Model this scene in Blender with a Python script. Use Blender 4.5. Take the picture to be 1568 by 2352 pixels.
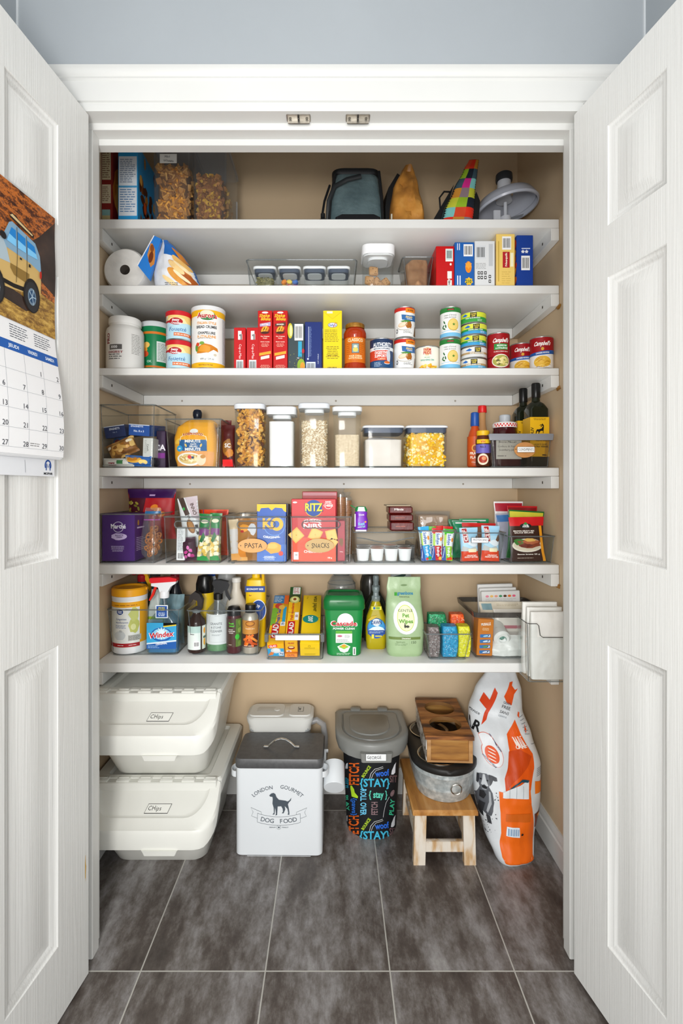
import bpy, math, random
from math import sin, cos, pi, radians, sqrt, atan2
from mathutils import Vector, Matrix, noise
from mathutils.geometry import tessellate_polygon
for o in list(bpy.data.objects): bpy.data.objects.remove(o)
SC = bpy.context.scene; COL = SC.collection
F = 1150.0; VX = 765.0; VY = 1122.0; CZ = 1.157
cam = bpy.data.cameras.new('camera'); camo = bpy.data.objects.new('camera', cam); COL.objects.link(camo)
camo.location = (0, 0, CZ); camo.rotation_euler = (pi/2, 0, 0)
cam.sensor_fit = 'HORIZONTAL'; cam.sensor_width = 24.0; cam.lens = F/1568*24
cam.shift_x = (784-VX)/1568; cam.shift_y = (VY-1176)/1568; cam.clip_start = 0.02
SC.camera = camo
W = bpy.data.worlds.new('hall_daylight'); SC.world = W; W.use_nodes = True
W.node_tree.nodes['Background'].inputs[0].default_value = (0.93, 0.965, 1, 1)
W.node_tree.nodes['Background'].inputs[1].default_value = 0.55
def area(name, loc, look, size, power, color=(1, 1, 1), sy=None):
    l = bpy.data.lights.new(name, 'AREA'); l.energy = power; l.color = color; l.size = size
    if sy: l.shape = 'RECTANGLE'; l.size_y = sy
    o = bpy.data.objects.new(name, l); COL.objects.link(o); o.location = loc
    o.rotation_euler = (Vector(look)-Vector(loc)).to_track_quat('-Z', 'Y').to_euler(); return o
area('camera_side_lamp', (-0.20, -0.50, 1.19), (-0.05, 1.7, 1.25), 0.30, 17, (1, 0.985, 0.96))
area('hall_fill_light', (0.0, -1.0, 0.95), (0.0, 1.8, 1.55), 1.45, 29, (1, 0.99, 0.975), 1.9)  # broad unseen fill lamp added behind the camera to brighten the closet
SC.view_settings.view_transform = 'Standard'; SC.view_settings.look = 'None'
SC.view_settings.gamma = 1; SC.view_settings.use_curve_mapping = False; SC.view_settings.exposure = 0.20
try:
    SC.cycles.transparent_max_bounces = 40; SC.cycles.max_bounces = 10; SC.cycles.diffuse_bounces = 5
except Exception: pass

def X(px, D): return (px-VX)/F*D
def Z(py, D): return CZ+(VY-py)/F*D
def lin(h):
    h = h.lstrip('#'); r = [int(h[i:i+2], 16)/255 for i in (0, 2, 4)]
    return tuple((c/12.92 if c <= .04045 else ((c+.055)/1.055)**2.4) for c in r)+(1,)
_M = {}
def mat_new(name):
    m = bpy.data.materials.new(name); m.use_nodes = True
    return m, m.node_tree, m.node_tree.nodes['Principled BSDF']
def C(hx, rough=0.45, metal=0.0, alpha=None, spec=0.32):
    k = (hx, rough, metal, alpha, spec)
    if k in _M: return _M[k]
    m, nt, b = mat_new('paint_%s_%d' % (hx.strip('#'), rough*100))
    b.inputs['Base Color'].default_value = lin(hx); b.inputs['Roughness'].default_value = rough
    b.inputs['Metallic'].default_value = metal; b.inputs['Specular IOR Level'].default_value = spec
    if alpha is not None: b.inputs['Alpha'].default_value = alpha
    _M[k] = m; return m
def N(name, stops, scale=20, rough=.5, detail=4, bump=0.0, stretch=(1, 1, 1), dist=.002, metal=0, bscale=None, nrough=.5, vor=False):
    """noise-ramp material; stops = [(pos,hex)...]"""
    if name in _M: return _M[name]
    m, nt, b = mat_new(name); L = nt.links.new
    tc = nt.nodes.new('ShaderNodeTexCoord'); mp = nt.nodes.new('ShaderNodeMapping'); L(tc.outputs['Object'], mp.inputs[0])
    mp.inputs['Scale'].default_value = stretch
    if vor:
        n = nt.nodes.new('ShaderNodeTexVoronoi'); n.inputs['Scale'].default_value = scale; out = n.outputs['Color']
        sp = nt.nodes.new('ShaderNodeSeparateColor'); L(n.outputs['Color'], sp.inputs[0]); out = sp.outputs[0]; hout = n.outputs['Distance']
    else:
        n = nt.nodes.new('ShaderNodeTexNoise'); n.inputs['Scale'].default_value = scale; n.inputs['Detail'].default_value = detail
        n.inputs['Roughness'].default_value = nrough; out = n.outputs[0]; hout = out
    L(mp.outputs[0], n.inputs['Vector'])
    r = nt.nodes.new('ShaderNodeValToRGB'); L(out, r.inputs[0])
    while len(r.color_ramp.elements) < len(stops): r.color_ramp.elements.new(.5)
    for e, (p, h) in zip(r.color_ramp.elements, stops): e.position = p; e.color = lin(h)
    L(r.outputs[0], b.inputs['Base Color']); b.inputs['Roughness'].default_value = rough; b.inputs['Metallic'].default_value = metal
    if bump:
        bp = nt.nodes.new('ShaderNodeBump'); bp.inputs['Strength'].default_value = bump; bp.inputs['Distance'].default_value = dist
        if bscale:
            n2 = nt.nodes.new('ShaderNodeTexNoise'); n2.inputs['Scale'].default_value = bscale; n2.inputs['Detail'].default_value = 4
            L(mp.outputs[0], n2.inputs['Vector']); hout = n2.outputs[0]
        L(hout, bp.inputs['Height']); L(bp.outputs[0], b.inputs['Normal'])
    _M[name] = m; return m
def clear(name, tint='#f4f6f6', base=.05, edge=.55, rough=.06, blend=.35, body='#dfe4e6', haze=0.0):
    """thin clear plastic: transparent, more reflective at grazing angles, optional milky haze"""
    if name in _M: return _M[name]
    m = bpy.data.materials.new(name); m.use_nodes = True; nt = m.node_tree; L = nt.links.new
    for n in list(nt.nodes): nt.nodes.remove(n)
    out = nt.nodes.new('ShaderNodeOutputMaterial'); t = nt.nodes.new('ShaderNodeBsdfTransparent'); t.inputs[0].default_value = lin(tint)
    g = nt.nodes.new('ShaderNodeBsdfGlossy'); g.inputs['Roughness'].default_value = rough; g.inputs['Color'].default_value = (.95, .95, .95, 1)
    lw = nt.nodes.new('ShaderNodeLayerWeight'); lw.inputs[0].default_value = .5
    pw = nt.nodes.new('ShaderNodeMath'); pw.operation = 'POWER'; pw.inputs[1].default_value = 3.0; L(lw.outputs['Facing'], pw.inputs[0])
    mr = nt.nodes.new('ShaderNodeMapRange'); mr.inputs['To Min'].default_value = base; mr.inputs['To Max'].default_value = edge
    L(pw.outputs[0], mr.inputs['Value'])
    mx = nt.nodes.new('ShaderNodeMixShader'); L(mr.outputs[0], mx.inputs[0]); L(t.outputs[0], mx.inputs[1]); L(g.outputs[0], mx.inputs[2])
    if haze:
        d = nt.nodes.new('ShaderNodeBsdfDiffuse'); d.inputs[0].default_value = lin(body)
        m2 = nt.nodes.new('ShaderNodeMixShader'); m2.inputs[0].default_value = haze; L(mx.outputs[0], m2.inputs[1]); L(d.outputs[0], m2.inputs[2])
        L(m2.outputs[0], out.inputs[0])
    else: L(mx.outputs[0], out.inputs[0])
    _M[name] = m; return m
CLR = clear('clear_plastic', tint='#fcfdfd', base=.010, edge=.40, haze=.004)
RIM = clear('clear_plastic_edge', tint='#b9c0c2', base=.12, edge=.6, haze=.18, body='#b4babc')
SMK = clear('smoky_plastic', tint='#f0eeeb', base=.02, edge=.40, haze=.02, body='#9c9a96')
MILK = clear('milky_plastic', tint='#f2f4f5', base=.04, edge=.4, haze=.28, body='#c5c9cf', rough=.2)
WH = '#f2f2ef'; BK = '#141414'

# ---- glyph cache -----------------------------------------------------------
_G = {}
def _glyphs():
    chars = [chr(i) for i in range(33, 127)]+list('éèàÀ®™')
    obs = []
    for bold in (0, 1):
        for ch in chars+['']:
            for s in (ch, 'I'+ch+'I'):
                if not s: continue
                cu = bpy.data.curves.new('t', 'FONT'); cu.body = s; cu.size = 1; cu.resolution_u = 2; cu.offset = .028*bold
                cu.dimensions = '2D'; cu.fill_mode = 'BOTH'
                o = bpy.data.objects.new('t', cu); COL.objects.link(o); obs.append((bold, ch, s, o, cu))
    dg = bpy.context.evaluated_depsgraph_get(); wd = {}
    for bold, ch, s, o, cu in obs:
        me = o.evaluated_get(dg).to_mesh()
        vs = [(v.co.x, v.co.y) for v in me.vertices]
        if not vs: wd[(bold, ch, s)] = 0; continue
        wd[(bold, ch, s)] = max(v[0] for v in vs)-min(v[0] for v in vs)
        if s == ch: _G[(bold, ch)] = [vs, [tuple(p.vertices) for p in me.polygons], 0]
    for bold in (0, 1):
        base = wd[(bold, '', 'II')]
        for ch in chars:
            if (bold, ch) in _G: _G[(bold, ch)][2] = wd[(bold, ch, 'I'+ch+'I')]-base
    for _, _, _, o, cu in obs: bpy.data.objects.remove(o); bpy.data.curves.remove(cu)
_glyphs()
CAP = max(v[1] for v in _G[(0, 'H')][0])

# ---- mesh builder ----------------------------------------------------------
def rr(hx, hy, r, n=4, cx=0, cy=0):
    r = min(r, hx, hy); P = []
    for qx, qy, a0 in ((1, -1, -pi/2), (1, 1, 0), (-1, 1, pi/2), (-1, -1, pi)):
        for i in range(n+1):
            a = a0+pi/2*i/n; P.append((cx+qx*(hx-r)+r*cos(a), cy+qy*(hy-r)+r*sin(a)))
    return P
class MB:
    def __init__(s, M=None): s.v = []; s.f = []; s.m = []; s.s = []; s.mats = []; s.M = M or Matrix()
    def mi(s, m):
        if m not in s.mats: s.mats.append(m)
        return s.mats.index(m)
    def add(s, vs, fs, m, sm=False):
        o = len(s.v); k = s.mi(m); M = s.M
        s.v += [tuple(M @ Vector(p)) for p in vs]
        for f in fs: s.f.append(tuple(i+o for i in f)); s.m.append(k); s.s.append(sm)
        return s
    def box(s, x0, x1, y0, y1, z0, z1, m, b=0):
        if b: return s.loft([(z0, (x1-x0)/2-b, (y1-y0)/2-b, b), (z0+b, (x1-x0)/2, (y1-y0)/2, b), (z1-b, (x1-x0)/2, (y1-y0)/2, b), (z1, (x1-x0)/2-b, (y1-y0)/2-b, b)], m, c=((x0+x1)/2, (y0+y1)/2), n=1, sm=False)
        v = [(x, y, z) for z in (z0, z1) for y in (y0, y1) for x in (x0, x1)]
        return s.add(v, [(0, 2, 3, 1), (4, 5, 7, 6), (0, 1, 5, 4), (1, 3, 7, 5), (3, 2, 6, 7), (2, 0, 4, 6)], m)
    def skin(s, loops, m, caps=(1, 1), sm=True, ms=None, closed=True):
        n = len(loops[0]); vs = [p for l in loops for p in l]
        for i in range(len(loops)-1):
            fs = []
            for j in range(n if closed else n-1):
                a = i*n+j; b = i*n+(j+1) % n; fs.append((a, b, b+n, a+n))
            s._q(vs, fs, ms[i] if ms else m, sm, i == 0)
        o = s._o
        k = s.mi(ms[0] if ms else m)
        if caps[0]: s.f.append(tuple(reversed(range(o, o+n)))); s.m.append(k); s.s.append(False)
        k = s.mi(ms[-1] if ms else m)
        if caps[1]: s.f.append(tuple(range(o+(len(loops)-1)*n, o+len(loops)*n))); s.m.append(k); s.s.append(False)
        return s
    def _q(s, vs, fs, m, sm, first):
        if first: s._o = len(s.v); s.v += [tuple(s.M @ Vector(p)) for p in vs]
        k = s.mi(m)
        for f in fs: s.f.append(tuple(i+s._o for i in f)); s.m.append(k); s.s.append(sm)
    def loft(s, L, m, c=(0, 0), n=4, caps=(1, 1), sm=True, ms=None):
        """L = [(z, hx, hy, r, dx, dy)]"""
        loops = []
        for t in L:
            z, hx, hy, r = t[:4]; dx = t[4] if len(t) > 4 else 0; dy = t[5] if len(t) > 5 else 0
            loops.append([(x, y, z) for x, y in rr(hx, hy, r, n, c[0]+dx, c[1]+dy)])
        return s.skin(loops, m, caps, sm, ms)
    def lathe(s, P, m, c=(0, 0), seg=32, sm=True, ms=None, caps=(1, 1), sx=1, sy=1):
        return s.skin([[(c[0]+max(r, 1e-5)*sx*cos(2*pi*i/seg), c[1]+max(r, 1e-5)*sy*sin(2*pi*i/seg), z) for i in range(seg)] for r, z in P], m, caps, sm, ms)
    def prism(s, pts, h0, h1, m, ax='y', sm=False):
        """extrude a 2D outline along an axis"""
        def f(p, h): return {'y': (p[0], h, p[1]), 'x': (h, p[0], p[1]), 'z': (p[0], p[1], h)}[ax]
        n = len(pts); vs = [f(p, h0) for p in pts]+[f(p, h1) for p in pts]
        fs = [tuple(t) for t in tessellate_polygon([[Vector((p[0], p[1], 0)) for p in pts]])]
        s.add(vs, [t for t in fs]+[tuple(i+n for i in reversed(t)) for t in fs], m)
        o = len(s.v)-2*n; k = s.mi(m)
        for i in range(n): j = (i+1) % n; s.f.append((o+i, o+j, o+j+n, o+i+n)); s.m.append(k); s.s.append(sm)
        return s
    def tube(s, pts, r, m, seg=8, closed=False, caps=(1, 1), rs=None, flat=1.0):
        pts = [Vector(p) for p in pts]; n = len(pts); loops = []; up = None
        for i, p in enumerate(pts):
            a = pts[(i-1) % n] if (closed or i > 0) else p; b = pts[(i+1) % n] if (closed or i < n-1) else p
            t = (b-a).normalized()
            if up is None: up = Vector((0, 0, 1)) if abs(t.z) < .9 else Vector((1, 0, 0))
            sd = t.cross(up).normalized(); up = sd.cross(t).normalized(); R = rs[i] if rs else r
            loops.append([tuple(p+sd*cos(2*pi*k/seg)*R+up*sin(2*pi*k/seg)*R*flat) for k in range(seg)])
        if closed: loops.append(loops[0]); return s.skin(loops, m, (0, 0))
        return s.skin(loops, m, caps)
    def grid(s, fn, nu, nv, m, sm=True, flip=False):
        vs = [fn(i/nu, j/nv) for j in range(nv+1) for i in range(nu+1)]; fs = []
        for j in range(nv):
            for i in range(nu):
                a = j*(nu+1)+i; q = (a, a+1, a+nu+2, a+nu+1); fs.append(q[::-1] if flip else q)
        return s.add(vs, fs, m, sm)
    def build(s, name, parent=None, label=None, ang=38, loc=None, rot=None):
        me = bpy.data.meshes.new(name); me.from_pydata(s.v, [], s.f)
        for m in s.mats: me.materials.append(m)
        me.polygons.foreach_set('material_index', s.m); me.polygons.foreach_set('use_smooth', s.s)
        me.update()
        try: me.set_sharp_from_angle(angle=radians(ang))
        except Exception: pass
        o = bpy.data.objects.new(name, me); COL.objects.link(o)
        if parent: o.parent = parent
        if label: o['label'] = label
        if loc: o.location = loc
        if rot: o.rotation_euler = rot
        return o
def tag(o, label, cat, group=None, kind=None):
    if label: o['label'] = label
    if cat: o['category'] = cat
    if group: o['group'] = group
    if kind: o['kind'] = kind
    return o
def thing(name, label, cat, loc=(0, 0, 0), rz=0, group=None, rot=None):
    o = bpy.data.objects.new(name, None); COL.objects.link(o); o.empty_display_size = .02
    o.location = loc; o.rotation_euler = rot or (0, 0, rz); return tag(o, label, cat, group)
def struct(name, mb, **k):
    o = mb.build(name, **k); o['kind'] = 'structure'; return o
def dup(root, loc, label, rz=None):
    r = root.copy(); COL.objects.link(r); r.location = loc; r['label'] = label
    if rz is not None: r.rotation_euler = (0, 0, rz)
    for ch in list(root.children):
        c = ch.copy(); COL.objects.link(c); c.parent = r
        for g in list(ch.children):
            d = g.copy(); COL.objects.link(d); d.parent = c
    return r

# ---- printed decoration ----------------------------------------------------
class Dec:
    """flat shapes in (u,v) metres laid on a surface fn(u,v,h)->xyz, as part of mesh mb"""
    def __init__(s, mb, fn, step=None, lay=.00025): s.mb = mb; s.fn = fn; s.step = step; s.lay = lay; s.k = 1
    def tris(s, vs, fs, m, lay):
        if s.step:
            T = [tuple(vs[i] for i in f) for f in fs]; out = []; st = s.step
            while T:
                t = T.pop(); e = [(t[i][0]-t[(i+1) % 3][0])**2+(t[i][1]-t[(i+1) % 3][1])**2 for i in range(3)]; k = e.index(max(e))
                if e[k] > st*st and len(out) < 60000:
                    a, b, c = t[k], t[(k+1) % 3], t[(k+2) % 3]; q = ((a[0]+b[0])/2, (a[1]+b[1])/2); T += [(a, q, c), (q, b, c)]
                else: out.append(t)
            vs = []; fs = []; ix = {}
            for t in out:
                g = []
                for p in t:
                    if p not in ix: ix[p] = len(vs); vs.append(p)
                    g.append(ix[p])
                fs.append(tuple(g))
        h = s.lay*lay
        s.mb.add([s.fn(p[0], p[1], h) for p in vs], fs, m, bool(s.step))
    def poly(s, pts, m, lay=1):
        f = tessellate_polygon([[Vector((p[0], p[1], 0)) for p in pts]])
        pts = [tuple(p) for p in pts]; f2 = []
        for t in f:
            a, b, c = [pts[i] for i in t]
            if (b[0]-a[0])*(c[1]-a[1])-(b[1]-a[1])*(c[0]-a[0]) < 0: t = (t[0], t[2], t[1])
            f2.append(tuple(t))
        s.tris(pts, f2, m, lay)
    def rect(s, u0, v0, u1, v1, m, lay=1, rot=0):
        P = [(u0, v0), (u1, v0), (u1, v1), (u0, v1)]
        if rot:
            cu, cv = (u0+u1)/2, (v0+v1)/2; c, q = cos(rot), sin(rot); P = [(cu+(a-cu)*c-(b-cv)*q, cv+(a-cu)*q+(b-cv)*c) for a, b in P]
        s.tris(P, [(0, 1, 2), (0, 2, 3)], m, lay)
    def ell(s, cu, cv, ru, rv, m, lay=1, rot=0, n=24, a0=0, a1=2*pi):
        c, q = cos(rot), sin(rot); P = [(cu, cv)]
        full = abs(a1-a0-2*pi) < 1e-6
        for i in range(n if full else n+1):
            a = a0+(a1-a0)*i/n; x, y = ru*cos(a), rv*sin(a); P.append((cu+x*c-y*q, cv+x*q+y*c))
        k = len(P)-1; s.tris(P, [(0, i+1, (i+1) % k+1) for i in range(k if full else k-1)], m, lay)
    def ring(s, cu, cv, ru, rv, w, m, lay=1, a0=0, a1=2*pi, n=32):
        P = []
        for i in range(n+1):
            a = a0+(a1-a0)*i/n; P += [(cu+ru*cos(a), cv+rv*sin(a)), (cu+(ru-w)*cos(a), cv+(rv-w)*sin(a))]
        s.tris(P, [t for i in range(n) for t in ((2*i, 2*i+2, 2*i+1), (2*i+1, 2*i+2, 2*i+3))], m, lay)
    def line(s, pts, w, m, lay=1):
        P = []; n = len(pts)
        for i, p in enumerate(pts):
            a = pts[max(i-1, 0)]; b = pts[min(i+1, n-1)]; dx, dy = b[0]-a[0], b[1]-a[1]; l = sqrt(dx*dx+dy*dy) or 1
            P += [(p[0]-dy/l*w/2, p[1]+dx/l*w/2), (p[0]+dy/l*w/2, p[1]-dx/l*w/2)]
        s.tris(P, [t for i in range(n-1) for t in ((2*i+1, 2*i+3, 2*i), (2*i, 2*i+3, 2*i+2))], m, lay)
    def width(s, t, h, bold=0):
        return sum((_G[(bold, c)][2] if (bold, c) in _G else .3) for c in t)*h/CAP
    def text(s, t, u, v, h, m, lay=2, bold=1, al='C', rot=0, shear=0, w=None, jit=0, arc=0, sp=0):
        """cap height h, centred on (u,v); w forces the width"""
        sz = h/CAP; tw = s.width(t, h, bold)+sp*(len(t)-1); sx = 1.0
        if w: sx = w/tw
        x = {'C': -tw/2, 'L': 0, 'R': -tw}[al]*sx; c0, q0 = cos(rot), sin(rot)
        rnd = random.Random(t)
        for ch in t:
            g = _G.get((bold, ch))
            if not g: x += (.3*sz+sp)*sx; continue
            adv = g[2]*sz*sx; ja = rnd.uniform(-jit, jit); js = 1+rnd.uniform(-jit, jit)*.8; P = []
            for gx, gy in g[0]:
                lx, ly = gx*sz*sx*js, (gy*sz-h/2)*js
                lx += shear*(ly); a, b = lx*cos(ja)-ly*sin(ja), lx*sin(ja)+ly*cos(ja); a += x; b += ja*h*.6
                if arc:   # text along an arc of radius arc (positive = smile up)
                    th = a/arc; rr_ = arc+b if arc > 0 else arc+b
                    a, b = rr_*sin(th), rr_*cos(th)-arc
                P.append((u+a*c0-b*q0, v+a*q0+b*c0))
            f2 = []
            for f in g[1]:
                for i in range(1, len(f)-1): f2.append((f[0], f[i], f[i+1]))
            s.tris(P, f2, m, lay); x += adv+sp*sx
    def lines(s, u0, v0, u1, v1, n, m, lay=1, th=.35, seed=0, cen=False):
        r = random.Random(seed+n); hh = (v1-v0)/n
        for i in range(n):
            L = (u1-u0)*r.uniform(.72, 1); v = v1-hh*(i+.5); a = u0+((u1-u0)-L)/2 if cen else u0; e = a+L; x = a
            while x < e-hh*.3:
                wl = min(r.uniform(.9, 2.8)*hh, e-x); s.rect(x, v-hh*th/2, x+wl, v+hh*th/2, m, lay); x += wl+hh*.35
    def barcode(s, u0, v0, u1, v1, lay=1, bg='#f4f4f4', vert=False, fg='#222222'):
        s.rect(u0, v0, u1, v1, C(bg), lay); r = random.Random(7); d = (u1-u0) if not vert else (v1-v0); x = d*.1
        while x < d*.9:
            w = d*r.choice((.02, .03, .05)); i = .14
            if not vert: s.rect(u0+x, v0+(v1-v0)*i, u0+x+w, v1-(v1-v0)*i, C(fg), lay+1)
            else: s.rect(u0+(u1-u0)*i, v0+x, u1-(u1-u0)*i, v0+x+w, C(fg), lay+1)
            x += w+d*r.choice((.02, .03, .04))
def blob(cu, cv, ru, rv, n=18, amp=.18, seed=1):
    r = random.Random(seed); k = [r.uniform(-amp, amp) for _ in range(n)]
    return [(cu+ru*(1+k[i])*cos(2*pi*i/n), cv+rv*(1+k[i])*sin(2*pi*i/n)) for i in range(n)]
def star(cu, cv, r, n=10, q=.6, rot=0):
    return [(cu+r*(1 if i % 2 == 0 else q)*sin(pi*i/n+rot), cv+r*(1 if i % 2 == 0 else q)*cos(pi*i/n+rot)) for i in range(2*n)]
def plane_front(y=0, cx=0): return lambda u, v, h: (u+cx, y-h, v)
def cylmap(R, c=(0, 0), rot=0, z0=0, Rf=None):
    def f(u, v, h):
        r = (Rf(v) if Rf else R)+h; a = u/R+rot; return (c[0]+r*sin(a), c[1]-r*cos(a), z0+v)
    return f
# ============================ SETTING =======================================
YW = 1.200; YB = 1.290; YBK = 1.909; XL = -.741; XR = .702; ZC = 2.52; HXL = -.757; HXR = .746
JL = -.602; JR = .592; ZH = CZ+.893
beige = N('beige_wall_paint', [(.3, '#ccb493'), (.7, '#d2ba99')], 3, .75, bump=.15, bscale=180, dist=.0008)
grey = N('grey_wall_paint', [(.3, '#9fa5aa'), (.7, '#a4aaaf')], 3, .8, bump=.15, bscale=180, dist=.0008)
white = N('white_trim_paint', [(.3, '#d4d4d1'), (.7, '#d9d9d6')], 4, .38, bump=.05, bscale=60, dist=.0005)
shelfw = N('white_shelf_paint', [(.3, '#e0e0dd'), (.75, '#e7e7e4')], 6, .4, bump=.12, bscale=90, dist=.0006)
def floor_mat():
    m, nt, b = mat_new('dark_stone_tile'); L = nt.links.new; nn = nt.nodes.new
    tc = nn('ShaderNodeTexCoord'); sx = nn('ShaderNodeSeparateXYZ'); L(tc.outputs['Object'], sx.inputs[0])
    def math(op, a, bb=None, c=None):
        n = nn('ShaderNodeMath'); n.operation = op
        for i, v in enumerate((a, bb, c)):
            if v is None: continue
            if isinstance(v, (int, float)): n.inputs[i].default_value = v
            else: L(v, n.inputs[i])
        return n.outputs[0]
    u = math('DIVIDE', math('ADD', sx.outputs[0], .4612+2.985), .2985); w = math('DIVIDE', math('ADD', sx.outputs[1], -1.2+6.0), .6)
    iu = math('FLOOR', u); iw = math('FLOOR', w); fu = math('SUBTRACT', u, iu); fw = math('SUBTRACT', w, iw)
    du = math('MULTIPLY', math('MINIMUM', fu, math('SUBTRACT', 1, fu)), .2985); dw = math('MULTIPLY', math('MINIMUM', fw, math('SUBTRACT', 1, fw)), .6)
    g = math('LESS_THAN', math('MINIMUM', du, dw), .0016)
    off = nn('ShaderNodeCombineXYZ'); L(math('MULTIPLY', iu, 3.17), off.inputs[0]); L(math('MULTIPLY', iw, 5.3), off.inputs[1]); L(math('ADD', iu, iw), off.inputs[2])
    va = nn('ShaderNodeVectorMath'); va.operation = 'ADD'; L(tc.outputs['Object'], va.inputs[0]); L(off.outputs[0], va.inputs[1])
    def noi(sc, st, det, ro):
        mp = nn('ShaderNodeMapping'); mp.inputs['Scale'].default_value = st; L(va.outputs[0], mp.inputs[0])
        n = nn('ShaderNodeTexNoise'); n.inputs['Scale'].default_value = sc; n.inputs['Detail'].default_value = det; n.inputs['Roughness'].default_value = ro
        L(mp.outputs[0], n.inputs[0]); return n.outputs[0]
    a = noi(9, (1.0, .28, 1), 6, .62); c = noi(34, (1, .5, 1), 10, .78)
    mixv = math('ADD', math('MULTIPLY', a, .62), math('MULTIPLY', c, .38))
    r = nn('ShaderNodeValToRGB'); L(mixv, r.inputs[0])
    for _ in range(3): r.color_ramp.elements.new(.5)
    for e, (p, h) in zip(r.color_ramp.elements, [(.38, '#3f3733'), (.455, '#534b46'), (.505, '#6a6460'), (.565, '#858180'), (.66, '#a8a6a4')]): e.position = p; e.color = lin(h)
    mx = nn('ShaderNodeMix'); mx.data_type = 'RGBA'; L(g, mx.inputs[0]); L(r.outputs[0], mx.inputs[6]); mx.inputs[7].default_value = lin('#b5b3ac')
    L(mx.outputs[2], b.inputs['Base Color']); b.inputs['Roughness'].default_value = .42
    bp = nn('ShaderNodeBump'); bp.inputs['Strength'].default_value = .35; bp.inputs['Distance'].default_value = .001
    L(math('SUBTRACT', c, math('MULTIPLY', g, .8)), bp.inputs['Height']); L(bp.outputs[0], b.inputs['Normal'])
    return m
m = MB(); m.box(-1.1, 1.1, -1.6, 2.05, -.05, 0, floor_mat()); struct('floor', m)
m = MB(); m.box(-1.1, 1.1, -.9, 2.05, ZC, ZC+.05, C('#eeeeec', .8)); struct('ceiling', m)
m = MB(); m.box(XL-.06, XR+.06, YBK, YBK+.05, 0, ZC, beige); struct('wall_back', m)
m = MB(); m.box(XL-.06, XL, YB, YBK, 0, ZC, beige); struct('wall_left', m)
m = MB(); m.box(XR, XR+.06, YB, YBK, 0, ZC, beige); struct('wall_right', m)
for nm, a, b_, z0 in (('wall_front_left', -1.0, JL-.018, 0), ('wall_front_right', JR+.018, 1.0, 0), ('wall_front_top', JL-.018, JR+.018, ZH+.018)):
    m = MB(); m.box(a, b_, YW, YB, z0, ZC, grey); struct(nm, m)
m = MB(); m.box(HXL-.08, HXL, -.9, YW, 0, ZC, grey); m.box(HXL, HXL+.004, YW-.004, YW, 0, ZC, C('#cfd3d6')); struct('wall_hall_left', m)
m = MB(); m.box(HXR, HXR+.08, -.9, YW, 0, ZC, grey); m.box(HXR-.004, HXR, YW-.004, YW, 0, ZC, C('#cfd3d6')); struct('wall_hall_right', m)
# jamb frame
def jamb(x0, x1, sgn):
    m = MB(); m.box(x0, x1, YW-.015, YB, 0, ZH+.018, white)
    xi = x1 if sgn > 0 else x0
    a, b_ = (xi, xi+.012) if sgn > 0 else (xi-.012, xi)
    m.box(a, b_, 1.228, 1.262, 0, ZH, white, .002); return m
struct('trim_1', jamb(JL-.018, JL, 1)); struct('trim_2', jamb(JR, JR+.018, -1))
m = MB()
m.box(JL-.018, JR+.018, YW-.015, YB, ZH, ZH+.018, white)
m.prism([(1.224, ZH), (1.224, ZH-.006), (1.229, ZH-.013), (1.262, ZH-.013), (1.264, ZH-.027), (YB, ZH-.027), (YB, ZH)], JL, JR, white, ax='x'); struct('trim_3', m)
# casing profile (distance from opening edge, protrusion)
prof = [(0, .008), (.004, .012), (.012, .013), (.016, .009), (.022, .010), (.024, .014), (.066, .015), (.068, .012), (.072, .012), (.076, .016), (.082, .013), (.086, .018), (.098, .022), (.105, .020), (.105, 0), (0, 0)]
m = MB(); z0 = ZH+.002
m.skin([[(JL-a, YW-p, z0+a) for a, p in prof], [(JR+a, YW-p, z0+a) for a, p in prof]], white, (1, 1), sm=False); struct('trim_4', m)
m = MB(); m.skin([[(JL-a, YW-p, 0) for a, p in prof], [(JL-a, YW-p, z0+a) for a, p in prof]], white, (1, 1), sm=False); struct('trim_5', m)
m = MB(); m.skin([[(JR+a, YW-p, 0) for a, p in prof], [(JR+a, YW-p, z0+a) for a, p in prof]], white, (1, 1), sm=False); struct('trim_6', m)
bb = [(0, .0), (0, .014), (.066, .014), (.070, .010), (.082, .010), (.088, .006), (.095, .004), (.095, 0)]
m = MB(); m.skin([[(XR-p, y, a) for a, p in bb] for y in (YB, YBK)], white, (1, 1), sm=False); struct('baseboard_right', m)
m = MB(); m.skin([[(XL+p, y, a) for a, p in bb] for y in (YB, YBK)], white, (1, 1), sm=False); struct('baseboard_left', m)
m = MB(); m.skin([[(x, YBK-p, a) for a, p in bb] for x in (XL, XR)], white, (1, 1), sm=False); struct('baseboard_back', m)
# ball catch plates under the head
steel = N('brushed_steel', [(.3, '#8f8b84'), (.7, '#b4b0a8')], 60, .35, metal=.9, stretch=(1, 1, 8))
for px, lb in ((686, 'left'), (821, 'right')):
    x = X(px, 1.215); t = thing('door_catch', 'small steel ball catch plate screwed under the door head, %s one of the pair' % lb, 'catch', (x, 1.206, ZH), group=None)
    m = MB(); m.loft([(-.0015, .029, .012, .003), (0, .029, .012, .003)], steel); m.box(-.026, .026, .004, .0065, -.010, 0, steel); m.build('plate', t)
    for sx in (-.020, .020):
        m = MB(); m.lathe([(.0032, -.0022), (.0032, -.0014)], C('#6b675f', .4, .8), c=(sx, 0), seg=12); m.build('screw', t)
    m = MB(); m.box(-.002, .002, -.012, .002, -.006, -.001, C('#2a2622')); m.tube([(0, 0, -.001), (0, -.006, -.006), (0, -.012, .004)], .0018, C('#2a2622', .4), 6); m.build('spring', t)

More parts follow.
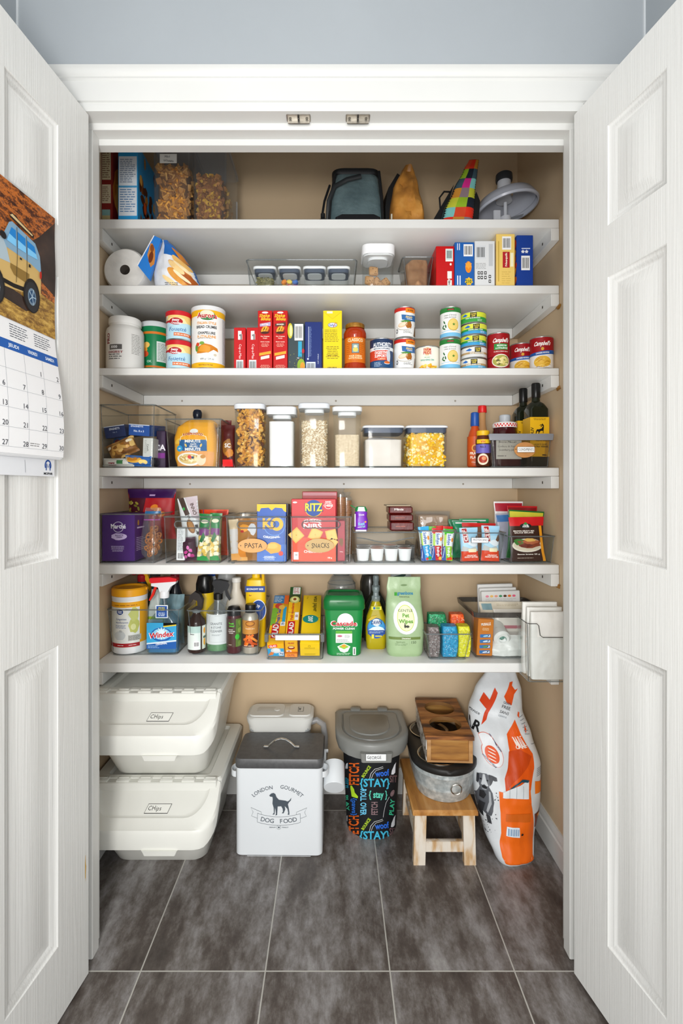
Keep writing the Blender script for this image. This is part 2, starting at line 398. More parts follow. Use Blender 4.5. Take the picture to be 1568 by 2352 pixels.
# ---- six-panel doors -------------------------------------------------------
def door_mat():
    m, nt, b = mat_new('white_moulded_door'); L = nt.links.new; nn = nt.nodes.new
    b.inputs['Base Color'].default_value = lin('#dddddA'); b.inputs['Roughness'].default_value = .42
    tc = nn('ShaderNodeTexCoord'); mp = nn('ShaderNodeMapping'); mp.inputs['Scale'].default_value = (6, 6, .55); L(tc.outputs['Object'], mp.inputs[0])
    n = nn('ShaderNodeTexNoise'); n.inputs['Scale'].default_value = 5; n.inputs['Detail'].default_value = 1; L(mp.outputs[0], n.inputs[0])
    mu = nn('ShaderNodeMath'); mu.operation = 'MULTIPLY'; mu.inputs[1].default_value = 22; L(n.outputs[0], mu.inputs[0])
    sn = nn('ShaderNodeMath'); sn.operation = 'SINE'; L(mu.outputs[0], sn.inputs[0])
    mp2 = nn('ShaderNodeMapping'); mp2.inputs['Scale'].default_value = (260, 260, 4); L(tc.outputs['Object'], mp2.inputs[0])
    n2 = nn('ShaderNodeTexNoise'); n2.inputs['Scale'].default_value = 1; L(mp2.outputs[0], n2.inputs[0])
    ad = nn('ShaderNodeMath'); ad.operation = 'MULTIPLY_ADD'; ad.inputs[1].default_value = .12; L(sn.outputs[0], ad.inputs[0]); L(n2.outputs[0], ad.inputs[2])
    bp = nn('ShaderNodeBump'); bp.inputs['Strength'].default_value = .5; bp.inputs['Distance'].default_value = .001; L(ad.outputs[0], bp.inputs['Height']); L(bp.outputs[0], b.inputs['Normal'])
    return m
DM = door_mat()
def door_leaf(name, x, y, direction, side):
    """leaf from the hinge edge; side=+1: visible face looks towards +x"""
    Wd = .612; z0, z1 = .010, CZ+.884; m = MB(); th = .035
    cols = [0, .110, .262, .350, .502, Wd]; rows = [z0, .172, .820, 1.006, 1.612, 1.722, 1.938, z1]
    pan = {(i, j) for i in (1, 3) for j in (1, 3, 5)}
    for f, y0 in ((1, 0.0), (-1, -th)):
        P = lambda u, v, d: (u, y0-f*d, v)
        for i in range(5):
            for j in range(7):
                a, b_, c, d = cols[i], cols[i+1], rows[j], rows[j+1]
                fl = (0, 1, 2, 3) if f < 0 else (3, 2, 1, 0)
                if (i, j) not in pan: m.add([P(a, c, 0), P(b_, c, 0), P(b_, d, 0), P(a, d, 0)], [fl], DM); continue
                R = [(0, 0), (.003, .003), (.010, .004), (.016, .0085), (.022, .0085), (.048, .0025)]
                q = [[P(a+s, c+s, dd), P(b_-s, c+s, dd), P(b_-s, d-s, dd), P(a+s, d-s, dd)] for s, dd in R]
                vs = [p for l in q for p in l]; fs = []
                for k in range(len(R)-1):
                    for e in range(4):
                        aa = k*4+e; bb_ = k*4+(e+1) % 4; t = (aa, bb_, bb_+4, aa+4); fs.append(t if f < 0 else t[::-1])
                k = (len(R)-1)*4; t = (k, k+1, k+2, k+3); fs.append(t if f < 0 else t[::-1]); m.add(vs, fs, DM)
    m.add([(0, 0, z0), (0, -th, z0), (0, -th, z1), (0, 0, z1)], [(0, 1, 2, 3)], DM); m.add([(Wd, 0, z0), (Wd, -th, z0), (Wd, -th, z1), (Wd, 0, z1)], [(3, 2, 1, 0)], DM)
    m.add([(0, 0, z1), (Wd, 0, z1), (Wd, -th, z1), (0, -th, z1)], [(0, 1, 2, 3)], DM); m.add([(0, 0, z0), (Wd, 0, z0), (Wd, -th, z0), (0, -th, z0)], [(3, 2, 1, 0)], DM)
    if side > 0: # left door: small dried yellow drip near the hinge edge
        d = Dec(m, lambda u, v, h: (u, h, v)); d.poly(blob(.012, .27, .0022, .026, 14, .4, 3), C('#c9a045', .5), 1)
    o = struct(name, m)
    a = atan2(direction[1], direction[0]); o.location = (x, y, 0); o.rotation_euler = (0, 0, a)
    return o
# left leaf: local +x runs towards the camera; local y=0 face must look to +x
ld = Vector((-.106, -1)).normalized(); LD = door_leaf('door_1', -.579, 1.185, ld, 1)
rd = Vector((.1835, -1)).normalized(); RD = door_leaf('door_2', .570, 1.185, rd, -1)
RD.data.transform(Matrix.Scale(-1, 4, (0, 1, 0))); RD.data.flip_normals()
# ---- shelves ---------------------------------------------------------------
YS = 1.554; YCB = YBK-.02
SH = {}
def shelf(k, py0, py1, label, front_cleat=True):
    zt = Z(py0, YS); zb = Z(py1, YS); SH[k] = zt
    t = thing('pantry_shelf', label, 'shelf', (0, YS, zb), group='white pantry shelves')
    m = MB(); m.box(XL+.001, XR-.001, 0, YBK-YS-.0005, 0, zt-zb, shelfw, .0015); m.build('shelf_board', t)
    h = .038
    m = MB(); m.box(XL+.026, XR-.026, YCB-YS, YBK-YS, -h, 0, shelfw, .001)
    d = Dec(m, plane_front(YCB-YS))
    for x in (-.56, .02, .47): d.ell(x+.03*k-.1, -h*.55, .0035, .0035, C('#8a7f70', .6), 1, n=10); d.ell(x+.03*k-.1, -h*.55, .0018, .0018, C('#b8b0a4', .6), 2, n=8)
    m.build('back_cleat', t)
    for sx, nm in ((-1, 'side_cleat'), (1, 'side_cleat')):
        a, b_ = (XL+.001, XL+.026) if sx < 0 else (XR-.026, XR-.001)
        m = MB(); m.box(a, b_, .0, YCB-YS-.0005, -h, 0, shelfw, .001)
        xf = b_ if sx < 0 else a
        d = Dec(m, (lambda u, v, hh: (xf+hh, u, v)) if sx < 0 else (lambda u, v, hh: (xf-hh, u, v))); d.rect(.06, -h*.6, .068, -h*.38, C('#4a423a', .7))
        m.build(nm, t)
    return t
shelf(1, 503, 524, 'top white shelf holding cereal boxes, lunch bags and a food processor part')
shelf(2, 655, 675, 'second white shelf from the top with paper roll and baking boxes')
shelf(3, 845, 862, 'third white shelf from the top lined with cans and red boxes')
shelf(4, 1074, 1094, 'white shelf with tall clear canisters and the condiments bin')
shelf(5, 1297, 1319, 'white shelf with the pasta and snacks bins')
shelf(6, 1523, 1545, 'lowest white shelf with cleaning sprays and wrap boxes')

am = N('amber_glue', [(.3, '#8a5a1c'), (.7, '#b98434')], 40, .3)
for k_, zz, yy in ((5, SH[5]-.0665, 1.56), (3, SH[3]-.062, 1.556), (2, SH[2]-.0665, 1.556)):
    t = [o for o in COL.objects if o.name.startswith('pantry_shelf')][k_-1]
    m = MB(); R0_ = random.Random(k_); m.skin([[(XR-.001-d_, yy-YS+x_*q, zz-t.location.z+y_*q) for x_, y_ in blob(0, 0, .014, .007, 12, .3, k_)] for d_, q in ((0, 1), (.004, .8), (.006, .3))], am, (0, 1)); m.build('glue_drip', t, 'dried amber glue drip')
# ============================ BUILDERS ======================================
def carton(name, label, px0, px1, D, pyt, z, dep, col, art=None, side=None, lside=None, group=None, cat='box', rz=0, h=None, rough=.38, top=None, rx=0, loc=None, w=None, rot=None):
    w = w or (px1-px0)/F*D; h = h or Z(pyt, D)-z; m = MB(); c = C(col, rough)
    m.box(-w/2, w/2, 0, dep, 0, h, c, .0012)
    dk = C('#6d6459', .7)
    d = Dec(m, lambda u, v, hh: (u, v, h+hh)); d.rect(-w/2+.002, dep*.5-.0006, w/2-.002, dep*.5+.0006, dk)   # flap seam
    if top: top(d, w, dep)
    d = Dec(m, lambda u, v, hh: (u, dep-v, -hh)); d.rect(-w/2+.002, dep*.5-.0006, w/2-.002, dep*.5+.0006, dk)
    if art: art(Dec(m, plane_front()), w, h)
    if side: side(Dec(m, lambda u, v, hh: (w/2+hh, u, v)), dep, h)
    if lside: lside(Dec(m, lambda u, v, hh: (-w/2-hh, dep-u, v)), dep, h)
    o = m.build(name, loc=loc or (X((px0+px1)/2, D), D, z), rot=rot or (rx, 0, rz)); return tag(o, label, cat, group)
class Sack:
    """soft pouch; levels = (z, xL, xR, yF, yB)"""
    def __init__(s, lev, amp=.003, fr=22, p=2.3, seed=0): s.l = lev; s.amp = amp; s.fr = fr; s.p = p; s.sd = seed; s.w = max(l[2]-l[1] for l in lev); s.z0 = lev[0][0]; s.z1 = lev[-1][0]
    def at(s, q, z, f=1, h=0):
        l = s.l; i = 0
        while i < len(l)-2 and z > l[i+1][0]: i += 1
        a, b = l[i], l[i+1]; t = min(max((z-a[0])/(b[0]-a[0]), 0), 1); t = t*t*(3-2*t)*.5+t*.5
        xl, xr, yf, yb = [a[k]+(b[k]-a[k])*t for k in (1, 2, 3, 4)]; q = min(max(q, -1), 1)
        pr = (1-abs(q)**s.p)**(1/s.p); x = (xl+xr)/2+(xr-xl)/2*q; ym = (yf+yb)/2; hy = (yb-yf)/2
        wr = noise.fractal(Vector((x*s.fr+s.sd*7.3, z*s.fr*.7, s.sd+f*3)), 1.0, 2.0, 3)*s.amp*(1-abs(q)**6)
        return (x, ym-f*(hy*pr)+wr-f*h, z)
    def mesh(s, m, mat, nu=26, nv=30, mat_b=None, sm=True):
        m.grid(lambda u, v: s.at(-cos(u*pi), s.z0+(s.z1-s.z0)*v, 1), nu, nv, mat, sm)
        m.grid(lambda u, v: s.at(-cos(u*pi), s.z0+(s.z1-s.z0)*v, -1), nu, nv, mat_b or mat, sm, True)
        for z, fl in ((s.z0, 1), (s.z1, 0)):
            A = [s.at(-cos(i/nu*pi), z, 1) for i in range(nu+1)]; B = [s.at(-cos(i/nu*pi), z, -1) for i in range(nu+1)]
            m.add(A+B, [((i, i+nu+1, i+nu+2, i+1) if fl else (i, i+1, i+nu+2, i+nu+1)) for i in range(nu)], mat, True)
        return m
    def dec(s, m, step=.009, lay=.0005): return Dec(m, lambda u, v, h: s.at(u/(s.w/2), s.z0+v, 1, h), step, lay)
def sack(name, label, lev, mat, art=None, cat='bag', group=None, loc=(0, 0, 0), rz=0, amp=.003, fr=22, p=2.3, seed=0, rot=None, step=.009, lay=.0006):
    S = Sack(lev, amp, fr, p, seed); m = MB(); S.mesh(m, mat)
    if art: art(S.dec(m, step, lay), S.w, S.z1-S.z0)
    return tag(m.build(name, loc=loc, rot=rot or (0, 0, rz), ang=60), label, cat, group)
def pouch(name, label, w, h, t, col, art=None, cat='bag', group=None, loc=(0, 0, 0), rz=0, rot=None, rough=.3, amp=.0025, seed=0, fr=22, mat=None, crimp=.006):
    """flat-ish crimped packet: thin at both ends"""
    lev = [(0, -w/2, w/2, -.0012, .0012), (crimp, -w/2, w/2, -.0015, .0015), (h*.22, -w*.47, w*.47, -t*.42, t*.42), (h*.5, -w*.465, w*.465, -t*.5, t*.5), (h*.8, -w*.475, w*.475, -t*.38, t*.38), (h-crimp, -w/2, w/2, -.0015, .0015), (h, -w/2, w/2, -.0012, .0012)]
    return sack(name, label, lev, mat or C(col, rough), art, cat, group, loc, rz, amp, fr, 2.2, seed, rot, .008)
STEELC = N('tin_can_metal', [(.3, '#a9aaa8'), (.7, '#c9cac8')], 40, .28, metal=.85)
def can(name, label, px0, px1, D, H, z, art, base='#ffffff', group=None, rot=None, parts=True, lidcol=None, top=.004, bot=.004, cat='can', R=None, x=None, paper_rough=.35):
    """tin can: metal body with rims and a printed paper label; D = axis distance"""
    R = R or (px1-px0)/2/F*D*.985; cx = x if x is not None else X((px0+px1)/2, D); t = thing(name, label, cat, (cx, D, z), group=group)
    m = MB(); m.lathe([(R-.003, .003), (R-.001, 0), (R, .0015), (R-.0012, .004), (R-.0014, H-.004), (R, H-.0015), (R-.001, H), (R-.0035, H-.0005), (R-.004, H-.004), (.001, H-.004)], STEELC, caps=(1, 1)); m.build('can_body', t)
    m = MB(); m.lathe([(R-.0012, bot), (R-.0004, bot), (R-.0004, H-top), (R-.0012, H-top)], C(base, paper_rough), seg=48, caps=(0, 0), sm=True)
    r = rot if rot is not None else -atan2(cx, D)*1.0
    art(Dec(m, cylmap(R-.0004, rot=r, z0=bot), .007), R, H-top-bot); m.build('label', t)
    if lidcol:
        m = MB(); m.lathe([(R-.002, H-.012), (R+.0015, H-.012), (R+.0018, H+.001), (R+.0005, H+.0025), (R-.004, H+.0015), (.001, H+.001)], C(lidcol, .35)); m.build('plastic_lid', t)
    return t
def clearbin(label, px0, px1, D, pyt, z, dep, group=None, taper=.012, r=.012, mat=None, rim=None, handle=False, flange=.004, h=None, lift=.002, tagtext=None, front_low=None, name='storage_bin', cat='bin', rz=0, loc=None, w=None):
    w = w or (px1-px0)/F*D; h = h or Z(pyt, D)-z; mat = mat or CLR; rim = rim or RIM
    t = thing(name, label, cat, loc or (X((px0+px1)/2, D), D, z), rz, group=group); hx, hy = w/2-flange, dep/2-flange
    th = .0022; m = MB(); k = taper
    m.loft([(lift, hx-k, hy-k, r), (h-.002, hx, hy, r), (h-.002, hx-th, hy-th, r), (lift+th, hx-k-th, hy-k-th, r)], mat, c=(0, dep/2)); m.build('bin_body', t)
    m = MB()  # rolled rim, corner and foot edges
    P = [(x, y, h-.002) for x, y in rr(hx+.001, hy+.001, r, 4, 0, dep/2)]; m.tube(P, .0021, rim, 6, True)
    m.build('rim', t); m = MB()
    P = [(x, y, lift+.001) for x, y in rr(hx-k, hy-k, r, 4, 0, dep/2)]; m.tube(P, .0015, rim, 6, True); m.build('foot_edge', t)
    for sx in (-1, 1):
        for y0, y1, cy in ((0+flange+k, flange, 1), (dep-flange-k, dep-flange, -1)):
            q = r*.29; m = MB(); m.tube([(sx*(hx-k-q), y0+cy*q, lift), (sx*(hx-q), y1+cy*q, h-.003)], .0011, rim, 5); m.build('corner_rib', t)
    if handle:
        m = MB(); zc = h-.026; a = w*.3; b = .011; P = []
        for i in range(24): q = 2*pi*i/24; P.append(((a-b if cos(q) > 0 else -(a-b))+b*cos(q), flange+.001*1+k*(1-zc/h), zc+b*sin(q)))
        m.tube(P, .0019, rim, 6, True); m.build('handle_rim', t)
    return t
SEAL = '#4a5366'
def canister(label, px0, px1, D, pyt, z, dep, lid='#f0f1f2', lidh=.02, seal=True, r=.014, group=None, cat='canister', band=None, pop=True, sealh=.01):
    w = (px1-px0)/F*D; h = Z(pyt, D)-z; t = thing('food_canister', label, cat, (X((px0+px1)/2, D), D, z), group=group); hx, hy = w/2, dep/2
    m = MB(); th = .002; c = (0, dep/2)
    m.loft([(.0, hx-.008, hy-.008, r), (.004, hx-.005, hy-.005, r), (h-lidh, hx-.002, hy-.002, r), (h-lidh, hx-.004, hy-.004, r), (.005, hx-.007, hy-.007, r)], CLR, c=c)
    m.build('canister_body', t)
    m = MB(); m.tube([(x, y, .003) for x, y in rr(hx-.006, hy-.006, r, 4, 0, dep/2)], .0014, RIM, 5, True); m.build('base_edge', t)
    m = MB(); L = [(h-lidh, hx-.001, hy-.001, r), (h-lidh+.002, hx, hy, r), (h-.003, hx, hy, r), (h, hx-.004, hy-.004, r)]; m.loft(L, C(lid, .3), c=c)
    m.build('lid', t)
    if seal:
        m = MB(); m.loft([(h-lidh-sealh, hx-.005, hy-.005, r), (h-lidh, hx-.004, hy-.004, r)], C(band or SEAL, .4), c=c); m.build('seal_ring', t)
    if pop:
        m = MB(); m.loft([(h-lidh-.012, hx*.62, hy*.62, r), (h-lidh-.001, hx*.62, hy*.62, r)], C('#e8e9ea', .4), c=c); m.build('inner_lid', t)
    return t
def contents(name, label, cat, x0, x1, y0, y1, z0, z1, kind, mat, mat2=None, n=200, size=.01, seed=1, r=.01, hill=.006, base=None, group=None):
    """a mass of food inside a container (one uncountable thing)"""
    R = random.Random(seed); cx, cy = (x0+x1)/2, (y0+y1)/2; hx, hy = (x1-x0)/2, (y1-y0)/2; m = MB()
    if kind: hx -= size*.3; hy -= size*.3
    H = z1-z0; nn = 14; top = []
    loops = [[(x, y, 0) for x, y in rr(hx-.001, hy-.001, r, 4)], [(x, y, H-hill) for x, y in rr(hx, hy, r, 4)]]
    for k in (.75, .5, .25, .02): loops.append([(x*k, y*k, H-hill*k*k+noise.noise(Vector((x*40+seed, y*40, k)))*hill*.7) for x, y in rr(hx, hy, r, 4)])
    m.skin(loops, base or mat, (1, 1))
    mats = [mat]+(mat2 if isinstance(mat2, list) else [mat2] if mat2 else [])
    for i in range(n):
        # position on front, sides or top
        q = R.random()
        if q < .55: p = (R.uniform(-hx, hx)*.97, -hy, R.uniform(size*.3, H-hill*.5)); nr = (0, -1, 0)
        elif q < .75: sx = 1 if cx < 0 else -1; p = (sx*hx, R.uniform(-hy, hy), R.uniform(size*.3, H-hill*.5)); nr = (sx, 0, 0)
        else: p = (R.uniform(-hx, hx)*.95, R.uniform(-hy, hy)*.95, H-hill*.6); nr = (0, 0, 1)
        s = size*R.uniform(.75, 1.2); rot = Matrix.Rotation(R.uniform(0, 6.28), 4, Vector((R.uniform(-1, 1), R.uniform(-1, 1), R.uniform(-1, 1))).normalized())
        m.M = Matrix.Translation(p) @ rot; mt = R.choice(mats)
        if kind == 'square': m.box(-s/2, s/2, -s*.12, s*.12, -s/2, s/2, mt, s*.05)
        elif kind == 'flake':
            b = R.uniform(.15, .35)*s; m.add([(-s/2, 0, 0), (-s*.3, b, s*.4), (s*.3, b*.4, s*.45), (s/2, 0, 0), (s*.25, b, -s*.4), (-s*.3, b*.6, -s*.4), (0, -b*.8, 0)], [(0, 1, 6), (1, 2, 6), (2, 3, 6), (3, 4, 6), (4, 5, 6), (5, 0, 6)], mt, False)
        elif kind == 'pop':
            for _ in range(3): ox, oy, oz = [R.uniform(-.3, .3)*s for _ in range(3)]; _ico(m, (ox, oy, oz), s*R.uniform(.28, .42), mt if R.random() < .75 else mats[0])
        elif kind == 'chunk': m.box(-s/2, s/2, -s*.28, s*.28, -s*.4, s*.4, mt, s*.08)
    m.M = Matrix()
    return tag(m.build(name, loc=(cx, cy, z0)), label, cat, group, 'stuff')
_t = (1+sqrt(5))/2
_IV = [Vector(p).normalized() for p in [(-1, _t, 0), (1, _t, 0), (-1, -_t, 0), (1, -_t, 0), (0, -1, _t), (0, 1, _t), (0, -1, -_t), (0, 1, -_t), (_t, 0, -1), (_t, 0, 1), (-_t, 0, -1), (-_t, 0, 1)]]
_IF = [(0, 11, 5), (0, 5, 1), (0, 1, 7), (0, 7, 10), (0, 10, 11), (1, 5, 9), (5, 11, 4), (11, 10, 2), (10, 7, 6), (7, 1, 8), (3, 9, 4), (3, 4, 2), (3, 2, 6), (3, 6, 8), (3, 8, 9), (4, 9, 5), (2, 4, 11), (6, 2, 10), (8, 6, 7), (9, 8, 1)]
def _ico(m, c, r, mt): m.add([(c[0]+v.x*r, c[1]+v.y*r, c[2]+v.z*r) for v in _IV], _IF, mt, True)
S1, S2, S3, S4, S5, S6 = [SH[i] for i in range(1, 7)]
# ============================ TOP SHELF =====================================
def a(d, w, h):
    d.rect(-w/2+.002, .075, w*.36, .135, C('#cfc2a4')); d.lines(-w*.42, .08, w*.3, .13, 8, C('#6a4b35'), 2)
    d.rect(-w/2+.002, .150, w*.36, .25, C('#c9bd9c')); d.lines(-w*.42, .155, w*.3, .245, 13, C('#6a4b35'), 2, seed=3)
    d.rect(-w/2+.002, .018, w*.30, .055, C('#7fa9a6')); d.rect(-w/2+.002, .018, w*.30, .036, C('#b6a878'), 2); d.text('WOW', 0, .008, .008, C('#e8dccb'))
def sd(d, w, h):
    d.poly(blob(.055, .13, .05, .075, 16, .2, 2), C('#c8772b')); d.poly(blob(.05, .11, .03, .045, 14, .25, 5), C('#e0a14c'), 2); d.rect(.002, .24, w, .27, C('#a2281c'))
carton('cereal_box', 'dark red cereal box at the far left end of the top shelf', 233, 258, 1.60, 330, S1, .19, '#7c1e1a', a, sd, cat='cereal box', group=None)
def a(d, w, h):
    d.rect(-w*.46, .035, w*.46, .225, C('#dfe6ee')); d.lines(-w*.4, .14, w*.4, .218, 13, C('#56708f'), 2); d.lines(-w*.4, .045, w*.4, .13, 11, C('#4d7fb0'), 2, seed=4); d.rect(-w*.46, .125, w*.46, .131, C('#4d9fd0'), 3)
    d.rect(-w*.46, .24, w*.3, .246, C('#9fd2ef'))
def sd(d, w, h):
    R = random.Random(4)
    for i in range(26): u = R.uniform(.02, .17); v = R.uniform(.02, .25); d.poly(blob(u, v, R.uniform(.008, .018), R.uniform(.012, .024), 10, .2, i), C(R.choice(['#5a2d17', '#8a4d22', '#c9822f', '#e3a84c', '#3c1d10'])), 1+i % 4)
    d.ell(.06, .09, .012, .02, C('#e2571c'), 6); d.ell(.09, .06, .011, .017, C('#d63f14'), 6)
carton('cereal_box', 'light blue cereal box with a white nutrition panel, standing on the top shelf', 271, 316, 1.60, 330, S1, .19, '#2f9bd8', a, sd, cat='cereal box')
squ = [N('wheat_square', [(.3, '#b97c34'), (.7, '#e6b468')], 60, .8), C('#d59c50', .8), C('#cc8f42', .8), C('#a87034', .8)]
def cereal_keeper(label, px0, px1, dep, pytop, h):
    D = 1.60; w = (px1-px0)/F*D; t = thing('cereal_container', label, 'container', (X((px0+px1)/2, D), D, S1), group='clear cereal keepers on the top shelf')
    m = MB(); L = [(0, w/2-.004, dep/2-.004, .01), (.004, w/2-.002, dep/2-.003, .01), (h, w/2, dep/2, .012), (h, w/2-.002, dep/2-.002, .012), (.006, w/2-.004, dep/2-.005, .01)]
    m.loft(L, clear('cereal_keeper_plastic', tint='#f8f9fa', haze=.05, body='#a9adb1', edge=.4), c=(0, dep/2)); m.build('container_body', t)
    m = MB(); m.loft([(h-.004, w/2+.002, dep/2+.002, .012), (h+.008, w/2+.002, dep/2+.002, .012), (h+.010, w/2-.003, dep/2-.003, .01)], MILK, c=(0, dep/2)); m.build('lid', t)
    m = MB(); m.box(w/2-.001, w/2+.003, dep-.035, dep-.027, .05, h*.65, MILK); m.build('grip_rib', t)
    return t, w
t, w = cereal_keeper('clear cereal container full of toasted square cereal, with a white handwritten label', 350, 436, .19, 355, .262)
m = MB(); m.box(-.036, .018, -.0012, -.0002, .203, .232, C('#f1f1ec')); d = Dec(m, plane_front(-.0013)); d.text('Mini', -.012, .224, .007, C('#20232e'), 1, 0, jit=.12); d.text('Wheats', -.008, .210, .007, C('#20232e'), 1, 0, jit=.12); m.build('label', t, 'white handwritten label')
contents('toasted_squares', 'toasted brown square cereal filling the labelled container', 'cereal', t.location.x-w/2+.007, t.location.x+w/2-.007, 1.607, 1.78, S1+.006, S1+.205, 'square', squ[0], squ[1:], 330, .021, 3, base=C('#7a5126'))
t, w = cereal_keeper('clear cereal container two thirds full of yellow and brown flakes', 441, 520, .20, 355, .268)
contents('cereal_flakes', 'mixed brown flakes with yellow pieces in the second container', 'cereal', t.location.x-w/2+.007, t.location.x+w/2-.015, 1.607, 1.78, S1+.006, S1+.175, 'flake', C('#b27a3a', .8), [C('#9a6230', .8), C('#e0b13c', .8), C('#c98d49', .8)], 420, .017, 5, base=C('#8a5a2c'))
# dark insulated lunch bag
nyl = N('dark_nylon', [(.3, '#46575b'), (.7, '#64777a')], 14, .30, bump=1.0, bscale=16, dist=.012)
blk = C('#17181a', .55)
t = thing('lunch_bag', 'dark grey-green insulated lunch bag with a black zip top, lying on the top shelf', 'lunch bag', (X(818, 1.60), 1.60, S1))
m = MB(); m.loft([(0, .088, .075, .02), (.02, .093, .08, .03), (.09, .088, .078, .03), (.165, .078, .07, .03), (.185, .072, .064, .03)], nyl, c=(.0, .085), n=6); m.build('bag_body', t)
m = MB(); m.loft([(.180, .074, .066, .03), (.186, .078, .070, .03), (.196, .078, .070, .03), (.205, .068, .058, .03), (.207, .04, .03, .03)], blk, c=(0, .085), n=6)
m.tube([(-.086, .012, .03), (-.082, .006, .10), (-.066, .010, .175)], .004, blk, 8); m.tube([(.086, .012, .02), (.082, .010, .10), (.073, .014, .185)], .005, blk, 8); m.build('zip_top', t)
m = MB(); m.loft([(.0, .07, .01, .01), (.03, .072, .012, .01), (.04, .055, .006, .006)], C('#202124', .5), c=(.005, .006)); m.build('front_pocket', t)
m = MB(); m.tube([(-.092, .02, .03), (-.088, -.004, .08), (-.07, -.006, .125), (-.03, -.008, .146), (.015, -.006, .158)], .007, C('#1d2022', .5), 8, flat=.35); m.build('carry_strap', t)
m = MB(); m.box(-.118, -.095, .0, .02, .0, .03, blk, .004); m.box(-.114, -.1, .003, .017, .03, .05, blk, .004); m.tube([(-.108, .012, .05), (-.102, .015, .09), (-.085, .03, .15)], .004, blk, 6); m.build('buckle', t)
# brown lunch bag
br = N('waxed_brown_paper', [(.3, '#94602a'), (.5, '#c4873c'), (.7, '#dba458')], 12, .38, detail=6, bump=.5, bscale=60, dist=.003)
t = thing('lunch_bag', 'crinkled brown paper-look lunch bag folded to a point, between the dark and plaid bags', 'lunch bag', (X(940, 1.62), 1.60, S1), rz=.12)
S = Sack([(0, -.058, .058, 0, .12), (.08, -.056, .052, .005, .115), (.15, -.044, .038, .02, .10), (.20, -.020, .028, .035, .075), (.226, -.004, .018, .045, .06)], .017, 30, 4.5, 4); m = MB(); S.mesh(m, br, 13, 12, sm=False); m.build('bag_body', t)
m = MB(); m.prism([(-.069, 0), (-.055, 0), (-.045, .12), (-.014, .19), (-.03, .2), (-.060, .15), (-.070, .09)], .05, .12, blk, 'y'); m.build('back_panel', t)
m = MB(); m.box(-.064, -.060, -.004, .002, 0, .035, C('#cfc8b8', .4)); m.build('zip_pull', t)
# plaid bag
t = thing('lunch_bag', 'bright plaid lunch bag leaning up to a point, beside the food processor lid', 'lunch bag', (X(1046, 1.62), 1.60, S1))
lev = [(0, -.058, .052, 0, .07), (.06, -.04, .062, .004, .07), (.13, -.008, .066, .012, .06), (.2, .028, .074, .02, .045), (.232, .046, .078, .025, .035)]
S = Sack(lev, .003, 20, 3, 2); m = MB(); S.mesh(m, C('#22262b', .6)); cols = ['#e0331f', '#d02a86', '#93b82a', '#c98a33', '#7cc4c0', '#1f2733', '#8d7a80', '#d94b2b', '#3e5560', '#c2c63a']; R = random.Random(12); d = S.dec(m, .012)
for j in range(7):
    for i in range(3):
        cc = cols[(i*3+j*4+(j//2)) % 10]; u0 = -.054+i*.037; v0 = .0+j*.033; d.rect(u0, v0, u0+.037, v0+.033, C(cc, .55), 1)
m.build('bag_body', t, ang=60)
m = MB(); m.prism([(-.072, 0), (-.05, .0), (-.012, .12), (.0, .16), (-.03, .11), (-.065, .05)], .04, .075, blk, 'y'); m.prism([(.052, 0), (.075, .01), (.082, .10), (.07, .13), (.064, .1)], .03, .07, blk, 'y')
m.tube([(-.045, .04, .075), (-.05, .03, .11), (-.035, .03, .13), (-.012, .04, .135)], .003, blk, 6); m.build('side_lining', t)
# food processor lid
gp = C('#a9adb8', .25); gp2 = C('#c3c6cd', .2)
t = thing('food_processor_lid', 'translucent grey food processor lid with feed tube and black pusher on the top shelf', 'kitchen appliance part', (X(1164, 1.68), 1.685, S1))
m = MB(); m.M = Matrix.Translation((0, 0, .105)) @ Matrix.Rotation(radians(-2), 4, 'X') @ Matrix.Rotation(radians(-10), 4, 'Y')
m.lathe([(.098, -.006), (.102, -.006), (.105, .0), (.100, .012), (.09, .030), (.07, .040), (.03, .044), (.028, .040), (.068, .036), (.086, .027), (.095, .010)], gp, seg=44, caps=(0, 0)); m.build('lid_dome', t)
m = MB(); m.lathe([(.026, .135), (.024, .155), (.022, .205), (.0205, .205), (.0205, .14)], gp2, c=(-.005, .01), seg=28); m.build('feed_tube', t)
m = MB(); m.lathe([(.020, .20), (.0265, .202), (.028, .208), (.027, .224), (.022, .228)], C('#2a2c30', .35), c=(-.005, .01), seg=28); m.build('pusher', t)
m = MB(); m.lathe([(.012, 0), (.012, .05), (.018, .06), (.018, .075), (.006, .08), (.006, .125)], gp2, c=(-.004, 0), seg=20); m.add([(-.004, -.004, .07), (.055, -.012, .082), (.05, -.004, .075), (-.004, .006, .065)], [(0, 1, 2, 3)], C('#777b82', .3)); m.box(-.045, -.02, -.006, .004, .055, .10, gp2, .003); m.build('spindle', t)
m = MB(); m.lathe([(.086, 0), (.088, .002), (.086, .008), (.06, .016), (.02, .02)], gp2, c=(.01, -.01), seg=40); m.build('blade_disc', t)
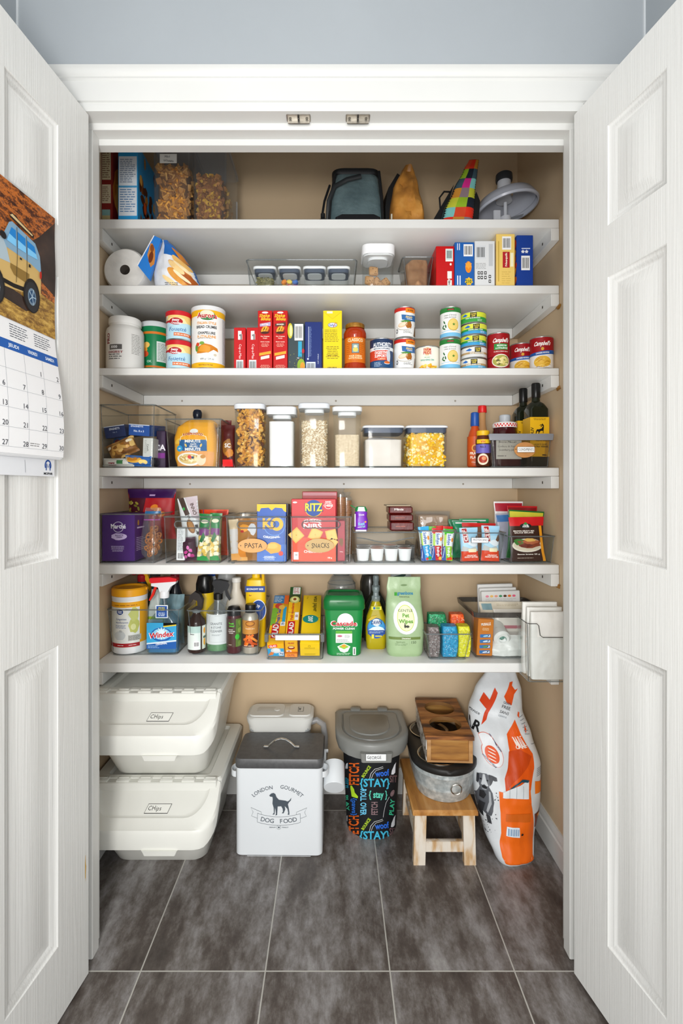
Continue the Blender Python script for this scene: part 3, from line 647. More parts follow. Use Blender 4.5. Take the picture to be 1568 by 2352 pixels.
# ============================ SECOND SHELF ==================================
t = thing('paper_towel_roll', 'white paper roll lying on its side at the left end of the second shelf', 'paper roll', (X(285, 1.60), 1.60, S2))
pap = N('white_tissue', [(.3, '#dcdad5'), (.7, '#ebe9e4')], 30, .6, bump=.6, bscale=50, dist=.002)
m = MB(); m.M = Matrix.Translation((0, 0, .0705)) @ Matrix.Rotation(-pi/2, 4, 'X')
m.lathe([(.016, .006), (.05, .003), (.065, .004), (.0705, .012), (.0705, .24), (.065, .25), (.016, .248)], pap, seg=44, caps=(0, 1)); m.build('paper', t)
m = MB(); m.M = Matrix.Translation((0, 0, .0705)) @ Matrix.Rotation(-pi/2, 4, 'X'); m.lathe([(.0158, .006), (.018, .006), (.018, .05)], C('#6f665d', .8), seg=24, caps=(0, 0)); m.lathe([(.0165, .04), (.001, .04)], C('#3a342e', .9), seg=24, caps=(0, 0)); m.build('core', t)
m = MB(); m.box(X(337, 1.67), X(348, 1.67), 1.67, 1.75, S2, S2+.05, C('#1c6b45', .4), .004); o = m.build('packet'); tag(o, 'small dark green packet squeezed between the paper roll and the crisp bag', 'packet')
def a(d, w, h):
    d.poly([(-w*.5, 0), (w*.5, 0), (w*.5, h*.30), (w*.1, h*.62), (-w*.2, h*.66), (-w*.5, h*.4)], C('#e6e9ee', .3)); d.rect(-w*.5, 0, -w*.16, h, C('#dfe3e9', .3), 2)
    for i, (u, v, ru, rv) in enumerate([(.018, .03, .04, .016), (.03, .052, .045, .015), (.045, .075, .035, .013), (.05, .02, .03, .016), (.02, .06, .03, .012)]): d.ell(u, v, ru, rv, C(['#e09a3c', '#c9772a', '#f0bd6a', '#a9561d', '#f3cf8e'][i]), 3+i, rot=-.75)
    d.ell(.058, .10, .012, .03, C('#d6862e'), 8, rot=.5); d.ell(-.01, .014, .03, .008, C('#f7d79b'), 8, rot=-.7); d.ell(.03, .03, .03, .006, C('#fbe6bd'), 9, rot=-.75); d.ell(.042, .058, .034, .006, C('#fbe3b4'), 9, rot=-.75)
    d.lines(-.03, .004, .012, .014, 2, C('#666666'), 9)
t = thing('snack_bag', 'blue and white crisp bag with its top folded over, beside the paper roll', 'bag', (0, 0, S2))
lev = [(0, -.570, -.418, 1.57, 1.65), (.05, -.572, -.438, 1.56, 1.66), (.10, -.562, -.470, 1.57, 1.65), (.135, -.548, -.502, 1.58, 1.62), (.160, -.546, -.528, 1.59, 1.605)]
S = Sack(lev, .006, 24, 2.4, 3); m = MB(); S.mesh(m, C('#2a6fc0', .28)); a(S.dec(m, .008, .0006), S.w, .160); m.build('bag_body', t, ang=60)
m = MB(); m.prism([(-.612, .068), (-.560, .160), (-.538, .150), (-.550, .11), (-.575, .022), (-.598, .05)], 1.566, 1.580, C('#2f7dd0', .3), 'y'); d = Dec(m, plane_front(1.566, .01)); d.poly(blob(-.578, .10, .012, .035, 14, .15, 3), C('#c8823c')); d.ell(-.580, .092, .007, .018, C('#6f3314'), 2, rot=-.2); d.ell(-.576, .12, .006, .012, C('#8a4a1e'), 2); d.line([(-.622, .066), (-.57, .160)], .003, C('#eef0f4'), 3); m.build('folded_top', t)
# long bin with four small canisters
t = clearbin('long low clear bin on the second shelf holding four small white-lidded canisters', 562, 822, 1.585, 594, S2, .27, taper=.008, mat=CLR)
lbs = [('leftmost of four small canisters in the long bin, holding green-brown dried herbs', 'dried_herbs', '#7d7548', 'herbs'), ('second small canister in the long bin, holding colourful wrapped sweets', 'candy', '#e8b62a', 'sweets'), ('third small canister in the long bin, empty with a white lid', None, 0, 0), ('rightmost small canister in the long bin, empty with a white lid', None, 0, 0)]
for i, (l, nm, cc, ct) in enumerate(lbs):
    p0 = (580, 637, 695, 751)[i]; c = canister(l, p0, p0+53, 1.605, 609, S2+.005, .075, lidh=.010, sealh=.011, r=.012, group='small canisters in the long clear bin', pop=True)
    x = c.location.x
    if i == 0: contents('dried_herbs', 'dried green-brown herbs inside the leftmost small canister', 'herbs', x-.028, x+.028, 1.612, 1.672, S2+.011, S2+.052, 'flake', C('#7d7548', .9), [C('#a39a63', .9), C('#5d5a33', .9)], 130, .007, 4)
    if i == 1:
        R = random.Random(9)
        for k in range(12):
            cc = ['#f0c020', '#e43b2c', '#d83fa2', '#f08a1d', '#f4d33a', '#3f74c9'][k % 6]; m = MB(); s = .0092
            m.loft([(-s*.7, s*.5, s*.3, s*.3), (-s*.3, s, s*.6, s*.5), (s*.3, s, s*.6, s*.5), (s*.7, s*.5, s*.3, s*.3)], C(cc, .3))
            o = m.build('candy', loc=(x-.018+(k % 3)*.018, 1.622+(k//6)*.02, S2+.022+((k//3) % 2)*.016+(k//6)*.006), rot=(R.uniform(-.6, .6), R.uniform(-.8, .8), 0)); tag(o, 'small wrapped sweet inside the second small canister', 'sweet', 'sweets in the small canister')
# biscuit canister
t = canister('medium clear canister with a tall white lid holding brown dog biscuits', 832, 908, 1.60, 557, S2, .105, lidh=.033, sealh=.004, band='#e8e8e8', r=.022)
bis = N('baked_biscuit', [(.3, '#b0814f'), (.7, '#cda070')], 50, .8, bump=.4)
R = random.Random(3)
for k, (x, z, ry) in enumerate([(-.022, .018, .3), (.01, .02, -.5), (.03, .018, .2), (-.030, .045, .1), (-.004, .044, .9), (.026, .048, -.6), (-.016, .075, -.05), (.01, .03, .4)]):
    m = MB(); m.box(-.015, .015, -.006, .006, -.014, .014, bis, .003); d = Dec(m, plane_front(-.006)); [d.ell(R.uniform(-.01, .01), R.uniform(-.01, .01), .0016, .0016, C('#6f4a26'), 1, n=8) for _ in range(5)]
    o = m.build('dog_biscuit', loc=(t.location.x+x*.95, 1.628+(k % 3)*.014, S2+z), rot=(R.uniform(-.3, .3), ry, R.uniform(-.3, .3))); tag(o, 'square baked dog biscuit inside the tall-lidded canister', 'biscuit', 'biscuits in the canister')
t = clearbin('small open clear bin stuffed with folded brown paper, between the biscuits and the boxes', 922, 1000, 1.60, 588, S2, .12, taper=.014, mat=SMK)
kr = N('kraft_paper', [(.3, '#b5875c'), (.7, '#d0a57c')], 20, .75, bump=.8, bscale=24, dist=.004)
sack('paper_bag', 'crumpled brown kraft paper bag stuffed in the small clear bin', [(0, -.030, .034, 0, .06), (.05, -.034, .036, 0, .07), (.095, -.036, .038, .01, .06), (.112, -.02, .036, .02, .05)], kr, None, 'paper bag', loc=(t.location.x, 1.622, S2+.006), amp=.008, fr=40, p=4, seed=5)
def redbox(d, w, h):
    d.rect(w*.02, h*.62, w*.42, h*.93, C('#f2efe9')); d.barcode(w*.05, h*.66, w*.40, h*.92, 2, bg='#cfe0dc'); d.rect(-w*.35, h*.35, -w*.2, h*.9, C('#f3c9bd'), 1)if 0 else None
    d.ell(w*.3, h*.55, .003, .004, C('#f2efe9')); d.text('HELPER', w*.22, h*.16, .006, C('#f2efe9'), rot=pi/2, w=h*.22)
    d.rect(w*.12, h*.03, w*.36, h*.16, C('#f2efe9'), 2); d.rect(w*.12, h*.2, w*.36, h*.38, C('#f2efe9'), 1)
Bg = None
carton('baking_box', 'red narrow box with a barcode, first of the upright boxes on the second shelf', 1001, 1043, 1.566, 565, S2, .16, '#c40d10', redbox, lside=lambda d, w, h: d.rect(0, h*.1, w, h*.5, C('#a90f0f')), group=Bg)
def a(d, w, h):
    d.barcode(-w*.05, h*.68, w*.42, h*.95); d.ell(w*.2, h*.44, w*.16, h*.13, C('#f08c1f')); d.poly(star(w*.2, h*.48, w*.2, 6, .6), C('#f6a63a'), 2); d.poly(star(w*.22, h*.12, w*.22, 7, .75), C('#f0c028')); d.text('210', w*.2, h*.12, .010, C('#1b6b3a'), w=w*.3)
    d.rect(-w*.38, h*.04, -w*.32, h*.25, C('#dfe7f5')); d.rect(-w*.26, h*.04, -w*.2, h*.25, C('#dfe7f5')); d.rect(-w*.38, h*.82, -w*.34, h*.97, C('#dfe7f5')); d.rect(-w*.28, h*.82, -w*.24, h*.97, C('#dfe7f5'))
carton('baking_box', 'blue narrow box with an orange picture and a barcode, next to the red one', 1044, 1089, 1.566, 556, S2, .16, '#1f5fae', a, group=Bg)
def a(d, w, h):
    d.barcode(-w*.45, h*.60, w*.05, h*.9, bg='#d9dcdf'); d.rect(w*.2, h*.45, w*.4, h*.93, C('#c3c6c9')); d.lines(-w*.45, h*.38, w*.1, h*.52, 5, C('#9a9a9a'))
    for u, v in ((-.3, .2), (-.15, .2), (-.3, .3), (-.15, .3), (.03, .2), (.03, .3), (.25, .12), (.25, .22)): d.rect(w*(u-.06), h*(v-.035), w*(u+.06), h*(v+.035), C('#2b2b2b')); d.rect(w*(u-.03), h*(v-.015), w*(u+.03), h*(v+.015), C('#eeeeee'), 2)
carton('baking_box', 'plain white upright box with a grey barcode and black symbols', 1090, 1136, 1.566, 553, S2, .16, '#dfe1e2', a, group=Bg)
def a(d, w, h):
    d.barcode(-w*.18, h*.70, w*.3, h*.95); d.rect(-w*.15, h*.36, w*.22, h*.66, C('#b3202a')); d.text('Nesquik', w*.03, h*.51, .006, C('#f6ead0'), rot=pi/2, w=h*.26); d.rect(w*.26, h*.38, w*.42, h*.64, C('#f6efc9')); d.rect(-w*.4, h*.1, -w*.34, h*.86, C('#caa84a')); d.lines(-w*.2, h*.05, w*.3, h*.3, 6, C('#d8b55c'))
carton('baking_box', 'pale yellow upright box with a small red logo panel', 1139, 1182, 1.566, 537, S2, .16, '#ecca6e', a, lside=lambda d, w, h: (d.rect(0, 0, w, h, C('#d9c295'))), group=Bg)
def a(d, w, h):
    d.barcode(-w*.22, h*.32, w*.3, h*.6); [d.poly(star(w*u, h*.68, w*.12, 5, .6), C('#e6e8ee')) for u in (-.12, .1)]; d.rect(-w*.2, h*.73, w*.32, h*.75, C('#cfd6ea'))
carton('baking_box', 'navy blue upright box at the right end of the box row on the second shelf', 1186, 1224, 1.566, 540, S2, .16, '#1c3f94', a, lside=lambda d, w, h: [d.poly(blob(w-.02, h*v, .018, .014, 10, .3, i), C(['#e07a1f', '#f2b12c', '#d64b20'][i % 3]), 1+i % 2) for i, v in enumerate((.15, .3, .42, .55, .7, .85))], group=Bg)
# ============================ THIRD SHELF ===================================
Zs = S3
t = thing('supplement_tub', 'large white plastic supplement tub with dark red print, left end of the third shelf', 'tub', (X(286, 1.62), 1.625, Zs))
m = MB(); m.lathe([(.054, 0), (.058, .004), (.058, .125), (.055, .136), (.047, .144), (.047, .150)], C('#e4e3df', .35), seg=44)
d = Dec(m, cylmap(.058, rot=.30), .006); d.text('PRO', -.052, .098, .012, C('#8c1d24'), rot=pi/2); d.rect(-.046, .062, -.004, .078, C('#5c5a58')); d.text('3000', -.030, .070, .008, C('#e9e9e9')); d.text('DIGEST', -.026, .054, .006, C('#8c1d24'), w=.05); d.lines(-.05, .03, .0, .05, 3, C('#444444')); d.lines(.024, .05, .06, .115, 14, C('#8e8b88')); m.build('tub_body', t)
m = MB(); m.lathe([(.046, .150), (.049, .150), (.050, .153), (.050, .168), (.047, .172), (.002, .172)], C('#e9e8e4', .4), seg=44); m.build('lid', t)
t = thing('snack_canister', 'green snack canister with a white lid behind the supplement tub', 'canister', (X(352, 1.70), 1.715, Zs))
m = MB(); m.lathe([(.045, 0), (.0465, .003), (.0465, .165), (.0465, .17)], C('#14804e', .35), seg=40); d = Dec(m, cylmap(.0465, rot=.2), .006); d.rect(-.07, .142, .07, .15, C('#e07a24')); d.rect(-.07, .03, .07, .036, C('#e07a24')); d.rect(.012, .05, .05, .118, C('#e4ece8')); d.lines(.015, .055, .048, .113, 12, C('#7a8a85'), 2)
for i, (u, v) in enumerate([(-.03, .09), (-.022, .105), (-.026, .075)]): d.ell(u, v, .012, .010, C(['#f2a63a', '#f6c463', '#d9542a'][i]), 1+i)
d.text('OK', -.012, .05, .007, C('#bfe0cf')); m.build('canister_body', t)
m = MB(); m.lathe([(.046, .168), (.048, .168), (.048, .182), (.045, .186), (.002, .187)], C('#d9dee0', .3), seg=40); m.build('lid', t)
def frost(d, R, H):
    d.rect(-R*1.5, H*.62, R*1.5, H, C('#f0cf7e')); d.poly(blob(.0, H*.68, .03, .012, 16, .2, 4), C('#fae3ae'), 2); d.ell(-.006, H*.66, .022, .011, C('#b31c26'), 3); d.rect(-R*1.2, H*.62, .01, H*.70, C('#b31c26'), 3)
    d.text('Betty', -.006, H*.71, .007, C('#f6f6f6'), 4, jit=.08, shear=.2); d.text('Crocker', -.004, H*.59, .007, C('#f6f6f6'), 4, jit=.08, shear=.2); d.text('Fouetté', .0, H*.36, .012, C('#2c69a8'), 3, 0, jit=.1, shear=.15); d.rect(-.012, H*.1, R*1.3, H*.22, C('#dd6a2a'), 2); d.text('CRÈME AU BEURRE', .014, H*.16, .004, C('#fff2e2'), 3); d.rect(-R*1.45, H*.1, -R*.9, H*.98, C('#cfdbe2'), 1); d.lines(-R*1.4, H*.12, -R*.95, H*.95, 14, C('#6f8494'), 2)
for k, (z, lb) in enumerate(((0, 'lower frosting tub with a red lid, under its twin on the third shelf'), (.0925, 'upper frosting tub with a red lid, stacked on its twin'))):
    can('frosting_tub', lb, 380, 440, 1.605, .089, Zs+z, frost, '#b9dcea', R=.0385, lidcol='#c8202a', cat='tub', rot=.12+.1*k, group=None)
def aur(d, R, H):
    d.rect(-R*3.1, H*.86, R*3.1, H, C('#f0b61e')); d.rect(-R*3.1, 0, R*3.1, H*.085, C('#f0b61e')); d.ell(0, H*.87, .026, .016, C('#3e7c3d'), 2); d.ell(0, H*.895, .022, .011, C('#e9e3c9'), 3); d.text('Aurora', 0, H*.865, .0165, C('#ffffff'), 4, w=.066); d.text('Aurora', 0, H*.865, .0145, C('#c0202c'), 5, w=.062)
    d.text('ITALIAN STYLE', -.002, H*.74, .0078, C('#e0941b'), w=.062); d.text('BREAD CRUMBS', -.002, H*.675, .0082, C('#26262a'), w=.066); d.text('CHAPELURE', -.002, H*.575, .0078, C('#26262a'), w=.056); d.text("À L'ITALIENNE", -.002, H*.515, .0076, C('#e0941b'), w=.060); d.lines(-.03, H*.475, .03, H*.495, 1, C('#555555'))
    d.poly([(-.034, H*.24), (-.02, H*.235), (.005, H*.25), (.02, H*.30), (.036, H*.27), (.033, H*.33), (.012, H*.38), (-.01, H*.40), (-.03, H*.34)], C('#cf7d1d'), 2); d.poly(blob(-.008, H*.31, .02, .012, 12, .2, 3), C('#e39a34'), 3); d.ell(-.034, H*.33, .006, .012, C('#5e9440'), 2); d.ell(-.03, H*.385, .006, .006, C('#d9492a'), 3); d.ell(-.016, H*.405, .008, .005, C('#7ca84a'), 4); d.ell(.025, H*.215, .005, .004, C('#d4c9b1'), 3)
    d.text('680 g / 24 oz', 0, H*.145, .0055, C('#54585e'), bold=0); d.text('NOUVELLE PRÉPARÉ', -.004, H*.043, .0036, C('#8a5d10')); d.rect(R*1.02, H*.09, R*1.6, H*.86, C('#e8e8e8'), 1); d.lines(R*1.04, H*.1, R*1.5, H*.85, 34, C('#8b8d90'), 2)
can('bread_crumb_can', 'tall yellow and white breadcrumb canister with a picture of breaded chicken', 440, 517, 1.615, .196, Zs, aur, '#f1f1ee', R=.0525, lidcol='#e2e3e4', rot=.16, cat='canister')
def jell(d, w, h):
    d.rect(-w*.15, h*.72, w*.15, h*.92, C('#f1e9e6')); d.rect(-w*.05, h*.80, w*.05, h*.84, C('#7a7a7a'), 2); d.text('Cup-a-Max', w*.04, h*.45, .0075, C('#fbe9e6'), rot=-pi/2, w=h*.34, bold=0, jit=.06); d.barcode(-w*.3, h*.03, w*.3, h*.26, bg='#dfe8e8'); d.rect(w*.08, h*.72, w*.2, h*.85, C('#f1e9e6'), 1)
carton('drink_mix_box', 'left of the two short red drink mix boxes on the third shelf', 537, 564, 1.60, 752, Zs, .09, '#c41418', jell, group='short red boxes')
carton('drink_mix_box', 'right of the two short red drink mix boxes on the third shelf', 566, 594, 1.60, 752, Zs, .09, '#c41418', jell, group='short red boxes')
def shake(q):
    def a(d, w, h):
        d.ell(0, h*.965, w*.22, .003, C('#f5f0ea')); d.text('Shake', -w*.03, h*.915, .0098, C('#f6c228'), 2, w=w*.72, shear=.2, jit=.08); d.text('&Bake', w*.05, h*.86, .0098, C('#f6c228'), 2, w=w*.68, shear=.2, jit=.08)
        d.poly([(-w*.36, h*.78), (w*.38, h*.81), (w*.38, h*.745), (-w*.36, h*.735)], C(q), 1); d.text('BUTTER' if q == '#b9a5c9' else 'SMOKED', 0, h*.77, .004, C('#fff6e8'), 3)
        d.ell(0, h*.655, w*.36, h*.045, C('#8d1a10'), 1, rot=.15); [d.ell(w*x, h*y, w*.09, h*.055, C(c), 3, rot=-.5) for x, y, c in ((-.14, .69, '#f0a22c'), (.02, .70, '#f4b640'), (.14, .68, '#e38f22'))]; d.ell(-.0, h*.635, w*.28, h*.02, C('#4a1b0d'), 4)
        d.text('Our Crispiest', 0, h*.575, .0034, C('#fbd9c9'), 2); d.text('Recipe', 0, h*.545, .0034, C('#fbd9c9'), 2); d.text('Notre recette', 0, h*.485, .0034, C('#fbd9c9')); d.lines(-w*.3, h*.4, w*.3, h*.46, 3, C('#f4b9a5'), cen=True)
        d.poly([(-w*.4, h*.30), (w*.4, h*.335), (w*.4, h*.29), (-w*.4, h*.255)], C('#f0a72c')); d.poly([(-w*.3, h*.24), (w*.3, h*.27), (w*.3, h*.22), (-w*.3, h*.19)], C('#f1dcd6')); d.lines(-w*.36, h*.03, w*.36, h*.11, 4, C('#f4b9a5'), cen=True)
    return a
carton('coating_mix_box', 'left of the two tall red coating mix boxes with lilac stripe', 592, 625, 1.60, 713, Zs, .07, '#c20e0d', shake('#b9a5c9'))
carton('coating_mix_box', 'right of the two tall red coating mix boxes with dark stripe', 627, 660, 1.60, 713, Zs, .07, '#c20e0d', shake('#5a3426'))
def a(d, w, h):
    d.ell(-w*.36, h*.84, w*.16, h*.16, C('#cfc22c')); d.ell(-w*.32, h*.84, w*.08, h*.12, C('#e9e6a2'), 2); d.barcode(-w*.1, h*.64, w*.42, h*.98, 2); d.rect(w*.12, h*.30, w*.34, h*.62, C('#31a3c8'), 2); d.ell(w*.3, h*.12, w*.24, h*.14, C('#8fae2c'), 2); d.ell(w*.38, h*.1, w*.14, h*.09, C('#e59a2c'), 3); d.ell(w*.42, h*.42, w*.08, h*.05, C('#b3222a'), 3)
    R = random.Random(2); [d.ell(R.uniform(-.4, .3)*w, R.uniform(.02, .4)*h, .0007, .0012, C('#c9d23a'), 2, rot=R.random()*3, n=6) for _ in range(14)]; d.text('tea', w*.12, h*.28, .004, C('#dddddd'))
carton('tea_box', 'dark grey box splashed with lemons, next to the red coating mix boxes', 661, 699, 1.60, 742, Zs, .07, '#39464a', a)
def a(d, w, h):
    d.rect(-w*.3, h*.28, -w*.27, h*.9, C('#c9d3ea')); d.lines(-w*.25, h*.3, -w*.1, h*.9, 40, C('#7f94c6')); d.text('CUIT VANILLE', w*.28, h*.25, .0035, C('#d3dcf0'), rot=pi/2, bold=0); d.barcode(-w*.42, h*.01, w*.12, h*.19, bg='#d8e2ee'); d.ell(-w*.32, h*.25, .003, .003, C('#c9d3ea'))
carton('pudding_box', 'navy blue box with vertical white print, left of the yellow starch box', 700, 739, 1.60, 739, Zs, .07, '#1d2f72', a, rough=.3)
def a(d, w, h):
    d.poly([(-w*.45, h*.98), (w*.45, h*.98), (0, h*.86)], C('#efcf12')); d.line([(-w*.45, h*.97), (0, h*.86), (w*.45, h*.97)], .0006, C('#a88f0a'), 2); d.rect(-w*.3, h*.95, 0, h*.985, C('#e9e6c9'), 2)
    d.ell(0, h*.76, w*.25, h*.04, C('#2c58a8')); d.ell(0, h*.76, w*.22, h*.033, C('#f4f4f4'), 2); d.text("Sally's", 0, h*.76, .006, C('#2c58a8'), 3, w=w*.36); d.line([(w*.05, h*.72), (w*.15, h*.80), (w*.25, h*.79)], .0014, C('#c92a2a'), 4)
    d.lines(-w*.42, h*.48, w*.42, h*.69, 8, C('#8a7a14')); d.lines(-w*.36, h*.2, w*.36, h*.42, 8, C('#7c6d10'), cen=True, seed=2); d.text('MAIS   CORN', 0, h*.26, .0035, C('#5e5208')); d.barcode(-w*.32, h*.0, w*.28, h*.085, bg='#efd212')
carton('starch_box', 'tall bright yellow box standing left of the pasta sauce jar', 742, 785, 1.60, 713, Zs, .07, '#f2d40e', a)
# pasta sauce jar
t = thing('sauce_jar', 'orange-labelled glass jar of red pasta sauce with a gold lid', 'jar', (X(815, 1.62), 1.62, Zs))
sg = C('#a8330f', .12); m = MB(); m.lathe([(.030, 0), (.036, .003), (.0365, .018), (.034, .024), (.034, .108), (.0365, .112), (.0365, .124), (.033, .134), (.027, .140), (.027, .144)], sg, seg=40)
Rf = lambda v: .0342
d = Dec(m, cylmap(.0342), .006); d.rect(-.046, .026, .046, .106, C('#d8731c')); d.text('CLASSICO', 0, .097, .0095, C('#f4e4b8'), w=.052, bold=1); d.rect(-.012, .055, .012, .086, C('#31414c'), 2); d.rect(-.0105, .0565, .0105, .0845, C('#8fa7a8'), 3); d.ell(0, .066, .008, .007, C('#e2cc60'), 4); d.ell(0, .076, .006, .004, C('#d9dfc7'), 4); d.text('FOUR CHEESE', 0, .046, .005, C('#f8e3b0'), w=.042); d.text('QUATRE FROMAGES', 0, .0395, .0042, C('#f8e3b0'), w=.046); d.lines(-.02, .029, .02, .035, 2, C('#8a4310'), cen=True)
for s in (-1, 1): d.lines(s*.022-.008, .05, s*.022+.008, .088, 6, C('#b85a14'), 2)
m.build('jar_glass', t); m = MB(); m.lathe([(.029, .140), (.0305, .140), (.031, .143), (.031, .152), (.028, .155), (.002, .1545)], N('gold_lid', [(.3, '#8a5c1d'), (.7, '#c08a37')], 60, .3, metal=.6), seg=40); m.build('lid', t)
def auth(d, R, H):
    d.rect(-R*1.7, H*.72, R*1.7, H, C('#1c3358')); d.rect(-R*1.7, H*.6, R*1.7, H*.72, C('#e9ecf0')); d.rect(-R*1.7, 0, R*1.7, H*.24, C('#1f4d7c')); d.rect(-R*1.7, H*.25, R*.6, H*.60, C('#d3452a')); d.text('AUTHORITY', .002, H*.80, .0115, C('#f4f6fa'), 2, w=.064); d.lines(.0, H*.73, .028, H*.76, 1, C('#dfe7ef'), 2); d.text('MEDICINE SUPPLEMENT', .0, H*.66, .0036, C('#1c3358'), 2)
    d.text('DIGESTIVE', -.003, H*.52, .0085, C('#f7f2ee'), 2, w=.042); d.text('SUPPORT', -.005, H*.40, .0085, C('#f7f2ee'), 2, w=.038); d.text('PUMPKIN', -.002, H*.295, .004, C('#fbd0a8'), 2); d.poly(blob(.022, H*.42, .007, .022, 12, .2, 4), C('#c9cfd6'), 3); d.ell(.016, H*.16, .010, .004, C('#e8ecf0'), 3); d.ell(.016, H*.18, .010, .004, C('#d86a28'), 4); d.lines(-.026, H*.03, .0, H*.2, 4, C('#c8d6e6'), 2)
can('pet_food_can', 'blue and red digestive support can, right of the sauce jar', 849, 903, 1.60, .098, Zs, auth, '#1f3c66', rot=-.05)
def turk(d, R, H):
    d.rect(-R*1.7, H*.88, R*1.7, H, C('#c8281e')); d.rect(R*.1, H*.82, R*1.2, H*.97, C('#f08a1d'), 2); d.text('16% CHICKEN', R*.6, H*.9, .0045, C('#2a2320'), 3, w=.022)
    d.poly([(-R*.3, H*.76), (R*.5, H*.72), (R*1.4, H*.77), (R*1.4, H*.55), (R*.5, H*.52), (-R*.25, H*.58)], C('#2c66a5'), 1); d.text('Simply', R*.45, H*.67, .006, C('#f3d68b'), 3, shear=.2); d.text('Chicken', R*.5, H*.60, .004, C('#dbe7f5'), 3)
    d.ell(.0, H*.35, .026, .013, C('#b7b2a8'), 2); d.ell(.0, H*.365, .025, .012, C('#eceae4'), 3); d.ell(-.006, H*.40, .015, .008, C('#e2c3a0'), 4, rot=.2); d.ell(-.007, H*.41, .011, .005, C('#f0d9bd'), 5, rot=.2); d.poly(blob(.015, H*.40, .010, .012, 12, .3, 4), C('#a4621f'), 4); d.poly(blob(.004, H*.50, .016, .004, 12, .3, 5), C('#4c8a3a'), 3)
    d.lines(-.004, H*.1, .026, H*.2, 3, C('#4a4a4a'), 2); d.ell(-.026, H*.2, .004, .007, C('#2c2c2c'), 2); d.ell(-.026, H*.2, .002, .004, C('#f2f2f2'), 3); d.poly([(R*.95, H*.02), (R*1.5, H*.02), (R*1.5, H*.42), (R*1.2, H*.35)], C('#7a5a3a'), 2)
can('soup_can', 'bottom can of the two stacked white chicken cans', 904, 953, 1.60, .0985, Zs, turk, '#eeeeec', rot=-.1, group=None)
can('soup_can', 'top can of the two stacked white chicken cans, the highest on the shelf', 905, 953, 1.60, .0985, Zs+.099, turk, '#eeeeec', rot=-.15, group=None)
def corn(d, R, H):
    R_ = random.Random(5); d.poly([(-.012, H*.86), (-.004, H*.98), (.004, H*.98), (.012, H*.86), (.005, H*.62), (-.005, H*.62)], C('#f0cda0')); d.text('FARM', 0, H*.88, .009, C('#c22c22'), 2, w=.024); d.text('PRIDE', 0, H*.74, .009, C('#c22c22'), 2, w=.026); d.text('NO SALT', 0, H*.55, .003, C('#5ba368'), 2); d.text('WHOLE KERNEL CORN', 0, H*.44, .005, C('#3fa08c'), 2, w=.044)
    for i in range(60):
        u = R_.uniform(-.026, .03); v = R_.uniform(.0, .30)*H*(1-abs(u-.004)*18) if abs(u-.004) < .03 else .002; d.ell(u, max(v, .002), .004, .0035, C(R_.choice(['#f2b51e', '#f7ca3a', '#e59c14', '#fbdc63'])), 2+i % 6, n=8)
can('corn_can', 'short cream-coloured corn can with red lettering, behind the front row', 952, 1010, 1.64, .083, Zs, corn, '#eeeadd')
def green(d, R, H):
    d.rect(-R*1.7, H*.84, R*1.7, H, C('#2c7f39')); d.rect(-R*.3, H*.90, R*.4, H*.96, C('#1c4c22'), 2); d.rect(-R*.24, H*.905, R*.34, H*.945, C('#a8323a'), 3); d.text('cream of broccoli', 0, H*.74, .0055, C('#3b3f3a'), 2, 0, w=.040); d.text('crème de brocoli', 0, H*.66, .0055, C('#3b3f3a'), 2, 0, w=.038)
    d.ell(.010, H*.40, .0175, .0195, C('#d9b44e'), 2); d.ell(.010, H*.41, .0155, .0165, C('#e9cd72'), 3); d.poly(star(.011, H*.41, .005, 5, .5), C('#5b8a32'), 4)
    for i, (u, v, r) in enumerate([(-.019, .5, .5), (-.023, .36, -.6), (-.014, .36, .2), (-.02, .28, 1.1)]): d.ell(u, H*v, .0022, .0058, C('#2f6a35'), 2, rot=r)
    d.rect(-R*1.7, .0, R*1.7, H*.13, C('#79bfe6')); d.line([(-.03, H*.18), (0, H*.21), (.03, H*.19)], .0012, C('#79bfe6'), 2)
can('soup_can', 'bottom can of the two stacked green-topped broccoli soup cans', 1009, 1057, 1.60, .0985, Zs, green, '#f0f1ee')
can('soup_can', 'top can of the two stacked green-topped broccoli soup cans', 1010, 1058, 1.60, .0985, Zs+.099, green, '#f0f1ee', rot=-.25)
def tuna(k):
    def f(d, R, H):
        top, bot = [('#e9e3d2', '#5fb4e0'), ('#e6e4e0', '#d9dad8'), ('#d9e04a', '#3f9fd6'), ('#dfe04a', '#3f9fd6'), ('#d5df3c', '#3c9e42')][k]
        d.rect(-R*1.7, H*.5, R*1.7, H, C(top)); d.rect(-R*1.7, 0, R*1.7, H*.32, C(bot)); d.rect(-R*1.7, H*.3, R*1.7, H*.52, C('#2e9a45' if k > 1 else '#b89a6c')); d.rect(-.004, H*.42, .016, H*.98, C('#1e2021'), 2); d.text('CLOVER', .006, H*.82, .0048, C('#e8d24c'), 3, w=.016); d.text('LEAF', .006, H*.62, .0048, C('#e8d24c'), 3, w=.012)
        d.poly([(-.034, H*.7), (-.02, H*.9), (-.012, H*.7), (-.02, H*.6)], C('#2c6fc0'), 3); d.text(['FLAKED WHITE TUNA', 'SOLID WHITE TUNA', 'CHUNK LIGHT TUNA', 'CHUNK LIGHT TUNA', 'THON PÂLE EN MORCEAUX'][k], .004, H*.4, .0038, C('#f4f6ee'), 4, w=.046); d.lines(.018, H*.06, .034, H*.26, 2, C('#f2f6f6'), 4)
    return f
tl = ['lowest tuna can of the stack of five, with a blue and cream label', 'second tuna can from the bottom of the stack, with a white label', 'middle tuna can of the stack of five', 'second tuna can from the top of the stack', 'top tuna can of the stack of five']
for k in range(5): can('tuna_can', tl[k], 1058, 1117, 1.61, .0362, Zs+k*.0366, tuna(k), '#e8e8e4', R=.0405, rot=[-.35, -.1, -.22, -.22, -.4][k], top=.003, bot=.003, x=X(1087, 1.61)+(.001 if k % 2 else -.001))
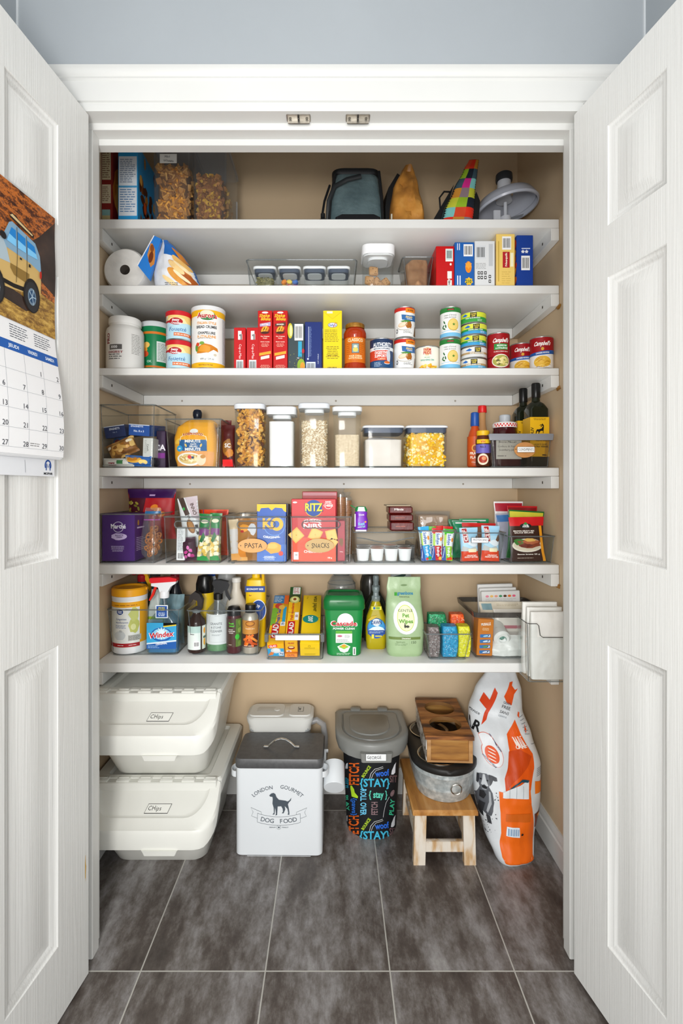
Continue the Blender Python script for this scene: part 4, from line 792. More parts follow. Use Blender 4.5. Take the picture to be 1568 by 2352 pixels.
def camp(k):
    def f(d, R, H):
        d.rect(-R*1.7, 0, R*1.7, H, C('#ece9e4')); d.rect(-R*1.7, H*.5 if k else H*.3, R*1.7, H, C('#9c0f18'), 2); d.text("Campbell's", 0, H*.80, .0125, C('#fdf6f2'), 4, 1, w=.050, shear=.35, jit=.03)
        if k == 0:
            d.rect(-R*1.7, 0, R*1.7, H*.34, C('#9c0f18'), 2); d.rect(-.022, H*.52, .022, H*.70, C('#2f8c3c'), 3); d.text('MUSHROOM', .002, H*.645, .005, C('#eef6ea'), 4, w=.03); d.text("à L'ITALIENNE", .002, H*.57, .005, C('#eef6ea'), 4, w=.038); d.text('CLUBS & HERBS READY', .0, H*.47, .003, C('#f4dad6'), 4)
            d.ell(0, H*.2, .029, .021, C('#e9e3d6'), 4); d.ell(0, H*.2, .026, .018, C('#a7a54b'), 5); R_ = random.Random(3); [d.ell(R_.uniform(-.02, .02), H*R_.uniform(.1, .3), .005, .004, C(R_.choice(['#d8c979', '#7c8a35', '#5e5a24', '#e4d694'])), 6+i % 5, n=10) for i in range(26)]
        else:
            d.ell(0, H*.62, .0045, .005, C('#d9a233'), 4); d.poly([(-R*1.5, H*.50), (-.01, H*.53), (.012, H*.56), (R*1.5, H*.60), (R*1.5, H*.48), (0, H*.42), (-R*1.5, H*.42)], C('#2057a4'), 4); d.text('CHICKEN NOODLE', .0, H*.49, .0045, C('#f4f4f6'), 5, w=.040, rot=.05)
            d.ell(0, H*.2, .028, .020, C('#f0ede6'), 5); d.ell(0, H*.2, .026, .018, C('#e6b53c'), 6); R_ = random.Random(8); [d.line([(u, H*.08+v), (u+.01, H*.12+v), (u+.018, H*.09+v)], .0016, C(R_.choice(['#f6d876', '#f0c24c', '#c78d1e'])), 7+i % 4) for i, (u, v) in enumerate([(R_.uniform(-.024, .006), R_.uniform(-.006, .022)) for _ in range(20)])]; d.lines(-.018, .001, .02, .007, 1, C('#2057a4'), 6)
    return f
can('soup_can', 'tall dark red soup can with a green banner, next to the tuna stack', 1119, 1169, 1.60, .116, Zs, camp(0), '#9c0f18', rot=-.05)
can('soup_can', 'shorter red and white noodle soup can behind, second from the right end', 1171, 1221, 1.655, .099, Zs, camp(1), '#ece9e4', rot=-.2)
can('soup_can', 'red and white noodle soup can in front at the right end of the third shelf', 1217, 1269, 1.60, .1035, Zs, camp(1), '#ece9e4', rot=-.3)
# ============================ FOURTH SHELF (canisters) ======================
Z4 = S4
t = clearbin('tall clear bin with crumpled pasta packets, at the left end of the canister shelf', 225, 357, 1.575, 928, Z4, .225, taper=.006, r=.008)
bx = t.location.x
def a(d, w, h): d.rect(-w/2, h*.93, w/2, h, C('#c7cdd8')); d.text('SPAGHETTI', 0, h*.74, .006, C('#dbe3f2'), w=w*.5); d.text('No. 5', .0, h*.45, .004, C('#aebfe0'), bold=0)
carton('pasta_box', 'tilted dark blue pasta box inside the tall left bin', 0, 1, 1.6, 0, 0, .15, '#1b2f5e', a, loc=(bx-.045, 1.60, Z4+.098), w=.066, h=.038, rot=(.1, -.14, 0), group=None)
def a(d, w, h): d.rect(-w/2, h*.93, w/2, h, C('#cfd6e2')); d.text('SPAGHETTI', -w*.1, h*.82, .005, C('#dbe3f2'), w=w*.6); d.text('No. 8 x 3', .0, h*.42, .006, C('#dbe3f2'), w=w*.5)
carton('pasta_box', 'blue pasta box lying higher, in the right half of the tall left bin', 0, 1, 1.6, 0, 0, .15, '#1f4f9c', a, loc=(bx+.030, 1.595, Z4+.103), w=.066, h=.036, rot=(.1, .07, 0))
def a(d, w, h): d.text('Catelli', 0, h*.5, .006, C('#3a3a3a'), rot=-pi/2, bold=0); d.lines(-w*.35, h*.2, -w*.1, h*.9, 12, C('#9a9a96'))
carton('pasta_box', 'white pasta box end standing at the right in the tall left bin', 0, 1, 1.6, 0, 0, .08, '#d5d6d0', a, loc=(bx+.056, 1.60, Z4+.035), w=.032, h=.062, rot=(0, .03, 0))
tag(MB().box(bx-.075, bx+.078, 1.60, 1.77, Z4+.006, Z4+.034, C('#2a2f3a', .5), .008).build('packet'), 'dark folded packet at the bottom of the tall left bin', 'packet')
pas = N('dry_pasta', [(.3, '#8a5a24'), (.55, '#c08a3c'), (.8, '#e3bb6c')], 45, .5, vor=True)
pouch('pasta_bag', 'clear crinkled bag of brown dry pasta leaning in the tall left bin', .095, .055, .05, '#b5813c', lambda d, w, h: [d.poly(blob(x, y, .008, .005, 8, .3, i), C(c, .25), 1+i % 3) for i, (x, y, c) in enumerate([(-.03, .02, '#d9a858'), (-.015, .035, '#8c5a26'), (.0, .02, '#e0b871'), (.012, .038, '#a66f30'), (.025, .025, '#d4a152'), (.035, .04, '#f0e2c8'), (-.038, .04, '#efe6d6'), (.005, .012, '#7a4a1c')])], loc=(bx-.012, 1.602, Z4+.038), rot=(0, -.42, 0), mat=pas, amp=.006, fr=40, seed=2)
pouch('pasta_bag', 'blue and yellow pasta bag lying at the bottom of the tall left bin', .085, .034, .04, '#2c66b0', lambda d, w, h: (d.ell(-.01, .02, .028, .010, C('#e0a83c'), 1), d.ell(-.014, .022, .018, .006, C('#c47f24'), 2), d.ell(.022, .014, .014, .008, C('#f1cf74'), 2), d.rect(-.042, .004, -.03, .03, C('#e8e8e2'), 1)), loc=(bx+.026, 1.600, Z4+.006), rot=(0, .05, 0), amp=.004, seed=6)
pouch('pasta_bag', 'white and green flattened packet on the floor of the tall left bin', .10, .026, .03, '#d9d9d2', lambda d, w, h: (d.rect(.0, .008, .02, .02, C('#3f7a48')), d.rect(-.03, .004, -.006, .012, C('#8f3040'))), loc=(bx-.035, 1.596, Z4+.005), amp=.003, seed=9)
pouch('chip_bag', 'blue and dark red crumpled bag at the left back of the tall left bin', .055, .10, .05, '#27558f', lambda d, w, h: (d.poly(blob(.0, .04, .016, .02, 10, .3, 3), C('#7a1b24'), 1), d.ell(-.012, .025, .012, .012, C('#e5b43a'), 2)), loc=(bx-.060, 1.66, Z4+.036), rot=(0, .15, 0), amp=.008, seed=3)
def a(d, w, h): d.text('CA', -.004, .07, .018, C('#e9e6ec')); d.rect(-w/2+.002, .035, w/2-.002, .052, C('#7b2c86'))
carton('pasta_box', 'dark purple pasta box standing between the tall left bin and the oats bin', 0, 1, 1.6, 0, 0, .15, '#2f1838', a, loc=(X(363, 1.64)+.006, 1.650, Z4), w=.030, h=.125)
# bin with oats
t = clearbin('clear bin holding the yellow oats bag, second from the left on the canister shelf', 375, 510, 1.565, 961, Z4, .235, taper=.008, r=.008)
bx = t.location.x
def a(d, w, h):
    d.rect(-w*.5, 0, w*.5, h, C('#f0a81e', .3)); d.poly([(-w*.5, h*.50), (-w*.36, h*.62), (-w*.30, h*.62), (-w*.33, h*.5)], C('#f7c548'), 2)
    d.ell(0, .112, .014, .008, C('#e9e9e6'), 3); d.text('ROBIN HOOD', -.002, .104, .009, C('#f8e6a8'), 3, w=.070, arc=.12); d.text('ROBIN HOOD', -.002, .104, .0078, C('#b3261c'), 4, w=.066, arc=.12)
    d.line([(-.042, .080), (-.040, .094), (-.02, .101), (.02, .101), (.040, .094), (.042, .080)], .002, C('#fbf1cf'), 3); d.rect(-.046, .048, .042, .084, C('#1d5f97'), 2); d.text('MINUTE', -.002, .0795, .0085, C('#f4f4ee'), 4, w=.050); d.text('OATS', .0, .0695, .005, C('#f4f4ee'), 4); d.text('GRUAU', .0, .0625, .005, C('#f4f4ee'), 4); d.text('MINUTE', -.002, .0535, .0085, C('#f4f4ee'), 4, w=.050)
    for s in (-1, 1): d.ell(s*.024, .066, .003, .006, C('#e2c265'), 4, rot=-s*.4)
    d.ell(-.044, .056, .010, .010, C('#2aa0d8'), 5); d.text('60', -.044, .056, .005, C('#f2f8fc'), 6)
    d.poly([(-w*.45, 0), (w*.45, 0), (w*.45, .046), (-w*.3, .050)], C('#e8a25c'), 2); d.ell(-.014, .022, .040, .021, C('#f4f1ea'), 4); d.ell(-.014, .023, .034, .016, C('#ddc07c'), 5)
    R_ = random.Random(3); [d.ell(-.014+R_.uniform(-.026, .026), .023+R_.uniform(-.01, .01), .005, .002, C(R_.choice(['#f0dca6', '#c79c4e', '#fbeec6'])), 6+i % 3, rot=R_.uniform(0, 3), n=8) for i in range(34)]
    d.ell(-.012, .029, .006, .006, C('#d6342a'), 10); d.ell(-.002, .027, .004, .004, C('#27406b'), 10); d.ell(.024, .02, .016, .018, C('#f0d9b8'), 6); d.ell(.03, .03, .008, .006, C('#c98a3a'), 7)
sack('oats_bag', 'yellow oats bag with a blue panel and a bowl of porridge, in the second bin', [(0, -.058, .066, 0, .09), (.03, -.066, .072, -.004, .10), (.09, -.068, .070, 0, .09), (.125, -.060, .062, .012, .07), (.142, -.040, .058, .025, .055)], C('#f0a81e', .3), a, 'oats bag', loc=(bx-.006, 1.590, Z4+.006), amp=.002, p=3.6)
m = MB(); m.skin([[(p[0]*1.0, p[1]*.5, z) for p in rr(hx, hy, .012, 4)] for z, hx, hy in ((0, .055, .04), (.012, .058, .045), (.02, .05, .04), (.026, .04, .03))], N('crumpled_yellow', [(.3, '#dc951a'), (.7, '#f4b93c')], 12, .3, bump=1, bscale=30, dist=.006)); tag(m.build('chip_bag', loc=(bx-.012, 1.715, Z4+.142)), 'rumpled yellow bag top showing behind the oats bag', 'bag')
m = MB(); m.lathe([(.010, 0), (.013, .01), (.016, .02), (.016, .032), (.012, .040), (.004, .043)], C('#1c2230', .2), seg=20); m.M = Matrix(); m.lathe([(.022, -.165), (.022, -.06), (.012, -.02), (.010, 0)], C('#5a2416', .2), seg=20); tag(m.build('sauce_bottle', loc=(X(456, 1.78), 1.765, Z4+.171)), 'bottle with a round dark cap peeking up behind the oats bag', 'bottle')
def a(d, w, h):
    d.poly(blob(0, h*.5, .016, .03, 12, .3, 4), C('#8b5a20'), 1); d.poly(blob(.004, h*.35, .012, .014, 10, .3, 6), C('#c07a2c'), 2); d.rect(-w*.45, h*.04, w*.35, h*.2, C('#e2282a'), 1); d.text('SC', 0, h*.52, .012, C('#e9e2da'), 3, rot=pi/2*0)
pouch('chip_bag', 'dark brown and red crisp packet standing right beside the oats bin', .042, .138, .03, '#4c1715', a, loc=(X(524, 1.60), 1.605, Z4), seed=12, amp=.004)
pouch('chip_bag', 'dark red crisp packet with a pointed top behind the brown one', .035, .165, .02, '#6a1c1c', lambda d, w, h: d.poly(blob(0, .12, .01, .02, 9, .3, 2), C('#c9802c')), loc=(X(518, 1.68), 1.69, Z4), seed=14, amp=.004)
# canisters
def cwrap(label, px0, px1, pyt, lid, z1, kind, nm, cl, cat, mat, m2=None, n=0, size=.01, seed=1, hill=.004, D=1.575, dep=None, seal=False, lidh=.016, base=None, pop=True, hz=.0):
    t = canister(label, px0, px1, D, pyt, Z4, dep or (px1-px0)/F*D, lid=lid, lidh=lidh, seal=seal, r=.016, pop=pop, sealh=.016); w = (px1-px0)/F*D; x = t.location.x; dp = dep or w
    contents(nm, cl, cat, x-w/2+.0085, x+w/2-.0085, D+.0085, D+dp-.0085, Z4+.006, z1, kind, mat, m2, n, size, seed, hill=hill, base=base, r=.012); return t
gl = '#d8dce1'
cwrap('tall clear canister full of golden bran flakes, first of the tall canisters', 535, 607, 925, gl, Z(939, 1.58), 'flake', 'bran_flakes', 'golden bran and raisin flakes in the first tall canister', 'cereal', C('#dfa545', .7), [C('#c98a34', .7), C('#eec36c', .7), C('#dfa545', .7), C('#5c3320', .7)], 520, .016, 2, pop=False, base=C('#9c6a2a'), lidh=.018)
flour = N('white_flour', [(.3, '#e9e7e4'), (.7, '#f3f1ef')], 30, .9, bump=.3)
cwrap('tall clear canister of white flour, between the bran flakes and the oats', 610, 679, 932, '#e6e8ea', Z(966, 1.58), None, 'sugar', 'white sugar filling the second tall canister', 'sugar', flour, hill=.002, lidh=.026)
oat = N('rolled_oats_mix', [(.2, '#b39872'), (.45, '#d8c4a2'), (.7, '#efe3cc')], 260, .9, vor=True, bump=.6)
cwrap('tall clear canister of rolled oats, third of the tall canisters', 684, 757, 924, gl, Z(964, 1.58), 'flake', 'rolled_oats', 'pale rolled oats in the third tall canister', 'oats', C('#e2d2b4', .9), [C('#cbb48e', .9), C('#bfa57c', .9)], 900, .0052, 6, base=oat, lidh=.018)
sug = N('brown_rice', [(.3, '#c9b391'), (.6, '#ddcaac'), (.8, '#ebdcc4')], 160, .95, bump=.5)
cwrap('tall clear canister a bit over half full of pale rice, last of the tall ones', 763, 832, 932, '#eceeef', Z(996, 1.58), None, 'rice', 'pale beige rice filling a bit over half of the fourth tall canister', 'rice', sug, hill=.003, lidh=.016)
fl2 = N('beige_flour', [(.3, '#d9d0c6'), (.7, '#e6ded6')], 20, .95, bump=.4)
cwrap('short wide canister of off-white flour, next to the popcorn', 833, 930, 976, '#eceef0', Z(1001, 1.58), None, 'flour', 'off-white flour heaped in the left short canister', 'flour', fl2, hill=.012, seal=True, lidh=.008, pop=False)
pw = C('#f6e9b0', .7)
cwrap('short wide canister full of yellow popcorn with a dark seal under the lid', 933, 1031, 976, '#eceef0', Z(994, 1.58), 'pop', 'popcorn', 'yellow and white popcorn filling the right short canister', 'popcorn', pw, [C('#f0bf14', .6), C('#f3cd30', .6), C('#e3a60e', .6), C('#f0bf14', .6)], 420, .012, 8, seal=True, lidh=.008, pop=False, base=C('#d9a91f'))
# condiments bin: front grey band
t = clearbin('smoky condiments bin with a grey front rim and an oval wooden tag', 1124, 1271, 1.555, 996, Z4, .25, taper=.008, r=.008, mat=SMK)
bx = t.location.x; w = 147/F*1.555; h = t.children[0].dimensions.z
hB = Z(996, 1.555)-Z4
m = MB(); m.loft([(hB-.020, w/2, .004, .004), (hB-.003, w/2+.002, .005, .004), (hB, w/2, .004, .004)], C('#8b8d93', .35), c=(0, .004)); m.build('front_rim', t, label='solid grey front rim')
m = MB(); m.M = Matrix.Translation((.008, -.006, hB-.073)); P = [(.033*cos(i/28*2*pi), .024*sin(i/28*2*pi)+.022) for i in range(28)]; wood = N('tag_wood', [(.3, '#b47a40'), (.7, '#c98d50')], 30, .5, stretch=(1, 1, 5)); m.prism(P, 0, .002, wood, 'y')
d = Dec(m, plane_front(0)); d.rect(-.024, .014, .030, .032, C('#2a2a2e')); d.rect(-.023, .015, .029, .031, C('#f1f1ef'), 2); d.text('CONDiMENTS', .003, .023, .0075, C('#1e1e22'), 3, 0, w=.047, jit=.09); d.ell(-.028, .024, .0018, .0018, C('#5c4630'), 2, n=10); m.build('wooden_tag', t, 'oval wooden tag reading Condiments')
def bottle(name, label, x, y, z, P, mat, cap=None, capmat=None, lab=None, base='#ffffff', R=None, z0=0, z1=0, rot=None, cat='bottle', seg=32, sx=1, sy=1, parts=(), tilt=None):
    t = thing(name, label, cat, (x, y, z), rot=tilt); m = MB(); m.lathe(P, mat, seg=seg, sx=sx, sy=sy); m.build('bottle_body', t)
    if lab:
        m = MB(); r = rot if rot is not None else -atan2(x, y); Rr = R+.0006
        m.skin([[(Rr*sx*sin(a), -Rr*sy*cos(a), zz) for a in [2*pi*i/40 for i in range(40)]] for zz in (z0, z1)], C(base, .4), (0, 0))
        fn = cylmap(Rr, rot=r, z0=z0); lab(Dec(m, (lambda u, v, hh: (fn(u, v, hh)[0]*sx, fn(u, v, hh)[1]*sy, z0+v)), .006), Rr, z1-z0); m.build('label', t)
    if cap: m = MB(); m.lathe(cap, capmat, seg=24); m.build('cap', t)
    return t
def a(d, R, H): d.rect(-R*1.5, 0, R*1.5, H*.72, C('#c9541c')); d.ell(0, H*.6, .010, .012, C('#e2a03c'), 2); d.ell(0, H*.6, .006, .008, C('#8a2a14'), 3); d.text('FRANK', .002, H*.42, .008, C('#f7ead6'), 3); d.text('FLAME', .002, H*.28, .008, C('#f7ead6'), 3); d.text('Classic', 0, H*.12, .005, C('#f7ead6'), 3, 0)
bottle('sauce_bottle', 'orange hot sauce bottle with a blue cap, standing at the left in the condiments bin', X(1090, 1.66), 1.66, Z4+.006, [(.022, 0), (.024, .003), (.024, .09), (.018, .115), (.012, .13), (.011, .15)], C('#c24a18', .2), [(.013, .135), (.014, .137), (.013, .178), (.010, .181)], C('#1f4f9f', .35), a, '#c9541c', .024, .004, .10)
bottle('sauce_bottle', 'clear-necked sauce bottle with a red cap in the condiments bin', X(1104, 1.69)+.012, 1.715, Z4+.006, [(.024, 0), (.026, .003), (.026, .1), (.016, .125), (.012, .15), (.011, .19)], C('#b98a5c', .1), [(.014, .188), (.015, .19), (.014, .211), (.010, .213)], C('#d81f1f', .35), lambda d, R, H: (d.rect(-R*1.5, 0, R*1.5, H, C('#e5e0d8')), d.lines(-.02, .02, .02, H*.8, 6, C('#555555'), 2)), '#e5e0d8', .026, .02, .09)
def a(d, R, H): d.rect(-R*1.5, H*.45, R*1.5, H*.8, C('#6b62b5')); d.text('No.1', 0, H*.7, .006, C('#1c1c1c'), 2); d.rect(-R, H*.84, R, H, C('#eac11f')); d.text('VH', 0, H*.91, .007, C('#c22a1c'), 2); d.ell(.0, H*.2, .018, .018, C('#ecdcc2'), 2); d.ell(.0, H*.2, .013, .012, C('#a8321c'), 3); d.ell(.003, H*.24, .007, .006, C('#d98a5c'), 4)
bottle('sauce_jar', 'small dark sauce jar with a yellow lid at the left front of the condiments bin', X(1110, 1.60), 1.605, Z4+.006, [(.020, 0), (.022, .003), (.022, .085), (.018, .095), (.018, .1)], C('#5a2a14', .2), [(.019, .098), (.020, .1), (.020, .112), (.018, .114)], C('#e8b81f', .4), a, '#4a2416', .022, .006, .085, cat='jar')
t = thing('jam_jar', 'dark jam jar with a red gingham lid and a handwritten label in the condiments bin', 'jar', (X(1158, 1.62), 1.618, Z4+.006))
m = MB(); m.loft([(0, .041, .036, .014), (.004, .044, .038, .016), (.088, .044, .038, .016), (.100, .040, .034, .03), (.118, .036, .034, .034), (.126, .036, .034, .034)], C('#3c0f12', .08)); m.build('jar_glass', t)
m = MB(); m.box(-.040, .040, -.0392, -.0384, .022, .088, C('#d4d8d4', .6)); d = Dec(m, plane_front(-.0392)); d.text('Bonne Maman', -.004, .076, .006, C('#2a2a2a'), 1, 0, w=.056, jit=.1, shear=.2); d.text('Confiture de Fraises', -.004, .062, .005, C('#2a2a2a'), 1, 0, w=.062, jit=.1, shear=.2); d.text('Strawberry Jam', -.006, .051, .0055, C('#2a2a2a'), 1, 0, w=.050, jit=.1, shear=.2); d.lines(-.036, .028, .0, .036, 1, C('#8a8a8a')); m.build('label', t)
m = MB(); L = [(.037, .124), (.0385, .126), (.0385, .136), (.034, .141), (.002, .142)]; m.lathe(L, C('#e9e2df', .4), seg=40); d = Dec(m, cylmap(.0386), .006)
for i in range(-9, 10):
    for j in range(2):
        if (i+j) % 2 == 0: d.rect(i*.005-.0025, .126+j*.005, i*.005+.0025, .131+j*.005, C('#c92a2a'), 1)
m.build('lid', t)
def oil(label, x, y, hgt):
    t = thing('olive_oil_bottle', label, 'bottle', (x, y, Z4+.006)); k = hgt/.262; dk = C('#1b1f12', .12)
    m = MB(); m.loft([(0, .028, .028, .008), (.004, .030, .030, .008), (.178*k, .030, .030, .008), (.196*k, .024, .024, .02), (.204*k, .013, .013, .013), (.222*k, .0115, .0115, .0115)], dk); m.build('bottle_glass', t)
    m = MB(); m.lathe([(.0125, .215*k), (.014, .218*k), (.014, .258*k), (.012, .262*k), (.002, .262*k)], C('#141414', .3), seg=24); m.build('cap', t)
    m = MB(); m.box(-.0304, .0304, -.0306, .0306, .03*k, .152*k, C('#e9b51a', .4)); d = Dec(m, plane_front(-.0306)); d.lines(-.02, .142*k, .02, .149*k, 2, C('#5a4710'), cen=True)
    H = .122*k; d.poly([(-.012, .112), (-.009, .118), (-.002, .118), (.006, .121), (.010, .128), (.004, .134), (-.002, .130), (.006, .131), (.007, .127), (.002, .124), (.008, .137), (.013, .131), (.013, .122), (.012, .112), (.012, .106), (.010, .106), (.010, .113), (.003, .113), (-.001, .108), (-.002, .104), (-.004, .104), (-.004, .110), (-.008, .112), (-.011, .104), (-.013, .104)][::-1], C('#15130c'), 2)
    d.rect(-.022, .098, .020, .1025, C('#15130c')); d.text('OLIVE OIL', .004, .083, .005, C('#3a2e0a')); d.text('HUILE D OLIVE', .002, .070, .004, C('#3a2e0a')); d.text('EXTRA VIERGE', .002, .063, .005, C('#3a2e0a')); d.rect(.008, .034, .02, .038, C('#3a2e0a')); d.text('OLIV', -.024, .11, .009, C('#3a2e0a'), rot=pi/2)
    m.build('label', t); return t
oil('tallest olive oil bottle, with a yellow label, at the right in the condiments bin', X(1231, 1.625), 1.628, Z(881, 1.63)-Z4-.006)
oil('olive oil bottle half hidden behind the front one', X(1205, 1.71), 1.725, Z(892, 1.72)-Z4-.006)
bottle('small_jar', 'small jar with a pale grey cap hidden behind the jam jar', X(1160, 1.74), 1.745, Z4+.006, [(.022, 0), (.024, .003), (.024, .14), (.016, .15), (.016, .155)], C('#7a7c80', .3), [(.018, .150), (.019, .152), (.019, .182), (.016, .185)], C('#cfd6de', .4), cat='jar')
# ============================ FIFTH SHELF (bins) ============================
Z5 = S5
t = clearbin('clear bin with the purple crisps box and pretzels, leftmost on the bins shelf', 222, 357, 1.568, 1180, Z5, .25, taper=.004, r=.006)
bx = t.location.x
def a(d, w, h):
    d.ring(.0, h*.72, .017, .017, .0015, C('#e8dff0'), 1); d.text('Marché', 0, h*.735, .013, C('#f3eef6'), 2, w=.048, jit=.08); d.poly(blob(.002, h*.52, .024, .011, 16, .12, 6), C('#cdb8e0')); d.text('BAGUETTE', .003, h*.545, .0045, C('#4a2a6a'), 2, w=.026); d.text('CRISPS', .003, h*.505, .0045, C('#4a2a6a'), 2)
    d.lines(-.024, h*.2, .02, h*.33, 6, C('#c9b8dc'), cen=True)
def sd(d, w, h): d.lines(.015, h*.2, .09, h*.5, 8, C('#c9b8dc')); d.ell(.03, h*.8, .007, .009, C('#b8872c')); d.rect(.02, h*.68, .08, h*.71, C('#d9cbe8'))
carton('crisps_box', 'purple crisps box standing in the leftmost bin', 234, 309, 1.585, 1180, Z5+.006, .12, '#46206e', a, sd)
pz = N('pretzel_brown', [(.3, '#a8571a'), (.6, '#d07e2c'), (.8, '#e9a54e')], 50, .35)
t = thing('pretzel_bag', 'clear zip bag of knotted pretzels in the leftmost bin', 'bag', (X(341, 1.60)-.001, 1.612, Z5+.006))
S = Sack([(0, -.012, .020, 0, .03), (.02, -.030, .032, -.012, .045), (.07, -.032, .034, -.012, .05), (.11, -.028, .03, 0, .035), (.15, -.022, .034, .012, .018), (.168, -.018, .03, .014, .016)], .004, 30, 2.4, 2); m = MB(); S.mesh(m, clear('zip_bag', tint='#f8fafb', base=.06, edge=.35, haze=.05)); m.build('bag_film', t, ang=60)
m = MB(); d = S.dec(m, .008); d.rect(-.03, .148, .03, .157, C('#2e6c9e', .3)); d.rect(-.03, .128, .03, .131, C('#b55ab0', .3)); m.build('zip_strip', t)
R = random.Random(4)
pm_ = MB(); Q = []
for i in range(40): q = 2*pi*i/40; Q.append((.011*sin(q)*(1+.25*cos(2*q)), .0015*sin(3*q), .010*cos(q)+(.004*cos(3*q))))
pm_.tube(Q, .0024, pz, 6, True); pm_.tube([(-.007, -.001, .006), (0, -.002, -.002), (.007, 0, -.010)], .0022, pz, 6); pm_.tube([(.007, .001, .006), (0, 0, -.002), (-.007, 0, -.010)], .0022, pz, 6)
p0 = None
for i, (x, z) in enumerate([(-.004, .02), (.010, .026), (-.014, .034), (.006, .044), (.019, .040), (-.012, .056), (.004, .062), (.018, .058), (-.01, .076), (.008, .080), (.018, .074), (.0, .094), (.012, .098)]):
    o = pm_.build('pretzel') if p0 is None else p0.copy()
    if p0 is None: p0 = o
    else: COL.objects.link(o)
    o.location = (t.location.x+x, t.location.y+.014+(i % 3)*.007, Z5+.006+z); o.rotation_euler = (R.uniform(-.7, .7), R.uniform(-3, 3), R.uniform(-.7, .7)); tag(o, 'knotted brown pretzel in the clear zip bag', 'pretzel', 'pretzels in the zip bag')
def a(d, w, h):
    d.rect(-w/2, h*.82, w/2, h, C('#3a1350')); d.rect(-w*.5, 0, w*.5, h*.82, C('#b5121c'), 1); d.poly([(-w*.5, h*.1), (-w*.25, h*.1), (-w*.1, h*.82), (-w*.5, h*.82)], C('#4e1226'), 2)
    R_ = random.Random(5); [d.ell(-w*.36+R_.uniform(-.02, .022), h*.6+R_.uniform(-.024, .024), .0075, .004, C(R_.choice(['#a99a3c', '#c9bd63', '#7d7a2a'])), 3+i, rot=R_.uniform(0, 3)) for i in range(11)]
    for x, y in ((.015, .64), (.028, .58), (.042, .5)): d.ell(x, h*y, .014, .009, C('#ef8a22'), 4, rot=.3)
    d.line([(-.01, h*.5), (.01, h*.56)], .0012, C('#f5dcd6'), 5); d.rect(-.005, h*.86, .015, h*.89, C('#c9a8d8'), 3)
pouch('trail_mix_bag', 'red and purple bag of seeds rising behind the purple crisps box', .170, .175, .04, '#b5121c', a, loc=(X(348, 1.75), 1.755, Z(1123, 1.755)-.175), seed=2, rough=.25)
# second bin
t = clearbin('clear bin with a cutout handle, holding a white snack packet and popcorn bags', 372, 508, 1.568, 1186, Z5, .25, taper=.004, r=.006, handle=True)
bx = t.location.x
def a(d, w, h):
    d.poly([(-.030, h), (-.012, h), (.004, h*.66), (-.012, h*.64)], C('#4a3a34'), 1); d.poly([(-.008, h), (.034, h), (.036, h*.5), (.01, h*.6)], C('#c9bcc2'), 1); d.ell(-.014, h*.78, .004, .005, C('#3c9e4c'), 2); d.text('INNO', .018, h*.75, .011, C('#5a4440'), 2, rot=-1.35, w=.04); d.text('FOODS', -.003, h*.66, .006, C('#4a3a34'), 2, rot=-1.3)
    d.ell(.002, h*.42, .012, .024, C('#8a5a2c'), 2, rot=.25); d.ell(.003, h*.43, .008, .02, C('#b07a3c'), 3, rot=.25); d.rect(.016, h*.38, .026, h*.44, C('#2c2a28'), 2); d.rect(.018, h*.24, .027, h*.30, C('#2c2a28'), 2); d.text('NUTS', .016, h*.33, .006, C('#4a4a4a'), 2, rot=-1.3)
pouch('snack_packet', 'white and brown nut packet leaning diagonally in the second bin', .066, .165, .03, '#dcdfe0', a, loc=(bx-.008, 1.630, Z5+.045), rot=(-.02, -.15, 0), seed=4)
def a(d, w, h): d.lines(-w*.35, h*.3, w*.35, h*.95, 14, C('#8a8f92')); d.barcode(-w*.4, h*.02, w*.4, h*.26, 1)
carton('nutrition_panel_packet', 'narrow white packet with a barcode in front in the second bin', 0, 1, 1.6, 0, 0, .02, '#dde0e1', a, loc=(bx-.042, 1.590, Z5+.008), w=.027, h=.105, rot=(0, .02, 0), cat='packet')
pk = N('pink_candy', [(.3, '#a82a7c'), (.6, '#d65aa8'), (.8, '#ef9ccf')], 60, .4, vor=True)
pouch('candy_bag', 'dark bag of pink sweets at the bottom of the second bin', .045, .075, .04, '#3c1a2c', lambda d, w, h: [d.poly(blob(x, y, .006, .006, 8, .3, i), C(c), 1+i % 3) for i, (x, y, c) in enumerate([(-.012, .015, '#d65aa8'), (.002, .02, '#e98ac8'), (-.008, .03, '#c8408f'), (.008, .034, '#d65aa8'), (.0, .045, '#e07ab8'), (.012, .016, '#b5307c')])], loc=(bx-.012, 1.60, Z5+.006), rot=(0, -.1, 0), seed=7)
pop_ = ['#efd98a', '#f6ecc0', '#e3bd52', '#fbf3d6']
def a(d, w, h):
    d.rect(-w*.5, h*.68, w*.5, h, C('#1d7a3a', .3)); d.rect(-w*.5, h*.55, w*.5, h*.7, C('#7a3a7a', .3), 1); d.poly([(-w*.5, 0), (w*.5, 0), (w*.2, h*.12), (-w*.5, h*.08)], C('#1f9440'), 2); d.rect(-w*.5, h*.1, -w*.12, h*.3, C('#d4d9e4'), 2)
    R_ = random.Random(int(w*1e4)); [d.poly(blob(R_.uniform(-.4, .45)*w, R_.uniform(.12, .5)*h, .007, .007, 9, .3, i), C(R_.choice(pop_)), 3+i % 5) for i in range(24)]; d.poly([(-w*.3, h*.42), (0, h*.62), (w*.2, h*.52), (-w*.05, h*.40)], C('#1d6a34'), 8); d.ell(0, h*.84, w*.3, h*.04, C('#e8e2c8'), 4)
pouch('popcorn_bag', 'left of the two green popcorn bags in the second bin', .041, .150, .035, '#9a9468', a, loc=(bx+.028, 1.600, Z5+.006), rot=(0, .06, 0), seed=8)
pouch('popcorn_bag', 'right of the two green popcorn bags in the second bin, with a tied top', .039, .152, .035, '#9a9468', a, loc=(bx+.064, 1.606, Z5+.006), rot=(0, .03, 0), seed=10)
